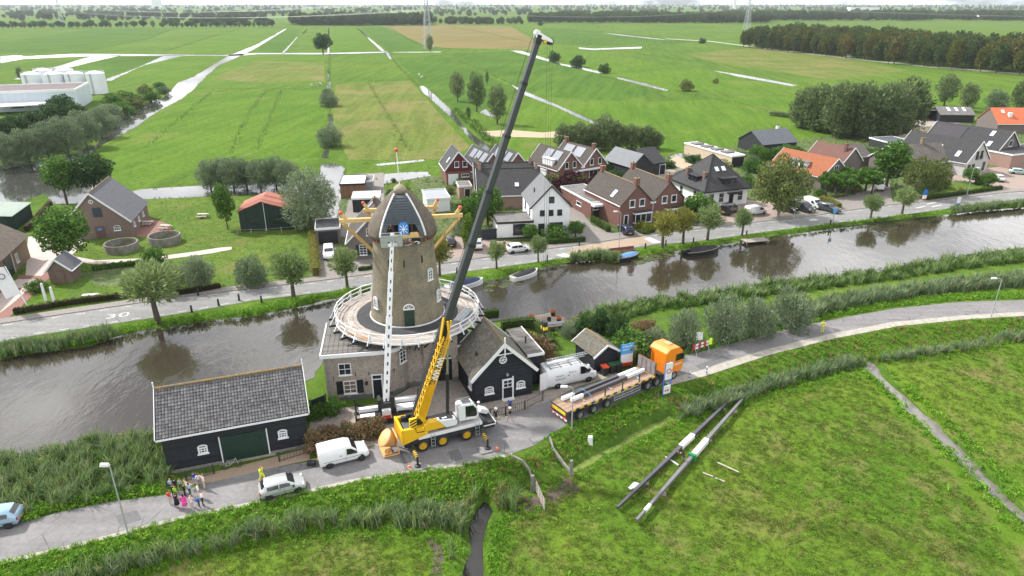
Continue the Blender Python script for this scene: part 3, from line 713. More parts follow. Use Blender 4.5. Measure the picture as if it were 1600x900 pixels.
m_mosst = [plain('mossy_tile_a',(.125,.12,.105),.9,.25,4,col2=(.15,.14,.045),c2scale=1.4),plain('mossy_tile_b',(.115,.105,.09),.9,.25,4,col2=(.13,.125,.05),c2scale=2),plain('mossy_tile_c',(.165,.155,.135),.9,.25,4,col2=(.14,.135,.05),c2scale=2),plain('mossy_tile_d',(.14,.132,.10),.9,.25,4,col2=(.20,.12,.03),c2scale=3,c2=(.55,.62))]

WINC = {}
def window(parent,x,y,z,w,h,nx=2,nz=2,rot=0.0,fm=None,gm=None,sill=True,arch=False,bar_=.05,name='window',fr=.08,dp=.08):
    """a window standing in a wall: frame and glazing bars with a pane behind; local -y looks outwards"""
    fm = fm or m_white; gm = gm or m_glass
    key = (round(w,2),round(h,2),nx,nz,fm.name,gm.name,sill,arch,bar_,fr)
    if key not in WINC:
        m = mb(fm)
        m.box(-w/2,-w/2+fr,-dp,.02,0,h); m.box(w/2-fr,w/2,-dp,.02,0,h); m.box(-w/2+fr,w/2-fr,-dp,.02,0,fr)
        if arch:
            n = 8; r = w/2
            for i in range(n):
                a,b = pi*i/n,pi*(i+1)/n
                m.bar((r*.94*cos(a),-dp/2+.01,h+r*.5*sin(a)),(r*.94*cos(b),-dp/2+.01,h+r*.5*sin(b)),dp,fr)
        m.box(-w/2+fr,w/2-fr,-dp,.02,h-fr,h)
        for i in range(1,nx): t = -w/2+w*i/nx; m.box(t-bar_/2,t+bar_/2,-dp*.75,.02,fr,h-fr)
        for j in range(1,nz): t = h*j/nz; m.box(-w/2+fr,w/2-fr,-dp*.7,.02,t-bar_/2,t+bar_/2)
        if sill: m.box(-w/2-.08,w/2+.08,-.16,.02,-.08,0)
        p = mb(gm); p.quad((-w/2+fr*.5,-.012,fr*.5),(w/2-fr*.5,-.012,fr*.5),(w/2-fr*.5,-.012,h-fr*.5),(-w/2+fr*.5,-.012,h-fr*.5))
        if arch: p.add([(w/2*.9*cos(pi*i/8),-.012,h+w/4*.9*sin(pi*i/8)) for i in range(9)],[tuple(range(9))])
        WINC[key] = (m.mesh(name),p.mesh('pane'))
    a,b = WINC[key]
    o = bpy.data.objects.new(name,a); COL.objects.link(o); o.parent = parent; o.location = (x,y,z); o.rotation_euler = (0,0,rot)
    q = bpy.data.objects.new('pane',b); COL.objects.link(q); q.parent = o
    return o
def slab(m,a,b,c,d,t):
    a,b,c,d = map(Vector,(a,b,c,d)); n = (b-a).cross(d-a).normalized()*t
    return m.add([a,b,c,d,a-n,b-n,c-n,d-n],[(0,1,2,3),(7,6,5,4),(0,4,5,1),(1,5,6,2),(2,6,7,3),(3,7,4,0)])
def tile_field(m,mats,o,u,s,lu,ls,tw=.25,th=.32,r=None):
    """rows of overlapping pantiles; o lower corner, u along the eaves, s up the slope"""
    r = r or rng; o,u,s = Vector(o),Vector(u).normalized(),Vector(s).normalized(); n = u.cross(s)
    nu,ns = max(1,round(lu/tw)),max(1,round(ls/th)); tw,th = lu/nu,ls/ns
    for j in range(ns):
        for i in range(nu):
            m.mat(mats[min(len(mats)-1,int(r.random()**1.2*len(mats)))])
            lift = .05 + r.uniform(-.012,.012); a = o + u*(i*tw) + s*(j*th)
            h = .035 + r.uniform(-.006,.01); w_ = tw*.96
            P = [a+n*lift,a+u*w_*.33+n*(lift+h),a+u*w_*.72+n*(lift+h*.9),a+u*w_+n*(lift-.01)]
            t = s*(th*1.12); Q = [p + t - n*lift for p in P]; B = [p - n*.035 for p in P]
            m.add(P+Q+B,[(0,1,5,4),(1,2,6,5),(2,3,7,6),(8,9,1,0),(9,10,2,1),(10,11,3,2)])
def siding(m,x0,x1,z0,fn,y,pitch=.2,dy=-1,axis='x'):
    """overlapping weatherboards on a wall; fn(z) gives the (left, right) ends"""
    z = z0
    while True:
        l,r_ = fn(z + pitch*.5)
        if r_ - l < .15: break
        l0,r0 = fn(z); l1,r1 = fn(z+pitch)
        ps = [(l0,y+dy*.045,z),(r0,y+dy*.045,z),(r1,y+dy*.012,z+pitch),(l1,y+dy*.012,z+pitch),(l0,y,z),(r0,y,z),(r1,y,z+pitch),(l1,y,z+pitch)]
        fs = [(0,1,2,3),(4,5,1,0),(3,2,6,7),(0,3,7,4),(1,5,6,2)]
        if axis == 'y': ps = [(p[1],-p[0]*dy if False else p[0],p[2]) for p in ps]; fs = [f[::-1] for f in fs]
        if dy > 0: fs = [f[::-1] for f in fs]
        m.add(ps,fs); z += pitch
def gable_walls(W,D,eave,ridge,axis='x',rx=.5,z0=-.4):
    m = MB()
    if axis == 'y': m.prism([(0,z0),(W,z0),(W,eave),(W*rx,ridge),(0,eave)],0,D,'y')
    else: m.prism([(0,z0),(D,z0),(D,eave),(D*rx,ridge),(0,eave)],0,W,'x')
    return m
def gable_roof(W,D,eave,ridge,axis='x',rx=.5,o=.35,v=.3,t=.14):
    m = MB()
    if axis == 'y':
        sl = (ridge-eave)/(W*rx); sr = (ridge-eave)/(W*(1-rx)); R0 = (W*rx,-v,ridge+t); R1 = (W*rx,D+v,ridge+t)
        slab(m,(-o,-v,eave-o*sl+t),R0,R1,(-o,D+v,eave-o*sl+t),t)
        slab(m,R0,(W+o,-v,eave-o*sr+t),(W+o,D+v,eave-o*sr+t),R1,t)
    else:
        sl = (ridge-eave)/(D*rx); sr = (ridge-eave)/(D*(1-rx)); R0 = (-v,D*rx,ridge+t); R1 = (W+v,D*rx,ridge+t)
        slab(m,(-v,-o,eave-o*sl+t),(W+v,-o,eave-o*sl+t),R1,R0,t)
        slab(m,R0,R1,(W+v,D+o,eave-o*sr+t),(-v,D+o,eave-o*sr+t),t)
    return m
def bargeboards(root,W,D,eave,ridge,axis,rx=.5,o=.35,v=.3,t=.14,h=.26,mat=None,w=.06):
    mat = mat or m_white
    if axis == 'y':
        sl = (ridge-eave)/(W*rx); sr = (ridge-eave)/(W*(1-rx))
        for y in (-v-.03,D+v+.03):
            m = MB(); m.bar((-o-.02,y,eave-o*sl+t-.06),(W*rx,y,ridge+t-.06),w,h); m.bar((W*rx,y-.002,ridge+t-.06),(W+o+.02,y-.002,eave-o*sr+t-.06),w,h); m.build('bargeboard',mat,root)
    else:
        sl = (ridge-eave)/(D*rx); sr = (ridge-eave)/(D*(1-rx))
        for x in (-v-.03,W+v+.03):
            m = MB(); m.bar((x,-o-.02,eave-o*sl+t-.06),(x,D*rx,ridge+t-.06),w,h); m.bar((x-.002,D*rx,ridge+t-.06),(x-.002,D+o+.02,eave-o*sr+t-.06),w,h); m.build('bargeboard',mat,root)
def gutters(root,W,D,eave,ridge,axis,rx=.5,o=.35,v=.3,mat=None):
    mat = mat or m_white; m = MB()
    if axis == 'y':
        for x,k in ((-o-.06,rx),(W+o+.06,1-rx)): z = eave - o*(ridge-eave)/(W*k)+.02; m.bar((x,-v,z),(x,D+v,z),.13,.14)
    else:
        for y,k in ((-o-.06,rx),(D+o+.06,1-rx)): z = eave - o*(ridge-eave)/(D*k)+.02; m.bar((-v,y,z),(W+v,y,z),.13,.14)
    m.build('gutter',mat,root)
def basis(A,B):
    d = B - A; return d.length,math.atan2(d.y,d.x)

# ---- windmill
MX,MY,MROT = -11.5,68.5,R(9.4); ZS = 6.45
mill = thing('windmill','tall brick tower mill without sails, thatched cap and white railed stage','windmill',(MX,MY,0),MROT)
def tw_r(z): return 4.02 + (16.1-z)*0.0 - (z-ZS)*(4.02-3.12)/(16.1-ZS) + .12*sin(pi*(z-ZS)/(16.1-ZS))*-1
tb = mb(m_towerb); tb.smooth = True
tb.lathe([(tw_r(z),z) for z in np.linspace(ZS-.3,15.5,14)] ,56)
tb.lathe([(tw_r(15.5)+.02,15.5),(tw_r(15.5)+.14,15.55),(tw_r(16)+.14,15.75),(tw_r(16)+.22,15.8),(tw_r(16)+.22,16.1)],56)
tb.build('tower',None,mill)
d = MB(); 
for i in range(44):
    a = 2*pi*i/44; r = 3.42; d.at(MT((r*cos(a),r*sin(a),15.62)) @ MR(a,4,'Z')).box(-.1,.08,-.13,.13,-.16,.16)
d.build('brick_frieze',kind='stuff',mat=plain('red_frieze_brick',(.2,.085,.06),.9,.3,3,col2=(.09,.08,.05),c2scale=2),parent=mill)
# lower tower and the gate wall
lt = mb(m_mhb); lt.smooth = True; lt.lathe([(5.2,-.3),(5.0,.4),(4.3,ZS-.1)],48); lt.build('lower_tower',None,mill)
gw = mb(m_mhb)
gx0,gx1,gy = 1.35,5.0,-4.75
arc = [(3.15+1.2*cos(a),2.75+1.2*sin(a)) for a in np.linspace(pi,0,13)]
out = [(gx0,-.3),(gx0,5.6),(gx1,5.6),(gx1,-.3),(4.35,-.3)] + arc[::-1] + [(1.95,-.3)]
gw.prism(out,gy,gy+1.0,'y'); gw.build('gate_wall',None,mill)
gd = mb(m_black).box(1.98,3.13,gy+.35,gy+.43,0,2.75); gd.box(3.17,4.32,gy+.352,gy+.432,0,2.75)
for i in range(9):
    gd.box(2.03+i*.25,2.045+i*.25,gy+.335,gy+.36,.05,2.7)
gd.build('gate',None,mill)
fl = mb(m_white); fl.box(1.95,4.35,gy+.24,gy+.33,2.68,2.84)
for k in range(1,8):
    a = pi*k/8; fl.bar((3.15,gy+.29,2.8),(3.15+1.15*cos(a),gy+.29,2.8+1.15*sin(a)),.045)
for r in (.45,.8,1.13):
    for k in range(14):
        a,b = pi*k/14,pi*(k+1)/14; fl.bar((3.15+r*cos(a),gy+.29,2.8+r*sin(a)),(3.15+r*cos(b),gy+.29,2.8+r*sin(b)),.04)
flo = fl.build('fanlight',None,mill)
fp = mb(m_glass); fp.add([(3.15+1.18*cos(a),gy+.36,2.78+1.18*sin(a)) for a in np.linspace(0,pi,14)],[tuple(range(14))]); fp.build('pane',None,flo)
# stage
st = MB(); rs = random.Random(2)
nsec = 30
for k in range(nsec):
    a0,a1 = 2*pi*k/nsec,2*pi*(k+1)/nsec
    rr = 5.55
    while rr < 7.75:
        r2 = min(rr+.17,7.75); st.mat(rs.choice([m_plank,m_plank,m_plank2,m_plank3])); zt = ZS + rs.uniform(-.012,.012)
        P = [(r_*cos(a),r_*sin(a),z) for z in (ZS-.06,zt) for r_,a in ((rr,a0),(r2-.02,a0),(r2-.02,a1),(rr,a1))]
        st.add(P,[(4,5,6,7),(0,3,2,1),(1,2,6,5),(0,4,7,3),(0,1,5,4),(2,3,7,6)]); rr += .17
so = st.build('stage_deck',None,mill); so['kind'] = 'stuff'
mb(m_bitumen).lathe([(4.0,ZS-.08),(4.0,ZS+.06),(5.5,ZS+.03),(5.55,ZS-.08)],60,cap=False).build('stage_flashing',None,mill)
mb(m_white).lathe([(4.03,ZS+.05),(4.10,ZS+.05),(4.10,ZS+.13),(4.0,ZS+.16)],60,cap=False).build('plinth_line',None,mill)
rl = mb(m_white)
def ring(m,r,z,n,hw,hh):
    m.lathe([(r-hw,z-hh),(r+hw,z-hh),(r+hw,z+hh),(r-hw,z+hh),(r-hw,z-hh)],n,cap=False)
ring(rl,7.8,ZS+1.0,nsec,.045,.04); ring(rl,7.81,ZS+.52,nsec,.025,.04); ring(rl,7.81,ZS-.02,nsec,.04,.09)
rl.build('railing',None,mill)
pm_,pt2,pk = MB(),MB(),MB()
for k in range(nsec):
    a = 2*pi*k/nsec; c,s = cos(a),sin(a)
    p = mb(m_white); p.bar((7.8*c,7.8*s,ZS-.1),(7.8*c,7.8*s,ZS+1.0),.09); p.bar((7.82*c,7.82*s,ZS+.92),(8.4*c,8.4*s,ZS-.12),.08)
    p.bar((7.82*c-.2*s,7.82*s+.2*c,ZS+.05),(7.82*c,7.82*s,ZS+.6),.06)
    p.build('railing_post',None,mill)
    q = mb(m_black); q.bar((4.3*c,4.3*s,ZS-.24),(8.5*c,8.5*s,ZS-.24),.14,.2); q.bar((4.45*c,4.45*s,ZS-2.5),(7.0*c,7.0*s,ZS-.36),.12); q.build('stage_beam',None,mill)
# tower openings
def on_tower(az,z,off=0.0):
    r = tw_r(z) + off; return (r*sin(az),-r*cos(az),az)
x,y,a = on_tower(R(2),ZS,.06)
dr = mb(m_dkgreen); dr.box(-.52,.52,-.05,.15,0,2.0)
for i in range(5): dr.box(-.48+i*.2,-.47+i*.2,-.065,-.05,.05,1.95)
dro = dr.build('door',None,mill,(x,y+.12,ZS+.07),rot=(0,0,a))
dl = mb(m_white); dl.box(-.6,.6,-.1,.1,2.0,2.1)
for r in (.5,):
    for k in range(10):
        b0,b1 = pi*k/10,pi*(k+1)/10; dl.bar((r*1.1*cos(b0),-.02,2.1+r*sin(b0)),(r*1.1*cos(b1),-.02,2.1+r*sin(b1)),.12)
for b0 in (.9,pi/2,2.24): dl.bar((0,-.02,2.1),(.5*cos(b0),-.02,2.1+.5*sin(b0)),.06)
dl.build('fanlight',None,dro)
for az,z,w_,h_ in ((R(-58),8.1,.7,1.1),(R(47),11.1,.7,1.1),(R(62),8.4,.7,1.1)):
    x,y,a = on_tower(az,z+.5,.06); window(mill,x,y,z,w_,h_,2,3,rot=a,arch=True,dp=.12)
for az,z in ((R(-29),13.0),(R(-1),13.0),(R(33),13.2)):
    x,y,a = on_tower(az,z+.3,.02); mb(m_black).box(-.07,.07,-.04,.1,0,.75).build('slit',None,mill,(x,y,z),rot=(0,0,a))
# cap
cw = lambda z: float(np.interp(z,[15.95,16.3,17,17.8,18.6,19.3,19.9,20.3,20.5],[3.62,3.6,3.32,2.86,2.26,1.66,1.06,.58,.18]))
cp = mb(m_thatch); cp.smooth = True; zs = [15.95,16.3,16.7,17.2,17.7,18.2,18.7,19.2,19.6,20.0,20.3,20.5]; n = 48; V = []; F = []
for z in zs:
    r = cw(z)
    for i in range(n):
        t = 2*pi*i/n; yy = r*1.12*sin(t); V.append((r*cos(t),max(yy,-.80*r) + .25,z - .25*abs(cos(t))*(z < 16.5)))
for j in range(len(zs)-1):
    for i in range(n): k = (i+1) % n; F.append((j*n+i,j*n+k,(j+1)*n+k,(j+1)*n+i))
F.append(tuple((len(zs)-1)*n+i for i in range(n))); F.append(tuple(range(n))[::-1])
cp.add(V,F); capo = cp.build('cap',None,mill)
ck = mb(plain('cap_top_lead',(.26,.235,.165),.7,.2,3)); ck.smooth = True; ck.lathe([(.75,20.05),(.62,20.45),(.35,20.72),(.0,20.8)],16,c=(0,.15,0)); ck.build('cap_top',None,mill)
fy = lambda z: -.80*cw(z) + .25
zt = 17.35; nsl = 11; zz_ = np.linspace(zt,19.95,nsl+1)
m_slatd = plain('cap_board_paint',(.075,.092,.102),.6,.15,2)
for i in range(nsl):
    z0,z1 = zz_[i],zz_[i+1]; h0,h1 = cw(z0)*.60,cw(z1)*.60
    s_ = mb(m_slatd); z1 = z0+(z1-z0)*.62; h1 = cw(z1)*.6; s_.add([(-h0,fy(z0)-.24,z0-.05),(h0,fy(z0)-.24,z0-.05),(h1,fy(z1)-.05,z1),(-h1,fy(z1)-.05,z1),(-h0,fy(z0)+.02,z0),(h0,fy(z0)+.02,z0),(h1,fy(z1)+.02,z1),(-h1,fy(z1)+.02,z1)],
        [(0,1,2,3),(4,5,1,0),(3,2,6,7),(0,3,7,4),(1,5,6,2)]); s_.build('slat',None,mill)
for sg in (-1,1):
    tr = mb(m_white); zq = np.linspace(16.15,20.0,14)
    for a_,b_ in zip(zq,zq[1:]): tr.bar((sg*cw(a_)*.63,fy(a_)-.1,a_),(sg*cw(b_)*.63,fy(b_)-.1,b_),.13,.16)
    tr.build('cap_trim',None,mill)
    pl = mb(m_slatd); za_,zb_ = 16.2,zt
    pl.add([(sg*cw(za_)*.60,fy(za_)-.07,za_),(sg*cw(zb_)*.60,fy(zb_)-.07,zb_),(sg*cw(zb_)*.40,fy(zb_)-.07,zb_),(sg*cw(za_)*.50,fy(za_)-.07,za_)],[(0,1,2,3) if sg < 0 else (3,2,1,0)]); pl.build('cap_panel',None,mill)
mb(m_black).add([(-cw(a)*.6,fy(a)-.03,a) for a in zz_]+[(cw(a)*.6,fy(a)-.03,a) for a in zz_],[(i,12+i,13+i,i+1) for i in range(11)]).build('slat_gap_shade',None,mill)  # black sheet added behind the slats, paints the shade in their gaps
mb(plain('cap_inside_shade',(.006,.006,.006),.9)).add([(-1.75,fy(16.5)-.04,16.45),(1.75,fy(16.5)-.04,16.45),(1.45,fy(zt)-.04,zt),(-1.45,fy(zt)-.04,zt)],[(0,1,2,3)]).build('cap_opening_shade',None,mill)  # near-black sheet on the thatch paints the shade inside the open cap
for xx in (-.95,.95): mb(plain('dark_wood',(.03,.02,.022),.7)).box(xx-.12,xx+.12,fy(16.6)-.24,fy(16.6)-.02,16.3,17.45).build('cap_post',None,mill)
oc = mb(plain('sky_blue_paint',(.02,.19,.55),.4,.08,2))
oc.at(MT((.12,fy(16.9)-.36,16.92)) @ MR(R(-12),4,'X'))
oc.prism([(-.28,-.66),(.28,-.66),(.5,-.36),(.5,.36),(.28,.66),(-.28,.66),(-.5,.36),(-.5,-.36)],-.12,.12,'y')
oco = oc.build('shaft_head',None,mill)
sr = mb(m_white); sr.at(oc.M)
for k in range(4):
    a = R(22.5 + 45*k) if False else R(45*k + 0); L = .52 if k % 2 else .42
    sr.bar((-L*cos(a),-.135,-L*sin(a)*1.1),(L*cos(a),-.135,L*sin(a)*1.1),.06,.02,up=(0,1,0))
sr.prism([(.1*cos(2*pi*k/8),.1*sin(2*pi*k/8)) for k in range(8)],-.16,-.12,'y')
sr.build('star',None,oco)
mb(m_timber).box(-1.0,1.62,fy(16.2)-.62,fy(16.2)+.1,16.12,16.38).box(.75,1.5,fy(16.2)-.55,fy(16.2)-.1,16.385,16.55).build('windshaft_beam',None,mill)
bb = mb(m_black); yb = fy(16)-.62
bb.prism([(-1.7,16.05),(1.7,16.05),(1.7,15.6),(1.35,15.45),(1.0,15.62),(.5,15.35),(0,15.42),(-.5,15.35),(-1.0,15.62),(-1.7,15.45)],yb,yb+.08,'y')
bbo = bb.build('name_board',None,mill)
bt = mb(m_white)
for a_,b_ in (((-1.7,15.45),(-1,15.62)),((-1,15.62),(-.5,15.36)),((-.5,15.36),(0,15.43)),((0,15.43),(.5,15.36)),((.5,15.36),(1,15.63)),((1,15.63),(1.35,15.72)),((1.35,15.72),(1.68,15.6)),((1.68,15.6),(1.4,15.47))):
    bt.bar((a_[0],yb-.03,a_[1]),(b_[0],yb-.03,b_[1]),.05,.07)
bt.build('scroll',None,bbo)
flat_text('ANNO  1840',(0,yb-.02,15.92),.3,0,m_white,'lettering',bbo,(R(90),0,0),kind='stuff')
lt_ = mb(m_white)
for i in range(18):
    hh = rs.uniform(.1,.17); lt_.box(-.85+i*.1,-.85+i*.1+.045,yb-.02,yb,15.66,15.66+hh)
lt_.build('lettering',None,bbo,kind='stuff')
# tail beams, braces, pole with red ball
spr = mb(m_timber).bar((-6.45,.9,16.98),(6.45,.9,16.98),.4,.42).build('tail_beam',None,mill,bevel=.03)
for sg in (-1,1):
    mb(m_timber).bar((sg*6.05,.75,16.7),(sg*1.0,8.2,8.0),.28,.28).build('tail_brace',None,mill)
    mb(m_timber).bar((sg*5.65,.88,17.0),(sg*6.15,.85,17.75),.3,.34).build('beam_end',None,mill)
    mb(plain('red_cap_paint',(.55,.1,.07),.5)).ball((sg*6.2,.85,17.85),.24,10,6).build('beam_knob',None,mill)
mb(m_timber).bar((-4.1,4.4,17.0),(4.1,4.4,17.0),.34,.36).build('tail_beam',None,mill,bevel=.03)
for sg in (-1,1):
    mb(m_timber).bar((sg*3.55,4.4,17.0),(sg*4.0,4.4,17.75),.28,.3).build('beam_end',None,mill)
    mb(MATS['red_cap_paint']).ball((sg*4.05,4.4,17.85),.2,10,6).build('beam_knob',None,mill)
    mb(m_timber).bar((sg*3.7,4.45,16.8),(sg*.6,8.3,8.4),.24,.24).build('tail_brace',None,mill)
mb(m_timber).bar((0,3.2,16.6),(0,8.6,6.9),.4,.45).build('tail_pole',None,mill)
fpole = mb(m_white).tube((0,.3,20.6),(-.1,.3,24.2),.055,8,.04).build('flagpole',None,mill)
mb(MATS['red_cap_paint']).ball((-.1,.3,24.3),.22,10,6).build('knob',None,fpole)
# loose gear on the stage
po = thing('timber_plank','two orange planks lying on the deck of the mill stage','planks',(MX-4.6,MY-5.7,ZS+.02),R(-38))
mb(m_pine).box(-1.9,1.9,-.11,.09,0,.07).build('plank',None,po); mb(m_pine).box(-1.8,1.85,.1,.3,0,.065).build('plank',None,po,rot=(0,0,R(4)))
sc_ = thing('scaffold_stack','pile of silver scaffold frames and boards on the mill stage','scaffolding',(MX+6.3,MY-1.6,ZS+.02),R(72))
for k in range(4): mb(m_steel).box(-1.7,1.7,-.5+.05*k,.35+.05*k,.14*k,.14*k+.07).build('scaffold_board',None,sc_)
fr = mb(m_steel)
for yy in (-.5,-.1,.3): fr.tube((-1.9,yy,.62),(1.9,yy,.66),.04,6)
for k in range(8): fr.tube((-1.8+k*.5,-.5,.6),(-1.8+k*.5,.3,.66),.03,6)
fr.build('ladder_frame',None,sc_)

# ---- house at the foot of the mill
HA,HR = Vector((-18.96,60.5)),R(9.2)
mh = thing('mill_house','speckled brick wing with a flat board roof under the mill stage','house',(HA.x,HA.y,0),HR)
plan = [(0,0),(5.3,0),(6.4,.12),(7.2,.45),(7.9,1.05),(8.35,1.9),(8.55,3.0),(8.55,7.3),(0,7.3)]
mb(m_mhb).prism(plan,-.4,5.15,'z').build('wall',None,mh)
big = [(-.3,-.32),(5.3,-.32),(6.45,-.2),(7.35,.18),(8.15,.85),(8.65,1.8),(8.85,3.0),(8.85,7.4),(-.3,7.4)]
mb(m_white).prism(big,5.1,5.5,'z').build('fascia',None,mh)
ins = [(-.16,-.18),(5.3,-.18),(6.4,-.06),(7.25,.3),(8.0,.95),(8.5,1.85),(8.7,3.0),(8.7,7.3),(-.16,7.3)]
rfb = mb(m_roofplank).prism(ins,5.4,5.54,'z')
for i in range(16):
    if -.1+i*.5 < 6: rfb.box(-.1+i*.5,-.07+i*.5,-.1,7.2,5.54,5.575)
rfb.build('flat_roof',None,mh)
window(mh,2.0,0,2.95,1.25,1.35,2,2); w2 = window(mh,2.35,0,.75,1.3,1.5,2,3,gm=m_curtain)
for sg in (-1,1):
    sh = mb(m_black); x0 = 2.35 + sg*1.02; sh.box(x0-.32,x0+.32,-.07,0,.75,2.25)
    for z in (.95,1.5,2.05): sh.box(x0-.3,x0+.3,-.085,-.07,z-.03,z+.03)
    sh.build('shutter',None,mh)
window(mh,7.85,.95,3.4,.95,1.35,2,3,rot=R(48))
dd = mb(m_white); dd.box(4.55,4.68,-.1,.02,0,2.75); dd.box(5.55,5.68,-.1,.02,0,2.75); dd.box(4.68,5.55,-.1,.02,2.65,2.75); dd.box(4.68,5.55,-.09,.02,2.15,2.25)
ddo = dd.build('door_frame',None,mh); mb(m_black).box(4.68,5.55,-.05,.02,0,2.15).build('door',None,ddo); mb(m_glass).box(4.68,5.55,-.03,.02,2.25,2.65).build('pane',None,ddo)
for xx in (4.05,6.1):
    lm = mb(m_black); lm.bar((xx,.05,2.0),(xx,-.35,2.15),.05); lm.taper(xx-.11,xx+.11,-.46,-.24,1.8,2.1,-.04); lm.build('wall_lantern',None,mh)
dp_ = mb(m_zinc); dp_.tube((.35,-.12,0),(.35,-.12,5.2),.055,8); dp_.box(.2,.5,-.22,-.03,5.05,5.3); dp_.build('drainpipe',None,mh)
dp_ = mb(m_black); dp_.tube((8.65,2.2,0),(8.65,2.2,5.1),.05,8); dp_.build('drainpipe',None,mh)
for xx,zz_2 in ((3.0,2.75),(4.3,2.7),(6.2,2.7),(6.9,2.7),(.8,2.4)): mb(m_black).box(xx-.03,xx+.03,-.05+.0,.2,zz_2,zz_2+.45).build('wall_anchor',None,mh)
# low black annex between the tower and the gabled barn
an = thing('annex','low tarred annex with a flat dark roof between mill and gabled barn','annex',(-7.3,65.2,0),R(20))
mb(m_tarb).box(0,3.4,0,4.6,-.3,3.7).build('wall',None,an)
mb(m_bitumen).box(-.15,3.5,-.15,4.75,3.7,3.9).build('flat_roof',None,an)
mb(m_white).box(-.2,2.2,-.24,-.16,3.62,3.92).build('fascia',None,an)

# ---- gabled black barn beside the mill
GA = Vector((-3.8,59.9)); GR = R(20.4)
gb = thing('gabled_barn','black boarded barn with mossy tiled roof and white bargeboards beside mill','barn',(GA.x,GA.y,0),GR)
W_,D_,E_,RG = 6.3,6.0,3.25,6.4
gable_walls(W_,D_,E_,RG,'y').build('wall',m_tarb,gb)
gable_roof(W_,D_,E_,RG,'y',o=.4,v=.35).build('roof',m_bitumen,gb)
tf = MB(); sl = (RG-E_)/(W_/2); L = math.hypot(W_/2+.4,(W_/2+.4)*sl); rt = random.Random(5)
tile_field(tf,m_mosst,(-.4,D_+.32,E_-.4*sl+.15),(0,-1,0),(1,0,sl),D_+.62,L,.27,.36,rt)
tile_field(tf,m_mosst,(W_+.4,-.32,E_-.4*sl+.15),(0,1,0),(-1,0,sl),D_+.62,L,.27,.36,rt)
tf.build('roof_tiles',None,gb,kind='stuff')
MB().tube((W_/2,-.3,RG+.2),(W_/2,D_+.3,RG+.2),.13,8).build('ridge_tiles',m_brass_lichen,gb)
bargeboards(gb,W_,D_,E_,RG,'y',o=.45,v=.38,h=.34)
cl = mb(m_tarb); siding(cl,0,W_,0,lambda z: (0,W_) if z < E_ else (W_/2*(z-E_)/(RG-E_),W_ - W_/2*(z-E_)/(RG-E_)),0); cl.build('cladding',None,gb,kind='stuff')
cl = mb(m_tarb); 
for k in range(16): cl.add([(-.045,0,k*.2),(-.045,D_,k*.2),(-.012,D_,k*.2+.2),(-.012,0,k*.2+.2),(0,0,k*.2),(0,D_,k*.2)],[(3,2,1,0),(0,1,5,4)])
cl.build('cladding',None,gb,kind='stuff')
wd = mb(m_white); wd.bar((W_/2,-.44,RG+.9),(W_/2,-.44,RG-1.15),.12); wd.bar((W_/2-1.05,-.43,RG-.95),(W_/2+1.05,-.43,RG-.95),.09); wd.build('finial',None,gb)
wh = mb(m_white); wh.at(MT((W_/2-.1,-.06,RG-1.75)) @ MR(R(90),4,'X'))
wh.lathe([(.32,0),(.42,0),(.42,.08),(.32,.08),(.32,0)],20,cap=False)
for k in range(3): a = pi*k/3; wh.bar((-.33*cos(a),-.33*sin(a),.04),(.33*cos(a),.33*sin(a),.04),.07)
wh.build('wheel_window',None,gb)
for xx in (1.55,5.0): window(gb,xx,-.05,1.0,.95,.55,3,2,arch=True,fr=.11,bar_=.07)
df = mb(m_white); df.box(2.95,3.07,-.14,0,0,2.35); df.box(4.05,4.2,-.14,0,0,2.55); df.box(3.07,4.05,-.12,0,2.25,2.35); df.box(2.9,4.2,-.5,0,-.02,.1)
dfo = df.build('door_frame',None,gb); mb(m_black).box(3.07,4.05,-.07,0,.1,1.35).build('door',None,dfo)
window(gb,3.56,-.06,1.35,.98,.9,2,2,sill=False,fr=.06)
window(gb,-.06,1.2,1.3,.8,1.0,2,3,rot=R(-90))
lm = mb(m_steel).box(3.4,3.6,-.25,-.05,2.75,3.0); lm.build('wall_lamp',None,gb)
rv = mb(m_dmetal); rv.box(.9,1.05,2.1,2.6,4.2,4.75); rv.build('roof_hatch',None,gb)
lr = thing('lean_to','flat grey boarded roof annex behind the gabled barn by garden','annex',(GA.x+6.3*cos(GR)-1.6*sin(GR),GA.y+6.3*sin(GR)+1.6*cos(GR),0),GR)
mb(m_tarb).box(0.05,1.7,0,6.3,-.3,3.5).build('wall',None,lr); mb(m_roofplank).box(.0,1.85,-.15,6.45,3.6,3.78).build('flat_roof',None,lr)
fc = mb(m_white); fc.box(1.86,1.95,-.25,6.55,3.55,3.85); fc.box(0,1.86,-.25,-.16,3.55,3.85); fc.build('fascia',None,lr)
mb(m_dmetal).tube((.9,2.6,3.75),(.9,2.6,4.6),.1,8).build('vent_pipe',None,lr)

# ---- long black barn in front
FA = Vector((-30.0,48.8)); FB = Vector((-18.8,52.8)); fw,fr_ = basis(FA,FB)
fb = thing('long_barn','long black boarded barn with grey pantile roof by the road','barn',(FA.x,FA.y,0),fr_)
fd,fe,fg = 7.0,4.05,6.45
gable_walls(fw,fd,fe,fg,'x').build('wall',m_tarb,fb)
gable_roof(fw,fd,fe,fg,'x',o=.45,v=.3).build('roof',m_bitumen,fb)
tf = MB(); sl = (fg-fe)/(fd/2); L = math.hypot(fd/2+.45,(fd/2+.45)*sl)
tile_field(tf,m_slate,(-.27,-.45,fe-.45*sl+.15),(1,0,0),(0,1,sl),fw+.54,L,.26,.31,rt)
tile_field(tf,m_slate,(fw+.27,fd+.45,fe-.45*sl+.15),(-1,0,0),(0,-1,sl),fw+.54,L,.52,.62,rt)
tf.build('roof_tiles',None,fb,kind='stuff')
MB().tube((-.3,fd/2,fg+.2),(fw+.3,fd/2,fg+.2),.14,8).build('ridge_tiles',m_brass_lichen,fb)
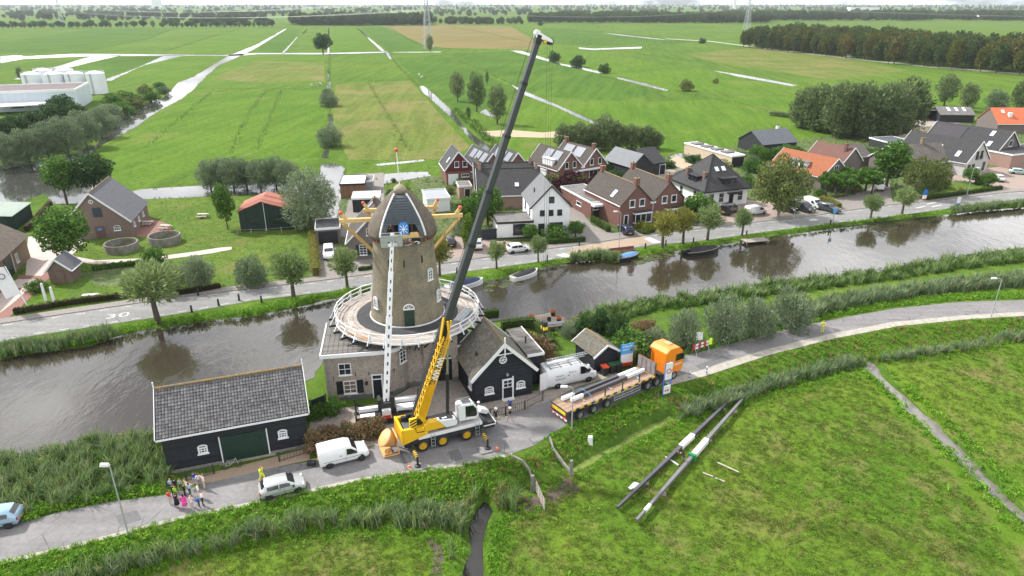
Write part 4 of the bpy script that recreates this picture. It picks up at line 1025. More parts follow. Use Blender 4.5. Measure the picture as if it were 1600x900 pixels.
bargeboards(fb,fw,fd,fe,fg,'x',o=.5,v=.33,h=.36); gutters(fb,fw,fd,fe,fg,'x',o=.45)
for xx in (-.36,fw+.36): mb(m_white).bar((xx,fd/2,fg),(xx,fd/2,fg+.85),.1).build('finial',None,fb)
cl = mb(m_tarb); siding(cl,0,fw,0,lambda z: (0,fw) if z < fe-.1 else (0,0),0); cl.build('cladding',None,fb,kind='stuff')
mb(plain('plinth',(.22,.21,.2),.9,.2)).box(-.03,fw+.03,-.1,.02,-.3,.28).build('plinth',None,fb)
for xx,zz_2 in ((3.05,1.45),(9.75,1.5)): window(fb,xx,-.05,zz_2,.8,.62,3,2,arch=True,fr=.12,bar_=.07)
gdr = mb(m_dkgreen); gdr.box(4.55,8.35,-.12,-.03,.02,2.75)
gdo = gdr.build('barn_door',None,fb)
for k in range(15): mb(m_dkgreen).box(4.56+k*.252,4.56+k*.252+.235,-.145,-.12,.03,2.74).build('plank',None,gdo)
mb(m_white).box(4.43,4.53,-.16,0,0,2.8).box(8.38,8.48,-.16,0,0,2.8).build('door_frame',None,fb)
mb(plain('sill_stone',(.3,.26,.23),.9)).box(4.2,8.9,-.35,-.12,-.1,.12).build('door_sill',None,fb)

# ---- small tiled shed
sh_ = thing('garden_shed','small black shed with brown tiled roof behind the parked van','shed',(9.1,66.4,0),R(27))
w3,d3,e3,r3 = 3.0,3.9,2.15,3.15
gable_walls(w3,d3,e3,r3,'y').build('wall',m_tarb,sh_); gable_roof(w3,d3,e3,r3,'y',o=.3,v=.3).build('roof',m_bitumen,sh_)
tf = MB(); sl = (r3-e3)/(w3/2); L = math.hypot(w3/2+.3,(w3/2+.3)*sl)
tile_field(tf,m_mosst,(-.3,d3+.28,e3-.3*sl+.15),(0,-1,0),(1,0,sl),d3+.56,L,.25,.3,rt); tile_field(tf,m_mosst,(w3+.3,-.28,e3-.3*sl+.15),(0,1,0),(-1,0,sl),d3+.56,L,.25,.3,rt)
tf.build('roof_tiles',None,sh_,kind='stuff'); MB().tube((w3/2,-.25,r3+.19),(w3/2,d3+.25,r3+.19),.1,8).build('ridge_tiles',m_brass_lichen,sh_)
bargeboards(sh_,w3,d3,e3,r3,'y',o=.34,v=.32,h=.24)
cl = mb(m_tarb); siding(cl,0,w3,0,lambda z: (0,w3) if z < e3 else (w3/2*(z-e3)/(r3-e3),w3 - w3/2*(z-e3)/(r3-e3)),0,.18); cl.build('cladding',None,sh_,kind='stuff')
# ================================================================== village houses, sheds and far buildings
bk_red = bricks('red_brick',(.20,.075,.055),(.16,.06,.048),(.17,.13,.115),samt=(.66,.9),stain=(.16,.08,.065))
bk_brown = bricks('brown_brick',(.19,.115,.09),(.155,.095,.08),(.19,.16,.14),samt=(.6,.85),stain=(.15,.12,.1))
bk_purple = bricks('purple_brick',(.215,.14,.115),(.175,.11,.10),(.22,.19,.17),samt=(.6,.85),stain=(.16,.13,.11))
bk_ochre = bricks('ochre_brick',(.24,.175,.11),(.2,.145,.10),(.22,.19,.15),samt=(.6,.85),stain=(.17,.14,.1))
bk_pink = bricks('pink_brick',(.34,.2,.16),(.30,.18,.15),(.3,.24,.21),samt=(.65,.9),stain=(.25,.17,.14))
bk_white = bricks('white_brick',(.56,.55,.53),(.48,.47,.45),(.42,.41,.39),samt=(.65,.9),stain=(.4,.39,.37))
bk_grey = bricks('grey_brown_brick',(.17,.135,.125),(.14,.115,.11),(.2,.18,.17),samt=(.6,.85),stain=(.13,.12,.11))
pl_white = plain('white_render',(.74,.75,.76),.8,.04,1.2,col2=(.6,.6,.58),c2scale=.7,c2=(.6,.85))
tl_dark = tiles('dark_tiles',(.042,.042,.045),(.06,.058,.06),mamt=(.68,.9),moss=(.10,.095,.06))
tl_brown = tiles('brown_tiles',(.06,.05,.043),(.08,.066,.055),mamt=(.6,.82),moss=(.12,.095,.055))
tl_grey = tiles('grey_tiles',(.15,.155,.165),(.18,.185,.19),mamt=(.72,.95),moss=(.14,.14,.13))
tl_orange = tiles('orange_tiles',(.36,.12,.05),(.29,.10,.05),mamt=(.56,.8),moss=(.19,.10,.06))
tl_bright = tiles('bright_orange_tiles',(.60,.16,.07),(.55,.15,.07),mamt=(.85,.95))
tl_redbr = tiles('dark_red_tiles',(.18,.085,.065),(.145,.075,.06),mamt=(.55,.8),moss=(.12,.09,.06))
tl_weath = tiles('weathered_tiles',(.12,.105,.095),(.09,.08,.077),mamt=(.5,.78),moss=(.19,.16,.11))
tl_slate = tiles('old_slate_tiles',(.13,.13,.15),(.155,.155,.175),mamt=(.66,.9),moss=(.14,.13,.11),tw=.25,th=.3)
rf_rust = boards('rusty_corrugated_sheet',(.28,.085,.055),.9,.8,.3,vert=True,col2=(.3,.11,.075))
rf_palegreen = plain('pale_green_sheet',(.29,.35,.30),.6,.08,.5)
rf_flat = plain('grey_roofing',(.14,.135,.13),.9,.2,.8,col2=(.2,.18,.16),c2scale=.6)
rf_white = plain('pale_flat_roof',(.55,.55,.56),.8,.08,.6,col2=(.42,.42,.42),c2scale=.5)
rf_lead = plain('slate_grey_sheet',(.09,.10,.115),.55,.12,.8)
bd_black = boards('black_boards',(.024,.026,.03),.22,.6,.25)
bd_green = boards('dark_green_boards',(.012,.03,.022),.25,.7,.3,vert=True)
bd_brown = boards('brown_cladding',(.20,.105,.06),.14,.7,.3,vert=True)
bd_wine = plain('wine_red_cladding',(.085,.012,.018),.55,.12,2)
solar = plain('solar_glass',(.20,.215,.24),.12,.06,1.5,spec=.9)
sky_gl = plain('skylight_glass',(.62,.68,.74),.12,.08,1.5,spec=.8)
m_blackp = plain('black_frame_paint',(.02,.021,.024),.4,.15,3)
m_conc = plain('old_concrete',(.22,.205,.185),.95,.25,1.5,col2=(.12,.115,.10),c2scale=1.1,c2=(.45,.7),bump=.4)
def house(name,label,A,B,eave,ridge,depth,axis,wall,roof,cat='house',rx=.5,rot=None,w=None,trim=m_white,o=.35,v=.25,barge=True,gut=True,gables=1,ridgecap=None,group=None,eaveB=None,tag_roof='roof'):
    a = A if len(A) == 3 else G(*A); a = Vector((a[0],a[1])); b = B if len(B) == 3 else G(*B); b = Vector((b[0],b[1]))
    W,rr = basis(a,b)
    if w: W = w
    if rot is not None: rr = R(rot)
    t = thing(name,label,cat,(a.x,a.y,0),rr,group)
    t['_'] = 0; del t['_']
    g = W/gables; wm = MB(); rm = MB()
    for k in range(gables):
        off = MT((g*k,0,0))
        if axis == 'y': wm.at(off).prism([(0,-.3),(g,-.3),(g,eaveB or eave),(g*rx,ridge),(0,eave)],0,depth,'y')
        else: wm.at(off).prism([(0,-.3),(depth,-.3),(depth,eave),(depth*rx,ridge),(0,eave)],0,g,'x')
    wm.build('wall',wall,t)
    for k in range(gables):
        oo = o if gables == 1 else 0.0
        if eaveB is None: rmk = gable_roof(g,depth,eave,ridge,axis,rx,oo,v)
        else:
            rmk = MB(); sl = (ridge-eave)/(g*rx); s2 = (ridge-eaveB)/(g*(1-rx)); R0 = (g*rx,-v,ridge+.14); R1 = (g*rx,depth+v,ridge+.14)
            slab(rmk,(-o,-v,eave-o*sl+.14),R0,R1,(-o,depth+v,eave-o*sl+.14),.14); slab(rmk,R0,(g+o,-v,eaveB-o*s2+.14),(g+o,depth+v,eaveB-o*s2+.14),R1,.14)
        ro = rmk.build(tag_roof,roof,t,(g*k,0,0))
        if ridgecap:
            c = MB()
            if axis == 'y': c.tube((g*rx,-v,ridge+.14),(g*rx,depth+v,ridge+.14),.12,6)
            else: c.tube((-v,depth*rx,ridge+.14),(g+v,depth*rx,ridge+.14),.12,6)
            c.build('ridge_tiles',ridgecap,t,(g*k,0,0))
        if barge:
            n0 = len(t.children)
            if eaveB is None: bargeboards(t,g,depth,eave,ridge,axis,rx,oo,v,h=.24,mat=trim)
            else:
                m = MB(); m.bar((-o,-v-.03,eave-o*sl+.1),(g*rx,-v-.03,ridge+.1),.06,.28); m.bar((g*rx,-v-.032,ridge+.1),(g+o,-v-.032,eaveB-o*s2+.1),.06,.28); m.build('bargeboard',trim,t)
            for q in [c for c in t.children if c.name.startswith('bargeboard')][-2:] if k else []: q.location.x = g*k
    if gut and eaveB is None: gutters(t,W,depth,eave,ridge,axis,rx if gables == 1 else .5,o if gables == 1 else .15,v,mat=trim)
    return t,W
def on_slope(W,D,eave,ridge,axis,rx,side,u,v,x0=0.0):
    """point and frame on a roof slope: u metres along the ridge, v 0..1 from eaves to ridge"""
    if axis == 'y':
        if side == 'l': p = Vector((x0+W*rx*v,u,eave+(ridge-eave)*v)); s = Vector((W*rx,0,ridge-eave)).normalized(); a = Vector((0,-1,0))
        else: p = Vector((x0+W-W*(1-rx)*v,u,eave+(ridge-eave)*v)); s = Vector((-W*(1-rx),0,ridge-eave)).normalized(); a = Vector((0,1,0))
    else:
        p = Vector((x0+u,D*rx*v,eave+(ridge-eave)*v)); s = Vector((0,D*rx,ridge-eave)).normalized(); a = Vector((1,0,0))
    return p,a,s,a.cross(s)
def roof_item(t,name,mat,fr,w,h,lift=.22,th=.1,frame=None):
    p,a,s,n = fr; c = p + n*lift; m = mb(mat)
    slab(m,c-a*w/2-s*h/2,c+a*w/2-s*h/2,c+a*w/2+s*h/2,c-a*w/2+s*h/2,th); o = m.build(name,None,t)
    if frame:
        c2 = c + n*.015; e = .07
        f = mb(frame)
        cs = [c2-a*w/2-s*h/2,c2+a*w/2-s*h/2,c2+a*w/2+s*h/2,c2-a*w/2+s*h/2]
        for i in range(4): f.bar(cs[i],cs[(i+1) % 4],e,e,up=tuple(n))
        f.build('frame',None,o)
    return o
def chimney(t,x,y,z0,z1,w=.6,d=.6,mat=None):
    m = mb(mat or bk_red).box(x-w/2,x+w/2,y-d/2,y+d/2,z0,z1); m.mat(m_brass_lichen).box(x-w/2-.06,x+w/2+.06,y-d/2-.06,y+d/2+.06,z1,z1+.14)
    m.mat(m_dmetal).tube((x,y,z1+.1),(x,y,z1+.4),.1,8); return m.build('chimney',None,t)
def door(t,x,y,z,w,h,mat=m_dkgreen,fm=m_white,rot=0,f=.09):
    m = mb(fm); m.box(-w/2-f,-w/2,-.09,.02,0,h); m.box(w/2,w/2+f,-.09,.02,0,h); m.box(-w/2-f,w/2+f,-.09,.02,h,h+f)
    o = m.build('door_frame',None,t,(x,y,z),rot=(0,0,rot)); p = mb(mat).box(-w/2,w/2,-.05,.02,0,h)
    for i in range(4): p.box(-w/2+.06+(w-.12)*i/4,-w/2+.03+(w-.12)*(i+1)/4,-.062,-.05,.1,h-.08)
    p.build('door',None,o); return o
def flat_box(name,label,cat,A,B,depth,h,wall,roof,rot=None,w=None,edge=m_white,group=None,z0=-.3,ov=.15):
    a = A if len(A) == 3 else G(*A); b = B if len(B) == 3 else G(*B); W,rr = basis(Vector((a[0],a[1])),Vector((b[0],b[1])))
    if w: W = w
    if rot is not None: rr = R(rot)
    t = thing(name,label,cat,(a[0],a[1],0),rr,group)
    mb(wall).box(0,W,0,depth,z0,h).build('wall',None,t)
    f = mb(edge); e = ov
    f.box(-e,W+e,-e,-e+.1,h-.15,h+.22); f.box(-e,W+e,depth+e-.1,depth+e,h-.15,h+.22); f.box(-e,-e+.1,-e+.1,depth+e-.1,h-.15,h+.22); f.box(W+e-.1,W+e,-e+.1,depth+e-.1,h-.15,h+.22)
    f.build('fascia',None,t); mb(roof).box(-e+.1,W+e-.1,-e+.1,depth+e-.1,h,h+.1).build('flat_roof',None,t)
    return t,W
# 1 museum house on the left
t,W = house('brick_house','purple brick gabled house with blue attic shutter beside two round basins',(125,375),(202.5,372),4.9,8.0,12.3,'y',bk_purple,tl_slate,rx=.36,rot=14,w=8.4,eaveB=2.9,ridgecap=m_brass_lichen)
wv = mb(plain('blue_grey_shutter',(.035,.055,.075),.5,.15,2)).box(3.0,4.4,-.08,.02,3.9,5.5); wv.build('shutter',None,t)
for k in range(6): mb(MATS['blue_grey_shutter']).box(3.0+k*.234,3.0+k*.234+.215,-.1,-.08,3.92,5.48).build('plank',None,t)
rnd = mb(m_white); rnd.at(MT((3.1,-.03,6.6)) @ MR(R(90),4,'X')); rnd.lathe([(.26,0),(.36,0),(.36,.06),(.26,.06),(.26,0)],16,cap=False); rnd.mat(m_glass).lathe([(.28,.01),(.0,.012)],16,cap=False)
for k in range(2): rnd.mat(m_white).bar((-.28*cos(k*1.57),-.28*sin(k*1.57),.04),(.28*cos(k*1.57),.28*sin(k*1.57),.04),.05)
rnd.build('round_window',None,t)
door(t,3.5,0,0,1.5,2.2,plain('faded_wine_door',(.13,.075,.07),.6),bk_purple)
mb(plain('blue_notice',(.06,.25,.65),.4)).box(3.15,3.85,-.12,-.05,1.5,1.85).build('notice_board',None,t)
for xx in (.9,6.2): window(t,xx,0,1.25,1.05,.65,3,2,arch=True)
for k in range(3): window(t,8.4,2.2+k*3.2,1.2,.9,.9,2,2,rot=R(90))
# 2-3 buildings cut by the left edge
t,W = house('thatched_barn','long ochre brick barn with thatched roof at the edge of pale yard',(-40,489),(48,402),3.8,6.9,9.5,'x',bk_ochre,m_thatch,'barn',barge=False,gut=False,o=.6,v=.4)
door(t,13.8,0,0,2.2,3.2,m_dkgreen,m_dkgreen); window(t,17.3,0,1.0,.9,1.4,2,3); window(t,9.6,0,1.0,.9,1.4,2,3)
mb(m_white).tube((15.4,-.1,0),(15.4,-.1,3.6),.05,6).build('drainpipe',None,t)
q = G(52,339); s_ = MB(); t = thing('green_shed','dark green shed with pale sheet roof beside the pond','shed',(q.x,q.y,0),R(105))
mb(bd_green).prism([(0,-.3),(9,-.3),(9,3.6),(0,2.7)],-9,0,'x').build('wall',None,t)
sl_ = mb(rf_palegreen); slab(sl_,(-9.3,-.3,2.82),(.3,-.3,2.82),(.3,9.2,3.75),(-9.3,9.2,3.75),.1)
for k in range(14): sl_.bar((-9.0+k*.7,-.3,2.84),(-9.0+k*.7,9.2,3.77),.04,.04)
sl_.build('roof',None,t)
# 4 little brick shed
t,W = house('brick_shed','tiny brick shed with white bargeboards under the tall leafy tree',(80,444),(106,443),2.2,3.7,3.4,'y',bk_brown,tl_slate,'shed',rx=.45,rot=10,w=2.9)
door(t,1.45,0,0,1.1,1.9,bk_brown,bk_brown)
# 5 green barn with rusty roof
t,W = house('rusty_roof_barn','dark green barn with rusty red sheet roof beside the big willow',(377,362),(459,358),3.7,5.3,7.0,'y',bd_green,rf_rust,'barn',rx=.44,barge=False,gut=False,o=.25,v=.2)
mb(m_white).tube((4.4,-.1,0),(4.4,-.1,5.2),.05,6).build('drainpipe',None,t)
for xx in (2.4,6.7): window(t,xx,0,1.6,1.6,.8,2,1,fm=bd_green)
fpn = thing('post_fence','low wire fence on wooden posts in front of the green barn','fence',(0,0,0)); pq = [G(x,y) for x,y in ((372,366),(393,365.5),(416,364.5),(440,362.5),(462,360.5))]
for a in pq: mb(m_plank3).box(a.x-.06,a.x+.06,a.y-.06,a.y+.06,-.1,.95).build('post',None,fpn)
mb(m_plank3).path([(a.x,a.y-.07,.8) for a in pq],.03,5).build('rail',None,fpn)
# 6 garage
t,W = flat_box('garage','low grey garage with black door and flat roof beside yellow hedge','garage',(496,383),(523,381),5.6,2.75,bk_grey,m_bitumen,w=3.9)
mb(m_blackp).box(.35,3.5,-.06,.02,0,2.3).build('garage_door',None,t)
# 7 brick house by the mill
t,W = house('gabled_house','grey brown brick house with white windows and black shutters behind windmill',(546,407),(590,401),3.1,7.6,9.5,'y',bk_grey,tl_brown,rot=9,w=8.8)
for xx in (2.3,4.75):
    window(t,xx,0,.8,1.15,1.75,2,4)
    for sg in (-1,1): mb(m_dkgreen).box(xx+sg*.86-.26,xx+sg*.86+.26,-.07,0,.8,2.55).build('shutter',None,t)
window(t,4.3,0,4.0,2.6,1.2,6,2)
chimney(t,4.4,6.0,6.5,8.4); roof_item(t,'roof_light',m_zinc,on_slope(W,9.5,3.1,7.6,'y',.5,'l',7.2,.75),1.2,2.4)
# 8-9 modern garden building and canopies
t,W = flat_box('garden_house','brown boarded cube with pale flat roof beside the straight ditch','garden house',(533,310),(567,304),8.0,2.9,bd_brown,rf_white,edge=m_blackp,rot=8)
t,W = flat_box('carport','open carport with wide white flat roof behind brown cube','carport',(552,332),(594,329),5.0,2.7,m_blackp,rf_white,rot=8)  # solid black box paints the shade under the open roof
t,W = flat_box('summer_house','small grey flat roofed annex to the right of brown cube','annex',(569,300),(582,298),5.0,2.3,m_zinc,rf_flat,rot=8)
# 10 wine red house
t,W = house('wine_red_house','small dark red gabled house with white garage door',(698,289),(734,286.5),3.6,7.3,8.5,'y',bk_red,tl_dark,rx=.46,w=6.2,rot=14)
cl = mb(bd_wine); cl.prism([(.02,3.0),(6.18,3.0),(6.18,3.62),(2.85,7.2),(.02,3.62)],-.06,.0,'y'); cl.build('cladding',None,t)
for xx in (2.4,4.25): window(t,xx,-.05,3.9,1.05,1.35,1,1)
gd = mb(m_white).box(.4,2.7,-.08,0,0,2.4); 
for k in range(5): gd.box(.42,2.68,-.1,-.08,.05+k*.47,.46+k*.47)
gd.build('garage_door',None,t); window(t,4.3,0,1.6,1.8,.75,3,1)
roof_item(t,'skylight',sky_gl,on_slope(W,8.5,3.6,7.3,'y',.46,'l',2.6,.38),.7,1.4)
# 11 two houses with solar panels
for (ax,ay),lab in (((770,240),'brick gable with solar panels directly behind the long dark roofs'),((808.7,239),'brick gable with solar panels partly hidden behind crane boom')):
    p = G(ax,ay,7.2); c,s = cos(R(26)),sin(R(26)); t,W = house('solar_house',lab,(p.x-3.4*c,p.y-3.4*s,0),(p.x+3.4*c,p.y+3.4*s,0),3.2,7.2,11,'y',bk_red,tl_dark,group='brick houses with solar panels')
    for u in (2.2,5.2,8.0): roof_item(t,'solar_panel',solar,on_slope(W,11,3.2,7.2,'y',.5,'l',u,.68),2.3,2.2)
    window(t,3.4,0,3.8,1.2,1.2,2,1)
# 12 long roofed row
for (lx,ly),(qx,qy),lab in (((745,264.5),(842,262.5),'long brick house with big black tiled roof, nearer of two'),((741,255.5),(832,253.5),'long brick house with black tiled roof, farther of two')):
    p,q = G(lx,ly,7),G(qx,qy,7); d_ = Vector((q.x-p.x,q.y-p.y)); L_ = d_.length; rr = math.atan2(d_.y,d_.x); n = Vector((-sin(rr),cos(rr))); a = Vector((p.x,p.y)) - n*4.5
    t,W = house('long_house',lab,(a.x,a.y,0),(a.x+d_.x,a.y+d_.y,0),2.9,7.0,9,'x',bk_pink,tl_dark,ridgecap=tl_brown)
    chimney(t,.5,4.5,6.6,8.0,mat=bk_pink); chimney(t,W-.6,4.5,6.6,7.8,mat=bk_pink)
    roof_item(t,'skylight',sky_gl,on_slope(W,9,2.9,7,'x',.5,'f',W*.62,.35),.8,.9)
    window(t,0,3,4.3,.9,1.1,1,1,rot=R(-90)); window(t,0,4.5,1,1.2,1.4,2,1,rot=R(-90))
t,W = flat_box('porch_annex','low brick porch with white door frame beside the shrubs','annex',(718,311),(734,308),4.0,2.6,bk_pink,rf_flat,rot=12); door(t,1.7,0,0,1.1,2.1,m_black)
t,W = flat_box('glass_veranda','pale flat glass veranda roof behind the mill cap','veranda',(668,332),(684,330),7.0,2.6,m_white,solar,rot=14,w=4.5)
# 13 red double house
t,W = house('semi_detached_house','red brick double house with solar panels behind copper shrub',(870.5,289),(947,276),3.2,7.0,11.5,'y',bk_red,tl_brown,gables=2)
g = W/2
for xx in (g*.36,g*.66,g+g*.36,g+g*.7): window(t,xx,0,3.35,1.0,1.5,1,1)
window(t,g*.25,0,.9,1.0,.9,1,1); window(t,g*1.45,0,.5,2.6,1.7,2,1)
mb(m_white).box(g*.6,g*1.75,-.9,0,2.45,2.65).build('awning',None,t)
mb(m_white).box(g-.55,g+.55,-.2,.05,3.0,3.35).tube((g,-.12,0),(g,-.12,3.0),.05,6).build('drain_hopper',None,t)
for u in (3.2,6.5): roof_item(t,'solar_panel',solar,on_slope(g,11.5,3.2,7,'y',.5,'l',u,.66),2.6,2.5)
for u in (4.2,8.2): roof_item(t,'solar_panel',solar,on_slope(g,11.5,3.2,7,'y',.5,'l',u,.64,g),3.2,2.6)
dm = mb(m_white).box(.35,2.0,2.5,6.3,3.4,5.1); dm.mat(rf_white).box(.25,2.3,2.35,6.45,5.1,5.22); dm.build('dormer',None,t)
chimney(t,g*1.5,.6,6.5,8.0,.8,.7); chimney(t,g*1.5,10.8,6.5,8.0,.8,.7)
t,W = flat_box('white_shed','white flat roofed shed against the red double house','shed',(853,284),(866,281),4,2.6,pl_white,rf_white,rot=28)
# 14 white house
t,W = house('white_house','white rendered house with grey tiled roof and black window frames',(831,369.5),(888.6,366),5.4,8.9,9.5,'y',pl_white,tl_grey,trim=m_blackp,rot=9,gut=False)
for xx in (W*.27,W*.5,W*.73): window(t,xx,0,3.6,.85,1.1,1,1,fm=m_blackp,sill=False)
window(t,W*.51,0,5.9,.95,1.15,1,1,fm=m_blackp,sill=False); window(t,W*.64,0,.6,2.4,1.8,1,1,fm=m_blackp)
door(t,W*.25,0,0,.95,2.2,m_blackp,m_blackp); mb(m_blackp).box(-.02,W+.02,-.04,.02,-.2,.25).build('plinth',None,t)
for yy in (2.0,6.5): window(t,0,yy,3.4,.7,1.5,1,1,rot=R(-90),fm=m_blackp)
mb(m_dmetal).tube((1.2,4.5,6.4),(1.2,4.5,7.6),.12,8).build('vent_pipe',None,t)
t,W = flat_box('white_annex','white flat roofed annex with two black windows beside white house','annex',(777,374),(831,369.5),5.5,2.9,pl_white,rf_flat,edge=m_blackp,rot=9)
window(t,W*.62,0,.7,2.2,1.9,2,1,fm=m_blackp); mb(m_blackp).box(-.02,W,-.04,.02,-.2,.25).build('plinth',None,t)
t,W = flat_box('dark_screen','dark blue grey garden screen left of the white annex','fence',(752,375.5),(776,373.5),.12,1.7,plain('navy_screen',(.02,.026,.04),.6),m_blackp,edge=m_blackp,ov=.05)
# 15 brick double house with annex
t,W = house('brick_double_house','brown brick double house with chimneys, white bay windows and dark roofs',(967,356),(1066,342),4.1,7.5,13.0,'y',bk_red,tl_brown,gables=2,ridgecap=m_brass_lichen,barge=False)
g = W/2
for k in (0,1):
    x0 = g*k
    for xx in (.36,.66): window(t,x0+g*xx,0,3.55,1.2,1.45,1,1,fr=.13)
    by = mb(m_white); by.box(x0+g*.42,x0+g*.92,-.75,0,.5,.7); by.box(x0+g*.40,x0+g*.94,-.85,0,2.3,2.6); by.mat(m_bitumen).box(x0+g*.40,x0+g*.94,-.85,0,2.6,2.75); by.mat(bk_red).box(x0+g*.43,x0+g*.91,-.7,0,-.2,.5)
    bo = by.build('bay_window',None,t); wb = mb(m_white)
    for q in range(4): wb.box(x0+g*(.42+.1667*q*.97),x0+g*(.42+.1667*q*.97)+.1,-.74,-.66,.7,2.3)
    wb.build('mullion',None,bo); mb(m_glass).box(x0+g*.425,x0+g*.915,-.7,-.02,.7,2.3).build('pane',None,bo)
    chimney(t,x0+g*.5,.5,7.0,8.7,.85,.8); chimney(t,x0+g*.5,12.5,7.0,8.5,.8,.8)
window(t,g*.2,0,.4,1.0,1.9,1,1,fr=.13)
mb(m_white).box(g-.55,g+.55,-.2,.05,3.9,4.25).tube((g,-.12,0),(g,-.12,3.9),.05,6).build('drain_hopper',None,t)
roof_item(t,'skylight',sky_gl,on_slope(g,13,4.1,7.5,'y',.5,'l',4.0,.34),.9,1.6)
t2,W2 = flat_box('brick_annex','flat roofed brick annex with carport left of the brick double house','annex',(923,341),(965,350),13.0,3.0,bk_red,rf_flat,rot=22,w=5.2)
mb(m_blackp).box(.5,3.4,-.04,.02,0,2.4).build('garage_door',None,t2); mb(m_white).box(-.2,5.3,-1.5,-.2,2.55,2.95).build('canopy',None,t2)
for xx in (.9,2.3): window(t2,xx,-.05,1.6,1.1,.8,1,1)
window(t2,0,5,1.2,2.0,.8,1,1,rot=R(-90)); m = mb(m_white)
for k in range(3): m.ball((4.2,6+k*1.2,3.4),.5,10,6,(1,1,.8))
m.build('roof_box',None,t2)
# 16 black barns behind
t,W = house('black_barn','black barn with plain dark roof turned towards the road',(985,281),(1010,276),3.0,5.6,10,'y',bd_black,rf_lead,'barn',rot=30,w=6.5,barge=False,gut=False)
t,W = house('black_barn','black barn with tiled roof and open doorway facing gravel yard',(1007,276),(1036,272),3.0,5.8,8,'x',bd_black,tl_dark,'barn',barge=False,gut=False)
door(t,5.2,0,0,1.6,2.3,m_black); window(t,1.4,0,1.5,.8,.8,1,1)
# 17 white villa with pyramid roof
a = G(1099,326); vr = R(21); t = thing('white_villa','white villa with black pyramid roof and small dormers','house',(a.x,a.y,0),vr); VW,VD = 10.4,11.5
mb(pl_white).box(0,VW,0,VD,-.3,3.6).build('wall',None,t)
m = mb(tl_dark); e = .6; ap = (VW/2,VD/2,9.5); cs = [(-e,-e,3.5),(VW+e,-e,3.5),(VW+e,VD+e,3.5),(-e,VD+e,3.5)]
for i in range(4): m.add([cs[i],cs[(i+1) % 4],ap],[(0,1,2)])
m.add(cs,[(3,2,1,0)]); m.build('roof',None,t)
m = mb(m_blackp); m.box(-.72,VW+.72,-.72,-.6,3.3,3.6); m.box(-.72,VW+.72,VD+.6,VD+.72,3.3,3.6); m.box(-.72,-.6,-.6,VD+.6,3.3,3.6); m.box(VW+.6,VW+.72,-.6,VD+.6,3.3,3.6); m.build('gutter',None,t)
m = mb(m_blackp)
for i in range(4): m.tube(cs[i],ap,.1,6)
m.build('hip_tiles',None,t)
for xx in (1.6,4.0,8.6): window(t,xx,0,.9,1.25,2.0,1,2,fm=m_white)
door(t,6.4,0,0,1.1,2.5,m_black); mb(m_blackp).box(5.3,7.9,-1.2,0,2.6,2.75).build('canopy',None,t)
for yy in (3.2,8): window(t,0,yy,.9,1.1,2.0,1,2,rot=R(-90))
sl_ = 6.0/(VW/2+e)
for xx in (4.5,6.1):
    m = mb(sky_gl); y0 = 2.6; z0 = 3.5+(y0+e)*6/(VD/2+e)+.15; slab(m,(xx-.4,y0,z0),(xx+.4,y0,z0),(xx+.4,y0+.75,z0+.75*6/(VD/2+e)),(xx-.4,y0+.75,z0+.75*6/(VD/2+e)),.1); m.build('skylight',None,t)
m = mb(m_blackp).box(4.2,7.4,.4,2.8,4.0,5.5); m.box(3.9,7.7,.1,3.4,5.5,5.68); d_ = m.build('dormer',None,t)
for xx in (5.0,6.6): w_ = mb(m_glass).box(xx-.55,xx+.55,.36,.4,4.35,5.3); w_.build('pane',None,d_)
m = mb(m_blackp).box(.4,2.6,3.6,6.6,4.2,5.6); m.box(.1,3.0,3.3,6.9,5.6,5.75); d_ = m.build('dormer',None,t)
for yy in (4.2,5.1,6.0): mb(m_glass).box(.36,.4,yy-.32,yy+.32,4.5,5.4).build('pane',None,d_)
chimney(t,1.5,2.6,4.5,6.6,.7,.7,bk_brown); chimney(t,1.2,8.0,4.5,6.4,.7,.7,bk_brown)
# 18-21 further houses to the right
t,W = flat_box('garden_studio','long beige flat roofed studio with row of roof lights','studio',(1142,261.5),(1162,259.5),19,2.7,plain('beige_render',(.52,.42,.30),.8,.1,1),rf_white,rot=24)
mb(m_blackp).box(.1,W-.1,-.06,.02,0,2.4).build('glazed_front',None,t)
for k in range(4): mb(rf_flat).box(.6,W-.6,3+k*4,5.2+k*4,2.75,3.15).build('roof_light',None,t)
t,W = house('dark_barn','black barn with smooth slate grey roof by a lawn',(1190,241),(1243,236),2.6,5.4,10,'x',bd_black,rf_lead,'barn',barge=False,gut=False,trim=m_blackp)
chimney(t,W-2,6,4.5,6.2,.8,.6,m_white)
t,W = house('orange_tiled_house','house with weathered orange tiled roof and white dormer',(1281,299),(1325,290),3.3,6.6,14,'y',bk_grey,tl_orange,rot=30,w=8.5)
m = mb(m_white).box(.5,2.6,5,10,3.6,5.2); m.mat(rf_flat).box(.3,3.0,4.8,10.2,5.2,5.35); d_ = m.build('dormer',None,t)
for yy in (6,7.5,9): mb(m_glass).box(.46,.5,yy-.5,yy+.5,4.0,5.0).build('pane',None,d_)
window(t,4.2,0,4.0,1.4,1.2,2,1); window(t,2.5,0,.8,1.8,1.5,2,1)
p = G(1331,286); t,W = house('dark_red_tiled_house','house with dull red tiled roof directly behind the orange one',(p.x,p.y+6,0),(p.x+6,p.y+9.5,0),3.3,6.4,10,'y',bk_grey,tl_redbr,rot=30,w=7); chimney(t,2.5,1.5,5.5,7.3)
t,W = house('tiled_outbuilding','low brick outbuilding with weathered grey tiled roof behind trees',(1312,262),(1357,258),2.5,4.8,8,'x',bk_grey,tl_weath,'outbuilding',barge=False)
t,W = house('bungalow','brick bungalow with wide weathered brown roof behind two birches',(1408,276),(1490,269),2.9,6.2,10.5,'x',bk_grey,tl_weath); chimney(t,W*.62,5.2,5.9,7.6,.9,.7,bk_ochre)
for k in range(3): window(t,2+k*4,0,.8,1.8,1.4,2,1)
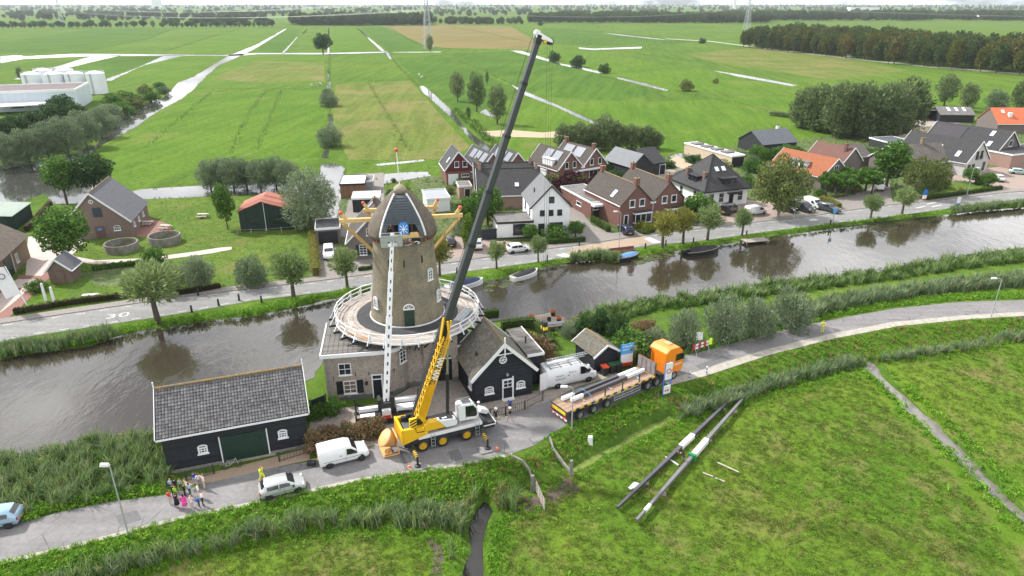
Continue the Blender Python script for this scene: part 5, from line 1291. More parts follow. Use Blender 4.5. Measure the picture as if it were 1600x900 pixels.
t,W = house('white_brick_house','white brick gabled house with black roof and french balconies',(1505,275),(1550,267),3.2,7.6,17,'y',bk_white,tl_dark,w=10.0,rot=31)
for xx in (4.1,6.0):
    window(t,xx,0,3.5,1.0,1.9,1,1,fm=m_blackp,sill=False); b_ = mb(m_blackp)
    for q in range(7): b_.box(xx-.55+q*.18,xx-.55+q*.18+.03,-.25,-.22,3.4,4.3)
    b_.box(xx-.6,xx+.6,-.26,-.2,4.3,4.35).box(xx-.6,xx+.6,-.26,-.2,3.4,3.45); b_.build('balcony_rail',None,t)
for xx in (1.5,3.4): window(t,xx,0,.9,1.2,1.6,1,1,fm=m_blackp)
window(t,8.2,0,.5,1.1,2.0,1,1,fm=m_blackp)
for u,v in ((3.0,.3),(8.0,.45)): roof_item(t,'skylight',sky_gl,on_slope(W,17,3.2,7.6,'y',.5,'l',u,v),.9,1.7)
p = G(1583.7,206,7.6); c,s = cos(R(31)),sin(R(31))
t,W = house('dark_roof_house','brick house with large black roof, solar sheet and white bargeboard',(p.x-5*c,p.y-5*s,0),(p.x+5*c,p.y+5*s,0),3.6,7.6,19,'y',bk_grey,tl_dark,o=.5)
window(t,5.2,0,3.9,1.7,1.6,1,1); roof_item(t,'solar_panel',plain('dull_solar',(.035,.03,.034),.4),on_slope(W,19,3.6,7.6,'y',.5,'l',14.5,.55),8,4.5)
for u,v in ((4.0,.75),(3.0,.2)): roof_item(t,'skylight',sky_gl,on_slope(W,19,3.6,7.6,'y',.5,'l',u,v),.9,1.7)
t,W = flat_box('brick_wing','pink brick wing with white fascia right of the dark roofed house','annex',(1576,264),(1640,252),8,3.4,bk_pink,tl_dark,rot=22)
t,W = house('bright_orange_house','large bright orange tiled roof beyond the black roofed house',(1556,208),(1640,212),3.0,7.0,11,'x',bk_grey,tl_bright,rot=-2,barge=False)
for u in (4.5,10): mb(m_white).box(u-.5,u+.5,2.0,3.0,4.4,6.0).build('chimney',None,t)
roof_item(t,'skylight',sky_gl,on_slope(W,11,3,7,'x',.5,'f',3.0,.75),.9,1.3)
t,W = house('farm_shed','low farm shed with grey sheet roof, roof lights and black gable',(1467,191),(1513,199),2.6,4.6,9,'x',bd_black,rf_flat,'shed',barge=False,gut=False,rot=-6)
for u in (3.5,6,8.5): roof_item(t,'roof_light',sky_gl,on_slope(W,9,2.6,4.6,'x',.5,'f',u,.65),.9,2.2)
t = thing('open_shelter','open fronted timber shelter with dark sheet roof behind sand heap','shelter',(*G(1427,188)[:2],0),R(-4))
for k in range(5): mb(m_plank).box(k*4-.1,k*4+.1,0,.2,0,3.4).build('post',None,t)
m = mb(rf_flat); slab(m,(-.5,-.5,3.5),(17,-.5,3.5),(17,7,3.0),(-.5,7,3.0),.15); m.build('roof',None,t); mb(bd_black).box(-.3,16.5,6.6,6.8,0,3).build('back_wall',None,t)
t,W = flat_box('blue_container','bright blue tank container standing under the open shelter','container',(1425,186),(1435,185.5),2,2.2,plain('container_blue',(.06,.28,.6),.5,.15,2),rf_white,edge=m_white,ov=.02)
# low dark outbuilding in front of the bungalow's left
t,W = flat_box('low_outbuilding','low building with slate grey flat roof left of the bungalow','outbuilding',(1388,236),(1425,234),8,2.2,bd_black,rf_lead)
# factory with tanks at the left
a,b = G(-60,178),G(125,170); fr0 = math.atan2(b.y-a.y,b.x-a.x)
t = thing('factory','long white factory hall with flat brown roof behind dense trees','factory',(a.x,a.y,0),fr0); FL = (b-a).length; m_fac = boards('white_sheet_wall',(.56,.63,.70),1.1,.5,.04,vert=True)
mb(m_fac).box(0,FL,0,26,-.3,7.0).build('wall',None,t); mb(plain('brown_roofing',(.13,.10,.10),.9,.15,.3)).box(.4,FL-.4,.4,25.6,7.0,7.1).build('flat_roof',None,t)
m = mb(m_white); m.box(-.05,FL+.05,-.05,.4,6.6,7.5); m.box(-.05,.4,.4,25.6,6.6,7.5); m.box(FL-.4,FL+.05,.4,25.6,6.6,7.5); m.box(-.05,FL+.05,25.6,26.05,6.6,7.5); m.build('fascia',None,t)
mb(m_glass).box(FL*.42,FL*.52,-.1,.02,1.2,3.2).build('window',None,t); mb(m_glass).box(FL*.54,FL*.58,-.1,.02,1.4,2.8).build('window',None,t)
sl_ = mb(rf_white); slab(sl_,(FL*.3,-9,3.0),(FL*.75,-7,3.0),(FL*.75,-.1,3.6),(FL*.3,-.1,3.6),.3); sl_.build('canopy',None,t)
for i,(cx,cy_) in enumerate(((28,141),(65,140),(97,139.5),(131,139),(48,133),(82,132))):
    p = G(cx,cy_ + 12); tk = MB(); tk.smooth = False; tk.mat(plain('tank_white',(.68,.71,.75),.5,.05,.3)).lathe([(3.9,0),(3.9,8.6)],28,cap=False).lathe([(3.95,8.6),(3.95,8.75),(2.2,9.5),(.0,9.8)],28,cap=False)
    t = thing('storage_tank',['front left','second front','third front','front right','rear left','rear right'][i]+' white storage tank with cone top behind the factory','tank',(p.x,p.y + 12,0),0,'white storage tanks behind the factory'); tk.build('shell',None,t)
    m = mb(m_steel)
    for k in range(12):
        c,s = cos(k*pi/6),sin(k*pi/6); m.tube((3.8*c,3.8*s,8.7),(3.8*c,3.8*s,9.7),.05,4)
    ring(m,3.8,9.7,24,.05,.05); ring(m,3.8,9.25,24,.04,.04); m.box(-.3,.3,-4.2,-3.95,0,9); m.build('railing',None,t)
# round basins
for (cx,cy_),lab in (((191.5,392),'round old concrete basin nearer to the garden path'),((258.5,380),'round old concrete basin nearer to the picnic tables')):
    p = G(cx,cy_-1.5); t = thing('round_basin',lab,'basin',(p.x,p.y,0),0,'round concrete basins on the lawn'); r = 2.55
    mb(m_conc).lathe([(r,-.2),(r,1.35),(r-.18,1.35),(r-.18,0)],36,cap=False).build('wall',None,t); mb(mt_bank).lathe([(r-.18,.12),(0,.14)],36,cap=False).build('floor',None,t)
    mb(m_brass_lichen).box(-.35,.35,r-.3,r-.22,.7,1.25).build('notice_board',None,t)
# far landmarks on the horizon: church tower, blocks, power pylons
for (pxx,d,h,w_,lab,nm) in ((285,4200,62,40,'pale tower block far away on the hazy horizon','tower_block'),(1122,3800,46,12,'slim pale tower among roofs on the hazy horizon','water_tower')):
    X = (pxx-800)/FPX*d; t = thing(nm,lab,'tower',(X,d,0)); m = mb(pl_white).box(-w_/2,w_/2,0,w_,0,h); m.build('wall',None,t); mb(rf_flat).box(-w_/2-.3,w_/2+.3,-.3,w_+.3,h,h+1.5).build('roof',None,t)
t = thing('white_depot','wide white depot far away beyond the woods','depot',((1290-800)/FPX*3300,3300,0)); mb(pl_white).box(0,130,0,40,0,17).build('wall',None,t); mb(rf_white).box(-.5,130.5,-.5,40.5,17,18).build('roof',None,t)
t,W = house('farm_hall','long grey roofed farm hall with red brick end beyond the wood',(1530,31),(1590,31),5,11,60,'x',bk_red,rf_white,'farm hall',barge=False,gut=False,w=100,rot=0)
def pylon(px_,py_,H_,lab):
    p = G(px_,py_); t = thing('power_pylon',lab,'pylon',(p.x,p.y,0),R(20)); m = mb(m_steel); n = 11
    hw = lambda z: 3.6*(1-z/H_)**1.15 + .45
    L = [H_*(i/n)**.9 for i in range(n+1)]
    for a,b in zip(L,L[1:]):
        A_ = [(-hw(a),-hw(a),a),(hw(a),-hw(a),a),(hw(a),hw(a),a),(-hw(a),hw(a),a)]; B_ = [(-hw(b),-hw(b),b),(hw(b),-hw(b),b),(hw(b),hw(b),b),(-hw(b),hw(b),b)]
        for i in range(4):
            j = (i+1) % 4; m.bar(A_[i],B_[i],.32); m.bar(A_[i],B_[j],.16); m.bar(A_[j],B_[i],.16); m.bar(B_[i],B_[j],.16)
    m.build('lattice_mast',None,t)
    for z,l in ((H_*.66,9),(H_*.8,11),(H_*.93,8)):
        c = mb(m_steel)
        for sg in (-1,1):
            for dz in (0,1.6): c.bar((sg*.5,-.5,z+dz),(sg*l,0,z+.5),.22); c.bar((sg*.5,.5,z+dz),(sg*l,0,z+.5),.22)
            c.tube((sg*l,0,z+.4),(sg*l,0,z-2.2),.12,5)
        c.build('cross_arm',None,t)
    return t
P1 = pylon(669,76,52,'tall lattice power pylon rising beside the lone field tree'); P2 = pylon(1166,50,52,'lattice power pylon near the left end of the wood')
P3 = pylon(98,42,42,'pale lattice power pylon beyond the tree row by the factory'); 
wl = mb(m_steel)
def sag(a,b,s_,n=14): return [tuple(Vector(a).lerp(Vector(b),i/n) - Vector((0,0,s_*4*(i/n)*(1-i/n)))) for i in range(n+1)]
c20,s20 = cos(R(20)),sin(R(20))
for sg,z,l in ((-1,34,9),(1,34,9),(-1,41.5,11),(1,41.5,11)):
    for (a,b) in ((P1,P2),(P1,P3)):
        A_ = (a.location.x+sg*l*c20,a.location.y+sg*l*s20,z-2); B_ = (b.location.x+sg*l*c20,b.location.y+sg*l*s20,(z-2)*(1 if b is P2 else .8)); wl.path(sag(A_,B_,9),.07,4)
    A_ = (P2.location.x+sg*l*c20,P2.location.y+sg*l*s20,z-2); wl.path(sag(A_,(A_[0]+900,A_[1]-330,z-2),11),.07,4)
wo_ = wl.build('power_line',None); tag(wo_,'thin power lines sagging between the lattice pylons','power lines')
# ================================================================== vehicles and boats
m_tyre = plain('tyre_rubber',(.022,.022,.023),.85,.2,4)
m_alloy = plain('alloy_rim',(.45,.46,.47),.35,.1,4,metal=.6)
m_yrim = plain('yellow_rim',(.62,.37,.02),.45,.15,4)
m_yel = plain('crane_yellow',(.72,.42,.015),.35,.08,2,col2=(.4,.24,.03),c2scale=2.5,c2=(.66,.85),coat=.3)
m_cwhite = plain('crane_white',(.70,.71,.72),.35,.05,2,col2=(.5,.48,.45),c2scale=2.5,c2=(.64,.85),coat=.3)
m_deck = plain('crane_deck_grey',(.42,.39,.38),.7,.12,2,col2=(.25,.23,.22),c2scale=3,c2=(.55,.75))
m_boom = plain('boom_grey',(.042,.048,.052),.5,.10,.8,col2=(.03,.034,.037),c2scale=1.5,c2=(.55,.8))
m_boomd = plain('boom_dark',(.018,.019,.02),.5,.2,1.5)
m_hyd = plain('ram_chrome',(.5,.52,.5),.25,.05,2,metal=.8)
m_orange = plain('truck_orange',(.80,.23,.012),.3,.06,2,coat=.5)
m_tan = plain('tan_primer',(.66,.36,.14),.55,.15,2.5,col2=(.35,.2,.1),c2scale=2.5,c2=(.6,.8))
m_red = plain('signal_red',(.55,.03,.025),.4,.1,3)
m_redl = plain('tail_light',(.42,.015,.02),.25,.1,3)
m_lamp = plain('headlight_glass',(.6,.62,.64),.15,.08,3,spec=.9)
m_plate = plain('number_plate_yellow',(.75,.52,.04),.4,.05,3)
m_blacktrim = plain('black_trim',(.025,.026,.028),.55,.2,3)
m_cglass = glass('car_glass',(.012,.014,.017),.12)
def paint(n,c,metal=0.0): return plain(n,c,.28,.04,1.5,metal=metal,coat=.6)
WHL = {}
def wheel(par,x,y,r,w,rim=None,side=1):
    rim = rim or m_alloy; k = (r,w,rim.name)
    if k not in WHL:
        t = mb(m_tyre); t.smooth = True; t.lathe([(r*.62,-w/2),(r*.9,-w/2),(r,-w*.32),(r,w*.32),(r*.9,w/2),(r*.62,w/2)],24,cap=False); t.lathe([(r*.62,w/2-.03),(r*.62,-w/2)],24,cap=False)
        q = mb(rim); q.lathe([(r*.62,w*.38),(r*.5,w*.40),(r*.44,w*.18),(r*.22,w*.22),(r*.2,w*.42),(0,w*.43)],20,cap=False)
        for i in range(6): a = i*pi/3; q.bar((r*.2*cos(a),r*.2*sin(a),w*.3),(r*.58*cos(a),r*.58*sin(a),w*.36),r*.16,.02,up=(0,0,1))
        WHL[k] = (t.mesh('tyre'),q.mesh('rim'))
    a,b = WHL[k]; o = bpy.data.objects.new('wheel',a); COL.objects.link(o); o.parent = par; o.location = (x,y,r); o.rotation_euler = (R(90)*(-1 if side > 0 else 1),0,0)
    c = bpy.data.objects.new('rim',b); COL.objects.link(c); c.parent = o; return o
# profile rows: x, lower z, belt z, top z, half widths low / belt / top  (fractions of length, height, half width)
PROF = {
 'hatch': [(-.5,.26,.52,.53,.80,.84,.70),(-.485,.2,.60,.62,.9,.93,.76),(-.455,.17,.64,.72,.94,.97,.78),(-.36,.16,.64,.96,.96,1,.78),(-.08,.16,.62,1,.97,1,.80),(.10,.16,.62,.97,.97,1,.79),(.29,.16,.62,.65,.97,1,.84),(.42,.17,.54,.55,.94,.95,.72),(.48,.2,.44,.45,.86,.86,.6),(.5,.26,.38,.39,.74,.72,.5)],
 'suv': [(-.5,.24,.55,.56,.82,.84,.72),(-.485,.2,.62,.66,.92,.94,.78),(-.46,.18,.65,.8,.95,.98,.80),(-.41,.17,.65,.97,.97,1,.80),(-.05,.17,.63,1,.97,1,.82),(.10,.17,.63,.97,.97,1,.81),(.25,.17,.63,.66,.97,1,.85),(.43,.18,.58,.6,.95,.96,.76),(.485,.2,.48,.5,.88,.88,.66),(.5,.26,.42,.43,.78,.76,.56)],
 'van': [(-.5,.18,.52,.94,.90,.93,.84),(-.485,.15,.52,.985,.96,1,.88),(-.2,.14,.52,1,.97,1,.90),(.04,.14,.52,.99,.97,1,.89),(.14,.14,.52,.93,.97,1,.86),(.275,.14,.54,.60,.97,1,.84),(.43,.15,.47,.50,.95,.95,.72),(.485,.18,.38,.40,.86,.86,.62),(.5,.24,.33,.34,.76,.74,.52)],
 'bigvan': [(-.5,.13,.5,.95,.90,.95,.90),(-.49,.11,.5,.985,.96,1,.92),(-.2,.1,.5,1,.97,1,.94),(.12,.1,.5,.995,.97,1,.93),(.215,.1,.5,.93,.97,1,.88),(.355,.1,.5,.55,.97,1,.86),(.455,.11,.40,.43,.95,.95,.74),(.49,.14,.32,.34,.86,.86,.62),(.5,.18,.27,.28,.76,.74,.52)],
}
CARC = {}
def car_parts(kind,L,Wd,H,wr,wx,glassy):
    rows = [(x*L,a*H,b*H,t*H,l*Wd/2,m*Wd/2,u*Wd/2) for x,a,b,t,l,m,u in PROF[kind]]; ringn = 12
    def ringp(r):
        x,a,b,t,l,m,u = r; md = (a+b)/2; k = min(.09,max(.004,(t-b)*.25))
        h = [(-l*.9,a),(-l,a+.06*H),(-m*1.0,md),(-m,b),(-(u+.0),t-k),(-u*.86,t)]
        return [(x,y,z) for y,z in h] + [(x,-y,z) for y,z in h[::-1]]
    body = MB(); body.smooth = True; V = []; F = []
    for r in rows: V += ringp(r)
    for i in range(len(rows)-1):
        for j in range(ringn): k = (j+1) % ringn; F.append((i*ringn+j,i*ringn+k,(i+1)*ringn+k,(i+1)*ringn+j))
    F.append(tuple(range(ringn))[::-1]); F.append(tuple((len(rows)-1)*ringn+j for j in range(ringn)))
    F = [f[::-1] for f in F]; body.mat(m_cwhite).add(V,F)
    def side_pane(sgs,i,j,f0=.06,f1=.06,lo=.12,hi=.14):
        p = mb(m_cglass)
        for sg in sgs:
            def pt(r,f):
                x,a,b,t,l,m,u = r; k = min(.09,max(.004,(t-b)*.25)); y0,z0,y1,z1 = m,b,u,t-k; return Vector((x,sg*(y0+(y1-y0)*f+(.09 if 'van' in kind else .035)),z0+(z1-z0)*f))
            A = [rows[i]]; 
            for q in range(i+1,j+1): A.append(rows[q])
            lo_ = [pt(r,lo) for r in A]; hi_ = [pt(r,1-hi) for r in A]
            d = (lo_[-1]-lo_[0]).length; lo_[0] = lo_[0].lerp(lo_[1],min(.8,f0*d/max(.01,(lo_[1]-lo_[0]).length))); hi_[0] = hi_[0].lerp(hi_[1],min(.8,f0*d/max(.01,(hi_[1]-hi_[0]).length)))
            lo_[-1] = lo_[-1].lerp(lo_[-2],min(.8,f1*d/max(.01,(lo_[-1]-lo_[-2]).length))); hi_[-1] = hi_[-1].lerp(hi_[-2],min(.8,f1*d/max(.01,(hi_[-1]-hi_[-2]).length)))
            n = len(A); fs = [(q,q+1,n+q+1,n+q) for q in range(n-1)]
            if sg > 0: fs = [f[::-1] for f in fs]
            p.add(lo_+hi_,fs)
        return p
    def top_pane(i,j,rear=False,a=.1,b=.12):
        p = mb(m_cglass); r0,r1 = rows[i],rows[j]; q0 = Vector((r0[0],0,r0[3])); q1 = Vector((r1[0],0,r1[3])); d = (q1-q0); n = Vector((-d.z,0,d.x)).normalized()*.015
        if n.z < 0: n = -n
        s0,s1 = q0+d*a+n,q0+d*(1-b)+n; w0,w1 = r0[6]*.88,r1[6]*.88
        f = [(0,1,2,3)]; p.add([(s0.x,-w0,s0.z),(s1.x,-w1,s1.z),(s1.x,w1,s1.z),(s0.x,w0,s0.z)],f); return p
    out = [('body',body)]
    for k in glassy:
        if k[0] == 's': out += [('window',side_pane((sg,),*k[1:])) for sg in (-1,1)]
        else: out.append(('windscreen' if k[0] == 't' else 'rear_window',top_pane(*k[1:])))
    x0 = rows[0][0]; x1 = rows[-1][0]; hw = Wd/2
    out.append(('bumper',mb(m_blacktrim).box(x0-.03,x0+.12,-hw*.86,hw*.86,H*.17,H*.30))); out.append(('bumper',mb(m_blacktrim).box(x1-.14,x1+.03,-hw*.78,hw*.78,H*.15,H*.25)))
    for sg in (-1,1):
        hl = mb(m_lamp); r = rows[-3]; hl.box(r[0]-.02,r[0]+.16,sg*hw*.74-.16,sg*hw*.74+.16,r[3]-.2*H*.7,r[3]-.02); out.append(('headlight',hl))
        rl_ = mb(m_redl); r = rows[1]; rl_.box(r[0]-.05,r[0]+.1,sg*hw*.86-.07,sg*hw*.86+.07,H*.45,H*.62); out.append(('tail_light',rl_))
        wm_ = mb(m_blacktrim); r = rows[-4] if kind != 'hatch' else rows[6]; wm_.box(r[0]-.32,r[0]-.14,sg*(hw+.0),sg*(hw+.2),H*.60,H*.70); out.append(('wing_mirror',wm_))
        hd = mb(m_blacktrim).box(-.1*L,-.1*L+.2,sg*(hw+.003)-.01,sg*(hw+.003)+.01,H*.55,H*.58); hd.box(-.5*L+.3,.5*L-.55,sg*hw*.985-.015,sg*hw*.985+.015,H*.36,H*.385); hd.box(.02*L,.02*L+.02,sg*hw*.99-.012,sg*hw*.99+.012,H*.25,H*.58); out.append(('side_trim',hd))
        for x in wx:
            ar = mb(m_blacktrim); ar.at(MT((x,sg*hw*.965,wr)) @ MR(R(90),4,'X')); ar.lathe([(0,-.02),(wr*1.14,-.02),(wr*1.14,.02),(0,.02)],20,cap=False); out.append(('wheel_arch',ar))
    lp = mb(m_plate).box(x0-.045,x0-.03,-.26,.26,H*.33,H*.40); lp.box(x1+.03,x1+.045,-.26,.26,H*.18,H*.25); out.append(('number_plate',lp))
    return out
def car(name,label,kind,pos,rot,col,L=3.9,Wd=1.68,H=1.5,wr=.3,wx=None,cat='car',group=None,rim=None):
    wx = wx or (-.31*L,.31*L)
    gl = {'hatch': [('s',3,4,.08,.03),('s',4,6,.03,.12),('t',5,6),('r',2,3)],'suv': [('s',3,4,.04,.52),('s',3,4,.52,.03),('s',4,6,.03,.12),('t',5,6),('r',2,3)],'van': [('s',3,5,.02,.22),('t',4,5)],'bigvan': [('s',3,5,.1,.12,.02),('t',4,5)]}[kind]
    k = (kind,L,Wd,H)
    if k not in CARC: CARC[k] = [(n,m.mesh(n)) for n,m in car_parts(kind,L,Wd,H,wr,wx,gl)]
    t = thing(name,label,cat,(pos[0],pos[1],.05),rot,group)
    for n,me in CARC[k]:
        o = bpy.data.objects.new(n,me); COL.objects.link(o); o.parent = t
        if n == 'body': slotmat(o,0,col)
    for x in wx:
        for sg in (-1,1): wheel(t,x,sg*(Wd/2-.1),wr,.2,rim,sg)
    return t
c_white = paint('car_white',(.72,.73,.74)); c_silver = paint('car_silver',(.50,.52,.52),.35); c_ltblue = paint('car_light_blue',(.30,.44,.56),.25); c_black = paint('car_black',(.012,.013,.015)); c_navy = paint('car_navy',(.012,.018,.05),.2); c_dkgrey = paint('car_dark_grey',(.045,.05,.055),.3); c_grey = paint('car_grey_blue',(.07,.085,.095),.3); c_mint = paint('car_mint',(.42,.6,.56))
def mid(a,b): a,b = G(*a),G(*b); d = b-a; return ((a+b)/2,math.atan2(d.y,d.x))
def cpos(a,b,hw): p,r = mid(a,b); return (p.x-sin(r)*hw,p.y+cos(r)*hw),r
p,r = cpos((419,783),(469,769.5),.75); car('hatchback','silver three door hatchback parked on the verge side of the near road','hatch',p,r,c_silver,3.7,1.68,1.42,.29)
p,r = cpos((515,732.5),(565,720),.82); car('small_van','small white delivery van parked before the long black barn','van',p,r,c_white,4.4,1.83,1.85,.31,(-1.36,1.42),'van')
q = G(-6,832); car('hatchback','pale blue hatchback cut off by the picture edge','hatch',(q.x-.6,q.y+.8),R(196),c_ltblue,3.9,1.7,1.5,.3)
# big van with ladders and open doors
p,r = cpos((884,613),(944,588),.95)
r = R(22.5); q = G(853,612); vx,vy = q.x+cos(r)*3.15-sin(r)*1.0,q.y+sin(r)*3.15+cos(r)*1.0
bv = car('cargo_van','large white cargo van with roof ladders and rear doors open','bigvan',(vx,vy),r,c_white,6.1,2.07,2.45,.34,(-1.75,1.95),'van')
for sg,a in ((-1,-95),(1,95)):
    d_ = mb(c_white); d_.box(-1.0 if False else -.0,.95,-.03,.03,.35,2.3); d_.mat(plain('door_lining',(.16,.22,.3),.5)).box(.12,.83,.03 if sg > 0 else -.045,.045 if sg > 0 else -.03,1.3,2.15)
    d_.mat(m_cwhite).box(.3,.6,.046 if sg > 0 else -.06,.06 if sg > 0 else -.046,.9,1.3); d_.build('rear_door',None,bv,(-3.06,sg*1.02,0),rot=(0,0,R(180-a*.0) if False else (R(180+15) if sg < 0 else R(180-75))))
rk = mb(m_dmetal)
for x in (-2.6,-1.4,-.2,.9): rk.bar((x,-.95,2.55),(x,.95,2.55),.05); rk.bar((x,-.93,2.4),(x,-.93,2.58),.04); rk.bar((x,.93,2.4),(x,.93,2.58),.04)
for y in (-.93,.93): rk.bar((-2.7,y,2.58),(1.0,y,2.58),.04)
rk.build('roof_rack',None,bv)
for (y,x0,x1,z) in ((-.35,-2.9,.9,2.66),(.25,-2.6,1.9,2.66),(.5,-2.4,2.4,2.74)):
    ld = thing('ladder',{-.35: 'short aluminium ladder nearest the edge on the white van roof',.25: 'middle aluminium ladder lying on the white van roof',.5: 'longest aluminium ladder on the white van roof, sticking out forward'}[y],'ladder',(vx,vy,.05),r)
    m = mb(m_alloy if y < .4 else m_steel); m.bar((x0,y-.2,z),(x1,y-.2,z),.04,.08); m.bar((x0,y+.2,z),(x1,y+.2,z),.04,.08); m.build('stile',None,ld); m = mb(m_steel); n = int((x1-x0)/.3)
    for k in range(n): m.tube((x0+.1+k*.3,y-.2,z),(x0+.1+k*.3,y+.2,z),.02,5)
    m.build('rung',None,ld)
m = mb(m_cwhite); m.tube((-2.7,-.05,2.72),(-.3,-.05,2.72),.16,10); m.build('pipe_tube',None,bv)
lg = mb(plain('grey_print',(.12,.13,.15),.5))
for i in range(4): lg.box(-2.0+i*.24,-2.0+i*.24+.13,-1.045,-1.04,1.42,1.55)
lg.box(-2.15,-.75,-1.045,-1.04,1.22,1.24)
for i in range(6): lg.box(-2.05+i*.2,-2.05+i*.2+.12,-1.045,-1.04,1.02,1.13)
lg.build('lettering',None,bv,kind='stuff'); flat_text('Benja  k',(-.1,-1.046,1.72),.26,0,MATS['grey_print'],'lettering',bv,(R(90),0,0),kind='stuff')
# cars on the far side
for nm,lab,kd,a,b,hw,c,L,Wd,H in [
    ('hatchback','white hatchback parked in front of the white annex','hatch',(800,397.5),(824,394.5),.8,c_white,3.9,1.68,1.5),
    ('hatchback','white hatchback standing tail out beside the crane boom','hatch',(744,393),(741,381),-.3,c_white,3.9,1.7,1.5),
    ('estate_car','black car parked in the driveway right of the windmill','suv',(703,391),(694,374),-.4,c_black,4.5,1.85,1.5),
    ('pickup_car','white car parked nose out before the grey garage','suv',(512,392),(513,410),.2,c_white,4.6,1.85,1.65),
    ('suv','dark blue car parked before the brick double house','suv',(979,370),(966,359),-.6,c_navy,4.2,1.8,1.55),
    ('passenger_van','black boxy van parked before the white villa','van',(1137,338),(1152,331),.8,c_black,5.0,2.0,2.1),
    ('small_van','small white van next to the black boxy van','van',(1176,337.5),(1192,335),.7,c_white,4.4,1.8,1.8),
    ('passenger_van','dark grey van parked in the yard beside the weeping tree','van',(1240,328),(1257,333),.9,c_dkgrey,4.9,1.95,1.95),
    ('suv','dark grey suv with roof rails parked behind the blue round sign','suv',(1280,329),(1299,334),.9,c_grey,4.5,1.85,1.65),
    ('small_van','white van half hidden between dark grey van and grey suv','van',(1262,322),(1273,326),.5,c_white,4.4,1.8,1.8),
    ('camper_van','old white van parked nose out beside clipped trees','van',(1369,289),(1368,302),.6,c_white,4.8,1.95,2.2),
    ('hatchback','white car parked near the white brick house','hatch',(1562,286),(1548,278),-.4,c_white,4.2,1.75,1.45),
    ('small_car','pale mint green old car near the pink brick wing','hatch',(1585,272),(1598,273),.4,c_mint,3.9,1.6,1.35),
    ('delivery_van','white van driving on the country road before the wood','bigvan',(1321,89.5),(1329,90.5),.5,c_white,6,2.1,2.5)]:
    p,r = cpos(a,b,hw); car(nm,lab,kd,p,r,c,L,Wd,H,cat='van' if 'van' in nm else 'car')
p,r = cpos((1218,330),(1232,333),.8); car('hatchback','black car parked beside the small white van','hatch',p,r,c_black,4.1,1.75,1.45)
# ---------------------------------------------------------------- mobile crane
CO,CR = Vector((-6.87,53.85)),R(24)
cr = thing('mobile_crane','yellow and white three axle mobile crane with raised telescopic boom','crane',(CO.x,CO.y,.03),CR)
m = mb(m_blacktrim).box(-3.5,4.6,-.9,.9,.55,1.25); m.box(-3.5,4.4,-1.2,1.2,.95,1.55); m.build('chassis',None,cr)
m = mb(m_deck).box(-2.3,3.9,-1.27,1.27,1.55,1.75); m.mat(m_cwhite).box(-2.3,3.9,-1.29,-1.27,1.38,1.76); m.build('deck',None,cr,bevel=.03)
for x in (-1.9,0,2.35):
    for sg in (-1,1): wheel(cr,x,sg*1.08,.62,.44,m_yrim,sg)
m = mb(m_yel).prism([(-3.75,1.2),(-1.4,1.75),(-1.35,2.05),(-2.4,2.1),(-2.6,2.7),(-3.75,2.75)],-1.3,-.95,'y'); m.prism([(-3.75,1.2),(-1.4,1.75),(-1.35,2.05),(-2.4,2.1),(-2.6,2.7),(-3.75,2.75)],.95,1.3,'y'); m.box(-3.85,-3.6,-1.3,1.3,1.2,2.8); m.box(-3.6,-1.6,-.95,.95,1.55,2.0); m.build('rear_cover',None,cr,bevel=.04)
mb(rf_lead).box(-3.4,-2.3,-.93,.5,2.05,2.5).build('tool_lid',None,cr,bevel=.03); m = mb(m_blacktrim).box(-2.2,-1.3,-.9,.4,2.0,2.35); m.box(-3.3,-2.9,.55,.9,2.0,2.9); m.build('hose_box',None,cr)
m = mb(m_yel).box(4.2,4.75,-1.2,1.2,.9,1.1); m.build('front_step',None,cr)
m = mb(m_blacktrim).box(3.95,5.2,-1.22,1.22,.75,1.35); m.mat(m_cwhite).box(4.0,5.25,-1.27,-1.2,1.05,1.15); m.box(5.2,5.28,-1.27,1.27,1.0,1.35); m.build('front_bumper',None,cr)
m = mb(m_cwhite); m.at(MT((4.55,.35,1.85)) @ MR(R(32),4,'Y') @ MR(R(12),4,'Z')); m.box(-.5,.5,-.35,.35,-.2,.25); m.at(None); m.ball((4.2,.75,1.75),.32,10,6,(1,.8,.8)); m.build('hook_locker',None,cr,bevel=.03)
for x in (-.95,3.4):
    m = mb(m_steel)
    for xx in (x-.18,x+.18): m.bar((xx,-1.36,.35),(xx,-1.30,1.7),.04)
    for k in range(4): m.bar((x-.18,-1.35,.45+k*.35),(x+.18,-1.35,.45+k*.35),.035)
    m.build('ladder',None,cr)
m_haz = plain('hazard_yellow',(.75,.5,.02),.5)
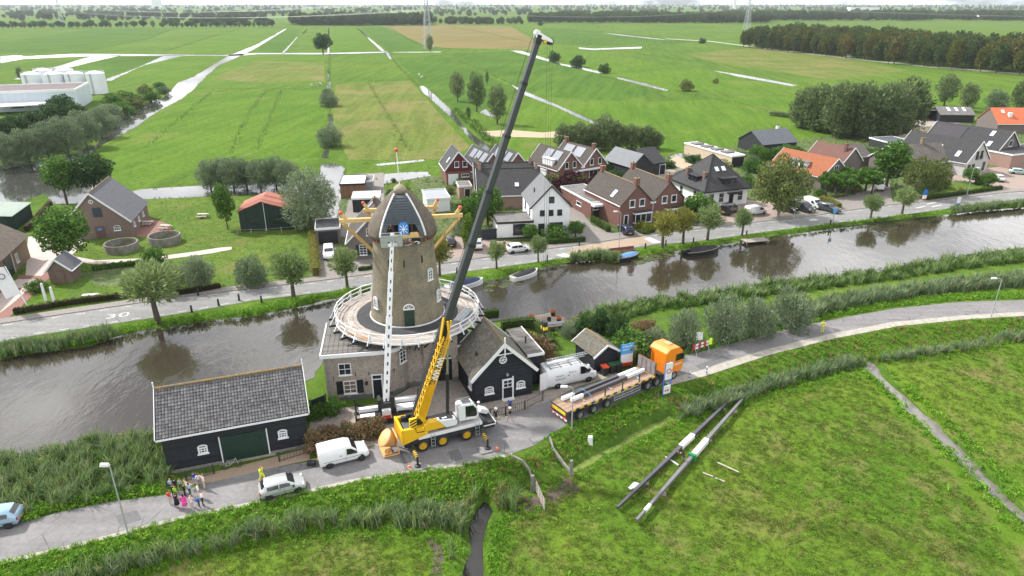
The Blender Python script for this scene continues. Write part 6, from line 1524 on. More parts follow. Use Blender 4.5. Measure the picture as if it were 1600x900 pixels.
for x,ext,gp in ((-2.75,2.2,(653,729)),(4.05,1.5,(762,701))):
    g = G(*gp,.1); lx = (g.x-CO.x)*cos(CR)+(g.y-CO.y)*sin(CR); ly = -(g.x-CO.x)*sin(CR)+(g.y-CO.y)*cos(CR)
    m = mb(m_boomd).bar((x,-.5,1.05),(lx,ly+1.0,.98),.3,.34); m.mat(m_haz).bar((lx-.0,ly+1.0,.98),(lx,ly+.1,.95),.24,.26)
    for k in range(3): m.mat(m_blacktrim).bar((lx,ly+.85-k*.28,.985),(lx,ly+.73-k*.28,.98),.25,.27)
    m.build('outrigger',None,cr); m = mb(m_boomd).tube((lx,ly,.2),(lx,ly,1.1),.1,10); m.lathe([(.3,.12),(.28,.2),(.1,.26)],14,c=(lx,ly,0)); m.build('outrigger_jack',None,cr)
    pd = thing('outrigger_mat',{-2.75: 'grey spreader mat with cone under the left crane outrigger',4.05: 'grey spreader mat with cone under the right crane outrigger'}[x],'spreader mat',(g.x+.1,g.y,.03),CR); mb(plain('mat_grey',(.2,.19,.185),.9,.2,3)).box(-.95,.95,-.55,.55,0,.1).build('mat',None,pd)
    cn = thing('traffic_cone',{-2.75: 'orange cone on the left spreader mat',4.05: 'orange cone on the right spreader mat'}[x],'cone',(g.x+(-.75 if x < 0 else .85),g.y-.1,.13)); mb(plain('cone_orange',(.75,.12,.02),.5)).lathe([(.17,0),(.17,.03),(.11,.04),(.03,.42),(0,.42)],14).build('cone',None,cn); mb(m_white).lathe([(.088,.15),(.067,.25)],14,cap=False).build('band',None,cn)
m = mb(m_boomd).lathe([(.95,1.75),(.95,2.0)],24); m.box(-2.7,1.6,-.55,.75,2.0,2.3); m.box(-2.9,-1.2,-.75,-.45,2.2,3.2); m.box(-2.9,-1.2,.35,.65,2.2,3.2); m.build('turntable',None,cr)
m = mb(m_yel); P_ = [(-1.6,2.05),(-1.4,1.95),(1.3,1.95),(1.5,2.4),(1.3,2.75),(-1.4,2.95),(-1.7,2.6)]
m.prism([(-1.7,2.0),(.35,2.0),(-.4,2.9),(-1.4,3.0),(-1.75,2.7)],-1.25,-.6,'y'); m.build('engine_cover',None,cr,bevel=.08); m = mb(m_cwhite).prism([(.38,2.0),(1.35,2.0),(1.5,2.35),(1.3,2.7),(-.36,2.88)],-1.24,-.62,'y'); m.mat(m_blacktrim).box(-.35,1.1,-1.1,-.65,2.8,2.86); m.mat(m_cwhite).box(.1,.55,-1.0,-.8,2.86,2.87); m.build('engine_cover',None,cr,bevel=.05)
m = mb(m_haz).box(-2.95,-2.3,-1.02,-.76,2.3,3.55)
for k in range(4): m.mat(m_blacktrim).bar((-2.96,-1.03,2.35+k*.3),(-2.29,-1.03,2.6+k*.3),.02,.12)
m.build('counterweight',None,cr)
# cab on the near front corner of the turntable
cabp = [(.95,2.05),(3.0,1.9),(3.35,2.3),(3.2,3.3),(2.75,3.95),(1.1,4.05),(.9,3.8)]
m = mb(m_cwhite).prism(cabp,-.9,.25,'y'); cbo = m.build('cab',None,cr,(.95,-.2,.35),bevel=.07); cbo.scale = (.82,.9,.85)
mb(m_cglass).prism([(1.75,2.45),(2.95,2.3),(3.12,2.5),(3.02,3.25),(2.65,3.72),(1.75,3.78)],-.92,-.9,'y').build('window',None,cbo)
m = mb(m_cglass); m.add([(3.37,-.8,2.35),(3.37,.15,2.35),(3.23,.15,3.3),(3.23,-.8,3.3)],[(0,1,2,3)]); m.add([(3.22,-.8,3.32),(3.22,.15,3.32),(2.79,.15,3.95),(2.79,-.8,3.95)],[(0,1,2,3)]); m.build('windscreen',None,cbo)
m = mb(m_cglass).box(1.5,2.5,-.7,.05,4.04,4.08); m.mat(m_steel).path([(1.0,-.85,4.2),(2.7,-.85,4.15),(2.9,-.85,3.95)],.03,5); m.path([(1.0,.2,4.2),(2.7,.2,4.15)],.03,5); m.build('roof_window',None,cbo)
m = mb(m_cwhite).box(.95,1.5,-.88,-.86,2.3,2.32) if False else mb(m_blacktrim).box(1.72,1.75,-.915,-.9,2.2,3.8); m.build('door_edge',None,cbo)
# boom
BP = Vector((-2.2,0,2.75)); tipw = Vector((2.14,57.85,35.35)); dx_,dy_ = tipw.x-CO.x,tipw.y-CO.y
BT = Vector((dx_*cos(CR)+dy_*sin(CR),-dx_*sin(CR)+dy_*cos(CR),tipw.z-.03)); bd = (BT-BP); BL = bd.length; bd.normalize(); bside = Vector((0,-1,0)); bup = bside.cross(bd).normalized(); bup = bup if bup.z > 0 else -bup
def boxboom(m,a,b,w,h,w2=None,h2=None):
    w2 = w if w2 is None else w2; h2 = h if h2 is None else h2; p,q = BP+bd*a,BP+bd*b
    def sec(c,w_,h_): return [c+Vector((0,y*w_,0))+bup*(z*h_) for y,z in ((-.5,.5),(.5,.5),(.5,-.12),(.36,-.38),(.15,-.5),(-.15,-.5),(-.36,-.38),(-.5,-.12))]
    V = sec(p,w,h)+sec(q,w2,h2); n = 8; m.add(V,[(i,(i+1) % n,n+(i+1) % n,n+i)[::-1] for i in range(n)]+[tuple(range(n)),tuple(range(n,2*n))[::-1]])
secs = [(0,9.6,.68,.80,m_boomd),(9.6,17.2,.60,.72,m_boom),(17.2,22.0,.54,.65,m_boom),(22.0,26.8,.49,.59,m_boom),(26.8,31.2,.44,.53,m_boom),(31.2,BL-.2,.39,.48,m_boom)]
for a,b,w_,h_,mt in secs:
    m = mb(mt); boxboom(m,a-.3,b,w_,h_); m.mat(m_boomd); boxboom(m,b-.24,b+.02,w_+.07,h_+.07); m.build('boom_section',None,cr)
m = mb(m_boomd); boxboom(m,BL-.3,BL+.25,.5,.6); m.mat(m_cwhite); c0 = BP+bd*BL
for y in (-.22,.22): m.prism([(c0.x-.35,c0.z+.1),(c0.x+1.15,c0.z-.35),(c0.x+1.1,c0.z-.1),(c0.x-.2,c0.z+.55)],y-.03,y+.03,'y')
m.build('boom_head',None,cr); sh = mb(m_blacktrim); sh.at(MT((c0.x+1.0,0,c0.z-.25)) @ MR(R(90),4,'X')); sh.lathe([(0,-.16),(.27,-.16),(.27,.16),(0,.16)],16,cap=False); sh.at(MT((c0.x-.15,0,c0.z+.4)) @ MR(R(90),4,'X')); sh.mat(m_cwhite).lathe([(0,-.16),(.25,-.16),(.25,.16),(0,.16)],16,cap=False); sh.build('sheave',None,cr,kind='stuff')
mb(m_haz).box(c0.x+.35,c0.x+.6,-.26,.26,c0.z-.32,c0.z-.1).build('boom_lamp',None,cr)
m = mb(m_hyd).tube(Vector((1.0,.15,2.5))+(BP+bd*8.6-bup*.5-Vector((1.0,0,2.5)))*.5,BP+bd*8.6-bup*.5,.11,10); m.mat(m_boomd).tube((1.0,.15,2.5),Vector((1.0,.15,2.5))+(BP+bd*8.6-bup*.5-Vector((1.0,0,2.5)))*.52,.17,10); m.build('lift_cylinder',None,cr)
# folded lattice jib on the near side of the boom
jb = mb(m_yel); jo = Vector((0,-.78,0)); c4 = lambda s,k: BP+bd*s+jo+Vector((0,(-.36 if k in (0,3) else .36),0))+bup*(-.38 if k in (0,1) else .42)
for k in range(4): jb.tube(c4(.8,k),c4(8.6,k).lerp(BP+bd*9.6+jo,.25),.055,6)
n = 12
for i in range(n):
    s0,s1 = .8+i*7.8/n,.8+(i+1)*7.8/n
    for a,b in ((0,3),(3,2),(2,1),(1,0)):
        jb.tube(c4(s0,a),c4(s1,b),.035,5); jb.tube(c4(s0,a),c4(s0,b),.03,5)
jb.build('lattice_jib',None,cr)
m = mb(m_yel); 
for k in (0,3): m.add([c4(.9,0)+Vector((0,-.02,0)),c4(4.2,0)+Vector((0,-.02,0)),c4(4.2,3)+Vector((0,-.02,0)),c4(.9,3)+Vector((0,-.02,0))],[(0,1,2,3),(3,2,1,0)]) if k else None
m.box(-2.45,-1.75,-1.35,-.6,2.3,2.6); m.bar(c4(.6,0),c4(1.2,3),.25,.3); m.bar(BP+bd*8.4+jo*.9+bup*.4,BP+bd*10.3+jo*.25+bup*.5,.16,.2); m.bar(BP+bd*8.4+jo*1.2-bup*.4,BP+bd*10.2+jo*1.0+bup*.3,.14,.16); m.bar(BP+bd*7.6+jo*.6-bup*.4,BP+bd*10.3+jo*.9,.12,.14); m.build('jib_bracket',None,cr,kind='stuff')
m = mb(m_cwhite)
for s_ in (4.75,5.1,5.4,5.95,6.3,6.6): a = BP+bd*s_+jo+Vector((0,-.4,0)); m.bar(a-bup*.28,a+bd*.16+bup*.28,.02,.09); m.bar(a+bd*.16+bup*.28,a+bd*.3-bup*.28,.02,.09)
m.build('lettering',None,cr)
# hook, ropes
hk = Vector((tipw.x+.93,tipw.y+.4,0)); hz_ = zat(513,hk.y)
rp = mb(m_dmetal); lo_ = Vector(((hk.x-CO.x)*cos(CR)+(hk.y-CO.y)*sin(CR),-(hk.x-CO.x)*sin(CR)+(hk.y-CO.y)*cos(CR),hz_))
for d_ in (-.24,.0,.24): rp.tube((c0.x+1.0+d_,.0,c0.z-.25),(lo_.x+d_*.8,lo_.y,lo_.z+.9),.012,5)
rp.tube(BP+bd*1.5+bup*.62,BP+bd*BL+bup*.6,.022,5); rp.build('hoist_rope',None,cr)
hb = mb(m_blacktrim).box(-.2,.2,-.28,.28,-.35,.7); hb.mat(m_haz).box(-.22,.22,-.30,.30,-.1,.2); hb.mat(m_blacktrim).box(-.23,.23,-.12,.1,-.1,.2); hb.path([(0,0,-.35),(0,0,-.7),(.16,0,-.85),(.1,0,-1.05),(-.12,0,-1.05),(-.2,0,-.9)],.07,6); hb.build('hook_block',None,cr,lo_)
# concrete skip hung on the crane's tail
sk = thing('concrete_skip','tan conical concrete skip standing behind the yellow crane tail','skip',(CO.x-4.75*cos(CR),CO.y-4.75*sin(CR),.05),CR)
m = mb(m_tan); m.at(MT((-.05,0,1.35)) @ MR(R(-50),4,'Y') @ Matrix.Scale(.86,4)); m.smooth = True; m.lathe([(.42,-.95),(.5,-.9),(.95,.35),(1.02,.4),(1.02,.5),(.95,.55),(.4,.72),(0,.75)],22,cap=False); m.build('cone',None,sk)
m = mb(m_tan)
for y in (-.75,.75): m.bar((-.7,y,.1),(.75,y,.1),.12); m.bar((.7,y,.1),(.6,y,1.9),.11); m.bar((-.7,y,.1),(-.2,y,.9),.1)
m.bar((.6,-.75,1.85),(.6,.75,1.85),.11); m.bar((-.7,-.75,.12),(-.7,.75,.12),.1); m.box(-.7,.1,-.7,.7,.2,.35); m.build('frame',None,sk)
# ---------------------------------------------------------------- white aerial lift in the mill yard
lb = Vector((-12.4,57.4)); al = thing('aerial_lift','white tracked aerial lift with telescopic boom raised against the windmill','aerial lift',(lb.x,lb.y,.03),R(14))
m = mb(m_blacktrim).box(-1.0,1.0,-.75,.75,.25,.75); m.box(-.55,.55,-.55,.55,.75,2.0); m.box(-.75,-.45,-.5,.5,1.2,2.4); m.box(.5,.85,-.4,.6,.9,2.6); m.build('chassis',None,al)
for y in (-.9,.9):
    t_ = mb(m_tyre); t_.prism([(-1.3,.1),(-1.5,.32),(-1.3,.55),(1.3,.55),(1.5,.32),(1.3,.1)],y-.17,y+.17,'y'); t_.build('track',None,al)
for x0,x1,y0,y1,z in ((-2.5,-1.1,-.95,-.35,.62),(1.0,3.3,-.4,.5,.75),(-2.6,-.7,.3,.75,.75),(1.0,3.6,.9,1.35,1.0)): m = mb(m_cwhite).box(x0,x1,y0,y1,z,z+.42); m.mat(rf_lead).box(x0+.05,x1-.05,y0-.03,y0,z-.25,z+.05); m.build('tool_box',None,al,bevel=.03)
for x,y in ((-2.9,-1.3),(3.7,-1.0),(-2.9,1.5),(3.4,1.9)): m = mb(m_boomd).bar((x*.3,y*.4,.8),(x,y,1.05),.16,.2); m.tube((x,y,0),(x,y,1.7),.08,8); m.lathe([(.28,0),(.26,.08),(.08,.12)],12,c=(x,y,0)); m.build('outrigger',None,al)
m = mb(m_cwhite).box(-.42,.42,-1.0,-.6,.95,1.5); m.mat(m_red).box(-.5,.5,-1.02,-.95,.6,.95); m.mat(m_white)
for k in range(3): m.box(-.5,-.38,-1.035,-1.02,.62+k*.11,.67+k*.11); m.box(.38,.5,-1.035,-1.02,.62+k*.11,.67+k*.11)
m.build('control_box',None,al)
aw = MR(-R(14),4,'Z'); bpW = Vector((618,350,0)); Yb = 63.6; zb = 17.2; xb = xat(613,Yb,zb); e1 = aw @ Vector((xb-lb.x,Yb-lb.y,zb)); s0 = Vector((.0,-.1,1.4)); ad = e1-s0; ar_ = Vector((1,0,0))
for f0,f1,w_ in ((0,.52,.56),(.48,.78,.46),(.75,1.0,.36)):
    m = mb(m_cwhite); m.bar(s0+ad*f0,s0+ad*f1,w_,w_*.85,up=(0,1,0)); nsl = int((f1-f0)*18); n_ = ad.normalized(); fr_n = Vector((0,-1,0)); fr_n = (fr_n-n_*fr_n.dot(n_)).normalized()
    m.mat(m_blacktrim)
    for k in range(nsl): c = s0+ad*(f0+.03+(f1-f0-.05)*k/nsl)+fr_n*(w_*.43+.004); m.bar(c,c+n_*.34,w_*.26,.012,up=tuple(fr_n))
    m.build('boom_section',None,al)
m = mb(m_steel); bx = e1+Vector((-.15,-.15,-1.2)); 
for z in (0,.55,1.1):
    for a,b in (((-1.0,-.45),(1.0,-.45)),((1.0,-.45),(1.0,.45)),((1.0,.45),(-1.0,.45)),((-1.0,.45),(-1.0,-.45))): m.bar(bx+Vector((a[0],a[1],z)),bx+Vector((b[0],b[1],z)),.05)
for x in (-1.0,0,1.0):
    for y in (-.45,.45): m.bar(bx+Vector((x,y,0)),bx+Vector((x,y,1.1)),.05)
m.mat(plain('basket_grey',(.30,.33,.31),.5,.1,2)); m.at(MT(bx)); m.box(-1.02,1.02,-.47,.47,-.06,0); m.box(-1.04,-.4,-.5,-.47,.02,1.05); m.box(.45,1.04,-.5,-.47,.02,1.05); m.box(-.4,.45,-.5,-.47,.5,1.05); m.build('basket',None,al)
# ---------------------------------------------------------------- orange truck with flatbed
TO,TR = Vector((6.7-1.15*sin(R(35.6)),57.2+1.15*cos(R(35.6)))),R(35.6)
tk = thing('flatbed_truck','orange lorry with long timber floored flatbed trailer','truck',(TO.x,TO.y,.03),TR)
m = mb(m_blacktrim).box(-1.7,9.6,-.5,.5,.95,1.3); m.box(9.0,14.0,-.45,.45,.65,1.0); m.build('chassis',None,tk)
m = mb(m_dmetal).box(-1.75,10.3,-1.27,1.27,1.3,1.46); m.build('trailer_frame',None,tk)
m_deckw = [plain('deck_wood_a',(.30,.20,.14),.85,.2,3,col2=(.2,.15,.11),c2scale=2),plain('deck_wood_b',(.25,.17,.12),.85,.2,3),plain('deck_wood_c',(.34,.235,.165),.85,.2,3)]
for k in range(12):
    y0 = -1.22+k*.2035; mb(m_deckw[(k*5) % 3]).box(-1.72,10.25,y0,y0+.195,1.46,1.5+(k % 3)*.004).build('plank',None,tk)
m = mb(m_haz); 
for sg in (-1,1):
    for k in range(24): (m.mat(m_haz) if k % 2 else m.mat(m_dmetal)).box(-1.7+k*.5,-1.7+(k+1)*.5-.01,sg*1.275-.012,sg*1.275+.012,1.33,1.49)
m.build('side_marking',None,tk)
m = mb(m_haz).box(-1.8,-1.76,-1.0,1.0,.98,1.3); m.mat(m_dmetal).box(-1.79,-1.75,-1.27,1.27,.7,.9); m.mat(m_white).box(-1.82,-1.79,-1.27,1.27,.45,.62)
for k in range(8): m.mat(m_red if k % 2 else m_white).box(-1.835,-1.82,-1.27+k*.3175,-1.27+(k+1)*.3175-.004,.45,.62)
m.mat(m_redl).box(-1.83,-1.79,-1.2,-.8,.72,.88).box(-1.83,-1.79,.8,1.2,.72,.88); m.build('rear_bumper',None,tk)
for x in (0,1.8,3.6):
    for sg in (-1,1): wheel(tk,x,sg*1.08,.5,.38,m_alloy,sg)
for x in (9.45,10.8):
    for sg in (-1,1): wheel(tk,x,sg*1.05,.52,.4,m_alloy,sg)
for sg in (-1,1): wheel(tk,13.4,sg*1.08,.52,.34,m_alloy,sg)
m = mb(m_steel)
for z in (.55,.85): m.bar((4.5,-1.24,z),(8.2,-1.24,z),.05,.09)
for x in (4.5,5.7,7.0,8.2): m.bar((x,-1.22,.5),(x,-1.22,1.3),.05)
m.build('side_guard',None,tk)
m = mb(plain('headboard_brown',(.16,.08,.06),.7,.2)).box(10.25,10.4,-1.27,1.27,1.3,3.0); hb_ = m.build('headboard',None,tk)
for k in range(4):
    y0 = -1.25+k*.63; mb(plain('headboard_grey',(.22,.2,.2),.6,.25,2)).box(10.2,10.25,y0+.03,y0+.58,1.6,2.95).build('panel',None,hb_)
m = mb(m_dmetal)
for x,y in ((3.2,-1.2),(5.6,-1.2),(8.0,-1.2)): m.bar((x,y,1.4),(x,y,2.4),.09)
m.build('stake',None,tk)
# cab
cb = [(11.9,.95),(14.55,.75),(14.72,1.1),(14.72,2.1),(14.45,3.3),(13.9,3.85),(12.5,3.95),(11.9,3.55)]
cabo = mb(m_orange).prism(cb,-1.24,1.24,'y').build('cab',None,tk,bevel=.1,seg=2)
for sg in (-1,1):
    f = mb(m_cglass).prism([(13.35,2.25),(14.5,2.2),(14.32,3.0),(13.45,3.05)],sg*1.245,sg*1.255,'y'); f.build('window',None,cabo)
    f = mb(m_orange).prism([(11.95,.7),(12.8,.7),(12.85,1.2),(11.95,1.2)],sg*1.0,sg*1.22,'y'); f.build('side_skirt',None,cabo); mb(m_blacktrim).box(14.35,14.55,sg*1.3-.12,sg*1.3+.12,2.3,2.95).build('wing_mirror',None,cabo); mb(m_lamp).box(14.68,14.76,sg*.95-.18,sg*.95+.18,.95,1.2).build('headlight',None,cabo)
m = mb(m_cglass); m.add([(14.74,-1.1,2.15),(14.74,1.1,2.15),(14.49,1.1,3.25),(14.49,-1.1,3.25)],[(0,1,2,3)]); m.build('windscreen',None,cabo); mb(m_blacktrim).box(14.72,14.76,-1.0,1.0,1.2,1.9).build('grille',None,cabo); mb(plain('roof_hatch_tan',(.5,.3,.14),.5)).box(13.0,13.7,-.4,.4,3.9,3.98).build('roof_hatch',None,cabo)
em = mb(m_cwhite); em.at(MT((12.6,-1.26,1.95)) @ MR(R(90),4,'X')); em.lathe([(0,0),(.5,0),(.5,.02),(0,.025)],24,cap=False); em.mat(plain('emblem_red',(.55,.16,.08),.5)).lathe([(.32,.03),(.38,.03),(.38,.035),(.32,.035)],24,cap=False); em.mat(MATS['emblem_red']).lathe([(0,.03),(.2,.03),(0,.04)],16,cap=False); em.build('emblem',None,cabo)
lt_ = mb(m_white); 
for k in range(5): lt_.box(13.3+k*.22,13.3+k*.22+.14,-1.26,-1.25,1.72,1.9)
lt_.build('lettering',None,cabo)
m = mb(m_blacktrim); m.box(11.3,11.8,-1.1,1.1,.9,1.2); m.box(11.2,12.9,-1.2,-.85,.55,1.0); m.tube((11.75,.95,1),(11.75,.95,3.4),.09,8); m.build('fuel_tank',None,tk)
# load: dark sail stocks with white ends
m_stock = plain('stock_dark',(.065,.062,.075),.35,.15,.8,spec=.6)
lab = ['dark sail stock with white ends lying nearer the middle of flatbed','dark sail stock with white ends lying on the far side of flatbed']
for k,(y0,y1,x0,x1) in enumerate(((-.1,.0,-.3,9.9),(.6,.62,-.9,9.3))):
    b = thing('sail_stock',lab[k],'beam',(TO.x,TO.y,.03),TR); z = 1.78; u = Vector((x1-x0,y1-y0,0)).normalized(); A_,B_ = Vector((x0,y0,z)),Vector((x1,y1,z))
    mb(m_stock).bar(A_+u*1.5,B_-u*2.6,.30,.32).build('shaft',None,b,bevel=.02); mb(m_white).bar(A_,A_+u*1.5,.31,.33).build('white_end',None,b); mb(m_white).bar(B_-u*2.6,B_,.31,.33).build('white_end',None,b)
dn = thing('dunnage','loose wooden bearers and straps under the stocks on the flatbed','timber bearers',(TO.x,TO.y,.03),TR)
for x in (.9,4.6,8.4): mb(m_plank).box(x-.1,x+.1,-.75,.85,1.51,1.6).build('bearer',None,dn)
m_strap = plain('blue_strap',(.12,.28,.5),.7)
for x in (1.6,8.2): m = mb(m_strap); m.path([(x,-1.26,1.5),(x+.1,-.6,1.98),(x+.15,.75,1.98),(x+.2,1.26,1.5)],.03,4); m.build('strap',None,dn)
# ---------------------------------------------------------------- boats
def boat(name,label,a,b,L,Wd,hull,cover,canopy=0):
    p,q = G(*a,ZW),G(*b,ZW); d = q-p; rr = math.atan2(d.y,d.x); c = (p+q)/2; t = thing(name,label,'boat',(c.x,c.y,ZW),rr); n = 10; V = []; F = []; D = []
    for i in range(n+1):
        f = i/n; w_ = Wd/2*(sin(pi*min(1,.22+f*.55)) if f < .5 else (1-((f-.5)/.5)**2.4)**.8)*(1 if f < .97 else .6); x = -L/2+L*f; s = .62+.28*f**2
        V += [(x,-w_*.75,-.15),(x,-w_,s),(x,w_,s),(x,w_*.75,-.15)]; D.append((x,w_,s))
    for i in range(n):
        for j in range(3): F.append((i*4+j,i*4+j+1,(i+1)*4+j+1,(i+1)*4+j))
    F += [(0,3,2,1)]; m = mb(hull); m.add(V,[f[::-1] for f in F] + F); m.build('hull',None,t)
    r_ = mb(m_white if hull != m_blackp else m_plank3)
    for sg in (-1,1): r_.path([(x,sg*w_,s+.02) for x,w_,s in D],.06,5)
    r_.build('gunwale',None,t); cv = mb(cover); cv.smooth = True; V = []; F = []
    for i in range(1,n):
        x,w_,s = D[i]; h = (.45+canopy*math.exp(-((i/n-.35)/.18)**2))*(sin(pi*(i-.3)/(n-.6))**.5)
        V += [(x,-w_*.92,s+.03),(x,-w_*.5,s+h*.75),(x,0,s+h),(x,w_*.5,s+h*.75),(x,w_*.92,s+.03)]
    for i in range(n-2):
        for j in range(4): F.append((i*5+j,(i+1)*5+j,(i+1)*5+j+1,i*5+j+1))
    cv.add(V,F); cv.build('cover',None,t); return t
cv_blue = plain('navy_canvas',(.03,.04,.10),.75,.2,2); cv_black = plain('black_canvas',(.02,.02,.022),.8,.25,2); cv_sky = plain('blue_tarp',(.09,.22,.40),.55,.25,2)
boat('motor_boat','white motor boat under a dark blue canvas cover',(694,455),(757,442),6.0,2.1,m_white,cv_blue,.5)
boat('open_boat','white open boat with black cover moored by the grass bank',(798,440),(841,427),5.0,1.9,m_white,cv_black)
boat('small_boat','small boat wrapped in pale blue tarpaulin among lily pads',(964,408),(997,402),4.2,1.8,m_blackp,cv_sky)
boat('sloop','long black sloop with black cover moored by willows',(1072,399),(1121,392),6.6,2.2,m_blackp,cv_black,.25)
# ================================================================== trees, hedges, reeds, grass
lf_pol = leafmat('pollard_leaves',(.25,.34,.14),(.18,.265,.095),(.32,.39,.18),.9)
lf_yel = leafmat('yellowing_leaves',(0.27,0.27,0.054),(0.162,0.203,0.054),(0.405,0.338,0.0675),1.2)
lf_sil = leafmat('silver_willow_leaves',(0.205,0.268,0.169),(0.134,0.196,0.11),(0.285,0.339,0.232),.6)
lf_grn = leafmat('fresh_leaves',(0.096,0.2,0.0352),(0.056,0.136,0.0256),(0.16,0.272,0.048),.8)
lf_drk = leafmat('dark_leaves',(0.0612,0.122,0.0408),(0.0408,0.0918,0.0326),(0.112,0.174,0.0612),.7)
lf_wil = leafmat('alder_willow_leaves',(0.161,0.218,0.103),(0.103,0.156,0.0686),(0.252,0.286,0.138),.5)
lf_pur = leafmat('copper_leaves',(0.0585,0.0182,0.026),(0.039,0.013,0.0195),(0.0975,0.0325,0.039),.9)
lf_lime = leafmat('lime_green_leaves',(0.242,0.264,0.033),(0.143,0.187,0.0275),None,1.2)
lf_aut = leafmat('autumn_leaves',(.13,.13,.036),(.085,.10,.03),(.18,.135,.036),.06)
lf_wood = leafmat('wood_leaves',(.085,.125,.04),(.055,.09,.03),(.13,.14,.04),.05)
lf_oliv = leafmat('olive_leaves',(.18,.22,.07),(.115,.16,.05),(.22,.23,.08),.7)
lf_red = leafmat('hydrangea_bloom',(.30,.15,.11),(.10,.15,.045),(.32,.21,.15),2.4)
lf_hedge = leafmat('hedge_leaves',(0.0825,0.135,0.03),(0.0525,0.0975,0.0225),None,1.5)
lf_yhedge = leafmat('yellow_hedge_leaves',(0.24,0.24,0.054),(0.168,0.18,0.036),None,1.5)
lf_reed = leafmat('reed_blades',(0.205,0.301,0.108),(0.133,0.217,0.0843),(0.314,0.337,0.144),.5,.25)
lf_reedd = leafmat('dark_reed_blades',(0.185,0.262,0.139),(0.124,0.192,0.0928),(0.34,0.324,0.185),.45,.25)
lf_grass = leafmat('grass_blades',(0.163,0.338,0.0327),(0.12,0.272,0.0261),(0.261,0.381,0.0544),.5,.3)
lf_mead = leafmat('meadow_blades',(0.119,0.188,0.0275),(0.0875,0.15,0.025),(0.206,0.188,0.0625),.35,.25)
lf_straw = leafmat('straw_blades',(0.286,0.22,0.099),(0.198,0.165,0.066),(0.132,0.154,0.044),.8,.25)
lf_lily = leafmat('lily_pads',(0.192,0.24,0.084),(0.132,0.18,0.06),(0.288,0.3,0.156),1.2,.1)
m_bark = plain('bark',(.085,.07,.055),.95,.3,6,bump=.6,bscale=20)
m_bark2 = plain('pale_bark',(.3,.28,.25),.9,.3,4,col2=(.08,.07,.06),c2scale=6,c2=(.5,.6))
def leaf_mesh(name,lobes,n,lw,ll,mat,seed,style='leaf',shell=.55):
    r = np.random.default_rng(seed); L = np.array(lobes,float); wt = (L[:,3]*L[:,4]+L[:,3]*L[:,5]+L[:,4]*L[:,5]); k = r.choice(len(L),n,p=wt/wt.sum())
    d = r.normal(size=(n,3)); d /= np.linalg.norm(d,axis=1,keepdims=True); rad = shell+(1.04-shell)*r.random(n)**.55
    rad *= 1+.16*np.sin(d[:,0]*5+k)*np.sin(d[:,1]*4.3+k*2)+.10*np.sin(d[:,2]*7+k*3)
    c = L[k,:3]+d*rad[:,None]*L[k,3:6]
    cen = L[:,:3].mean(0); out = c-cen; out /= np.maximum(1e-6,np.linalg.norm(out,axis=1,keepdims=True))
    if style == 'willow': ax = out*1.0+np.array([0,0,.55])+r.normal(size=(n,3))*.45
    elif style == 'weep': ax = out*.35+np.array([0,0,-1.0])+r.normal(size=(n,3))*.3
    else: ax = r.normal(size=(n,3))+out*.5
    ax /= np.linalg.norm(ax,axis=1,keepdims=True); sd = np.cross(ax,r.normal(size=(n,3))+out*.2); sd /= np.maximum(1e-6,np.linalg.norm(sd,axis=1,keepdims=True))
    w_ = lw*(.6+.8*r.random(n))[:,None]; l_ = ll*(.6+.8*r.random(n))[:,None]
    P = np.stack([c-ax*l_/2,c+sd*w_/2,c+ax*l_/2,c-sd*w_/2],1).reshape(-1,3)
    me = bpy.data.meshes.new(name); me.vertices.add(4*n); me.loops.add(4*n); me.polygons.add(n)
    me.vertices.foreach_set('co',P.ravel()); me.loops.foreach_set('vertex_index',np.arange(4*n,dtype=np.int32)); me.polygons.foreach_set('loop_start',np.arange(0,4*n,4,dtype=np.int32)); me.polygons.foreach_set('loop_total',np.full(n,4,np.int32))
    a = me.attributes.new('leaf_tone','FLOAT','FACE'); a.data.foreach_set('value',np.clip(.5+.22*r.normal(size=n)+.12*np.sin(c[:,2]*2+k),0,1).astype(np.float32))
    me.materials.append(mat); me.update(); me.validate(); return me
def blob(seed,n,R_,rz,zc,r0,r1,flat=1.0,core=True):
    r = random.Random(seed); out = [(0,0,zc,R_*.62,R_*.62,rz*.66)] if core else []
    for i in range(n):
        a = i*2.399+r.uniform(-.3,.3); zz = (1-2*(i+.5)/n); q = math.sqrt(max(0,1-zz*zz)); s = r.uniform(r0,r1); e = 1-s*.55
        out.append((R_*e*q*cos(a)*r.uniform(.85,1.1),R_*e*q*sin(a)*r.uniform(.85,1.1),zc+rz*e*zz*r.uniform(.9,1.05),R_*s,R_*s,rz*s*flat))
    return out
def trunk_mesh(name,h,r,lobes,mat,seed,split=.75,lean=.04,nl=7):
    q = random.Random(seed); m = mb(mat); m.smooth = True; top = Vector((q.uniform(-1,1)*lean*h,q.uniform(-1,1)*lean*h,h*split)); m.tube((0,0,-.25),top*.5,r*1.25,7,r*.95,False); m.tube(top*.5,top,r*.95,7,r*.8,False)
    for l in q.sample(lobes,min(nl,len(lobes))):
        e = Vector(l[:3]); c = top.lerp(e,.5)+Vector((q.uniform(-.2,.2),q.uniform(-.2,.2),.15*h*.2)); m.tube(top,c,r*.5,5,r*.3,False); m.tube(c,e,r*.3,5,r*.1,False)
    return m.mesh(name)
KIND = {}
def mk(kind,variants,H,fn): KIND[kind] = (H,[fn(s) for s in range(variants)])
def pollard(mat,n=3300,lw=.09,ll=.5):
    def f(s):
        lo = blob(40+s*7,9,1.75,1.55,3.35,.36,.6,1.0); return trunk_mesh('trunk',2.4,.2,lo,m_bark,s,.85),leaf_mesh('crown',lo,n,lw,ll,mat,s+1,'willow',.45)
    return f
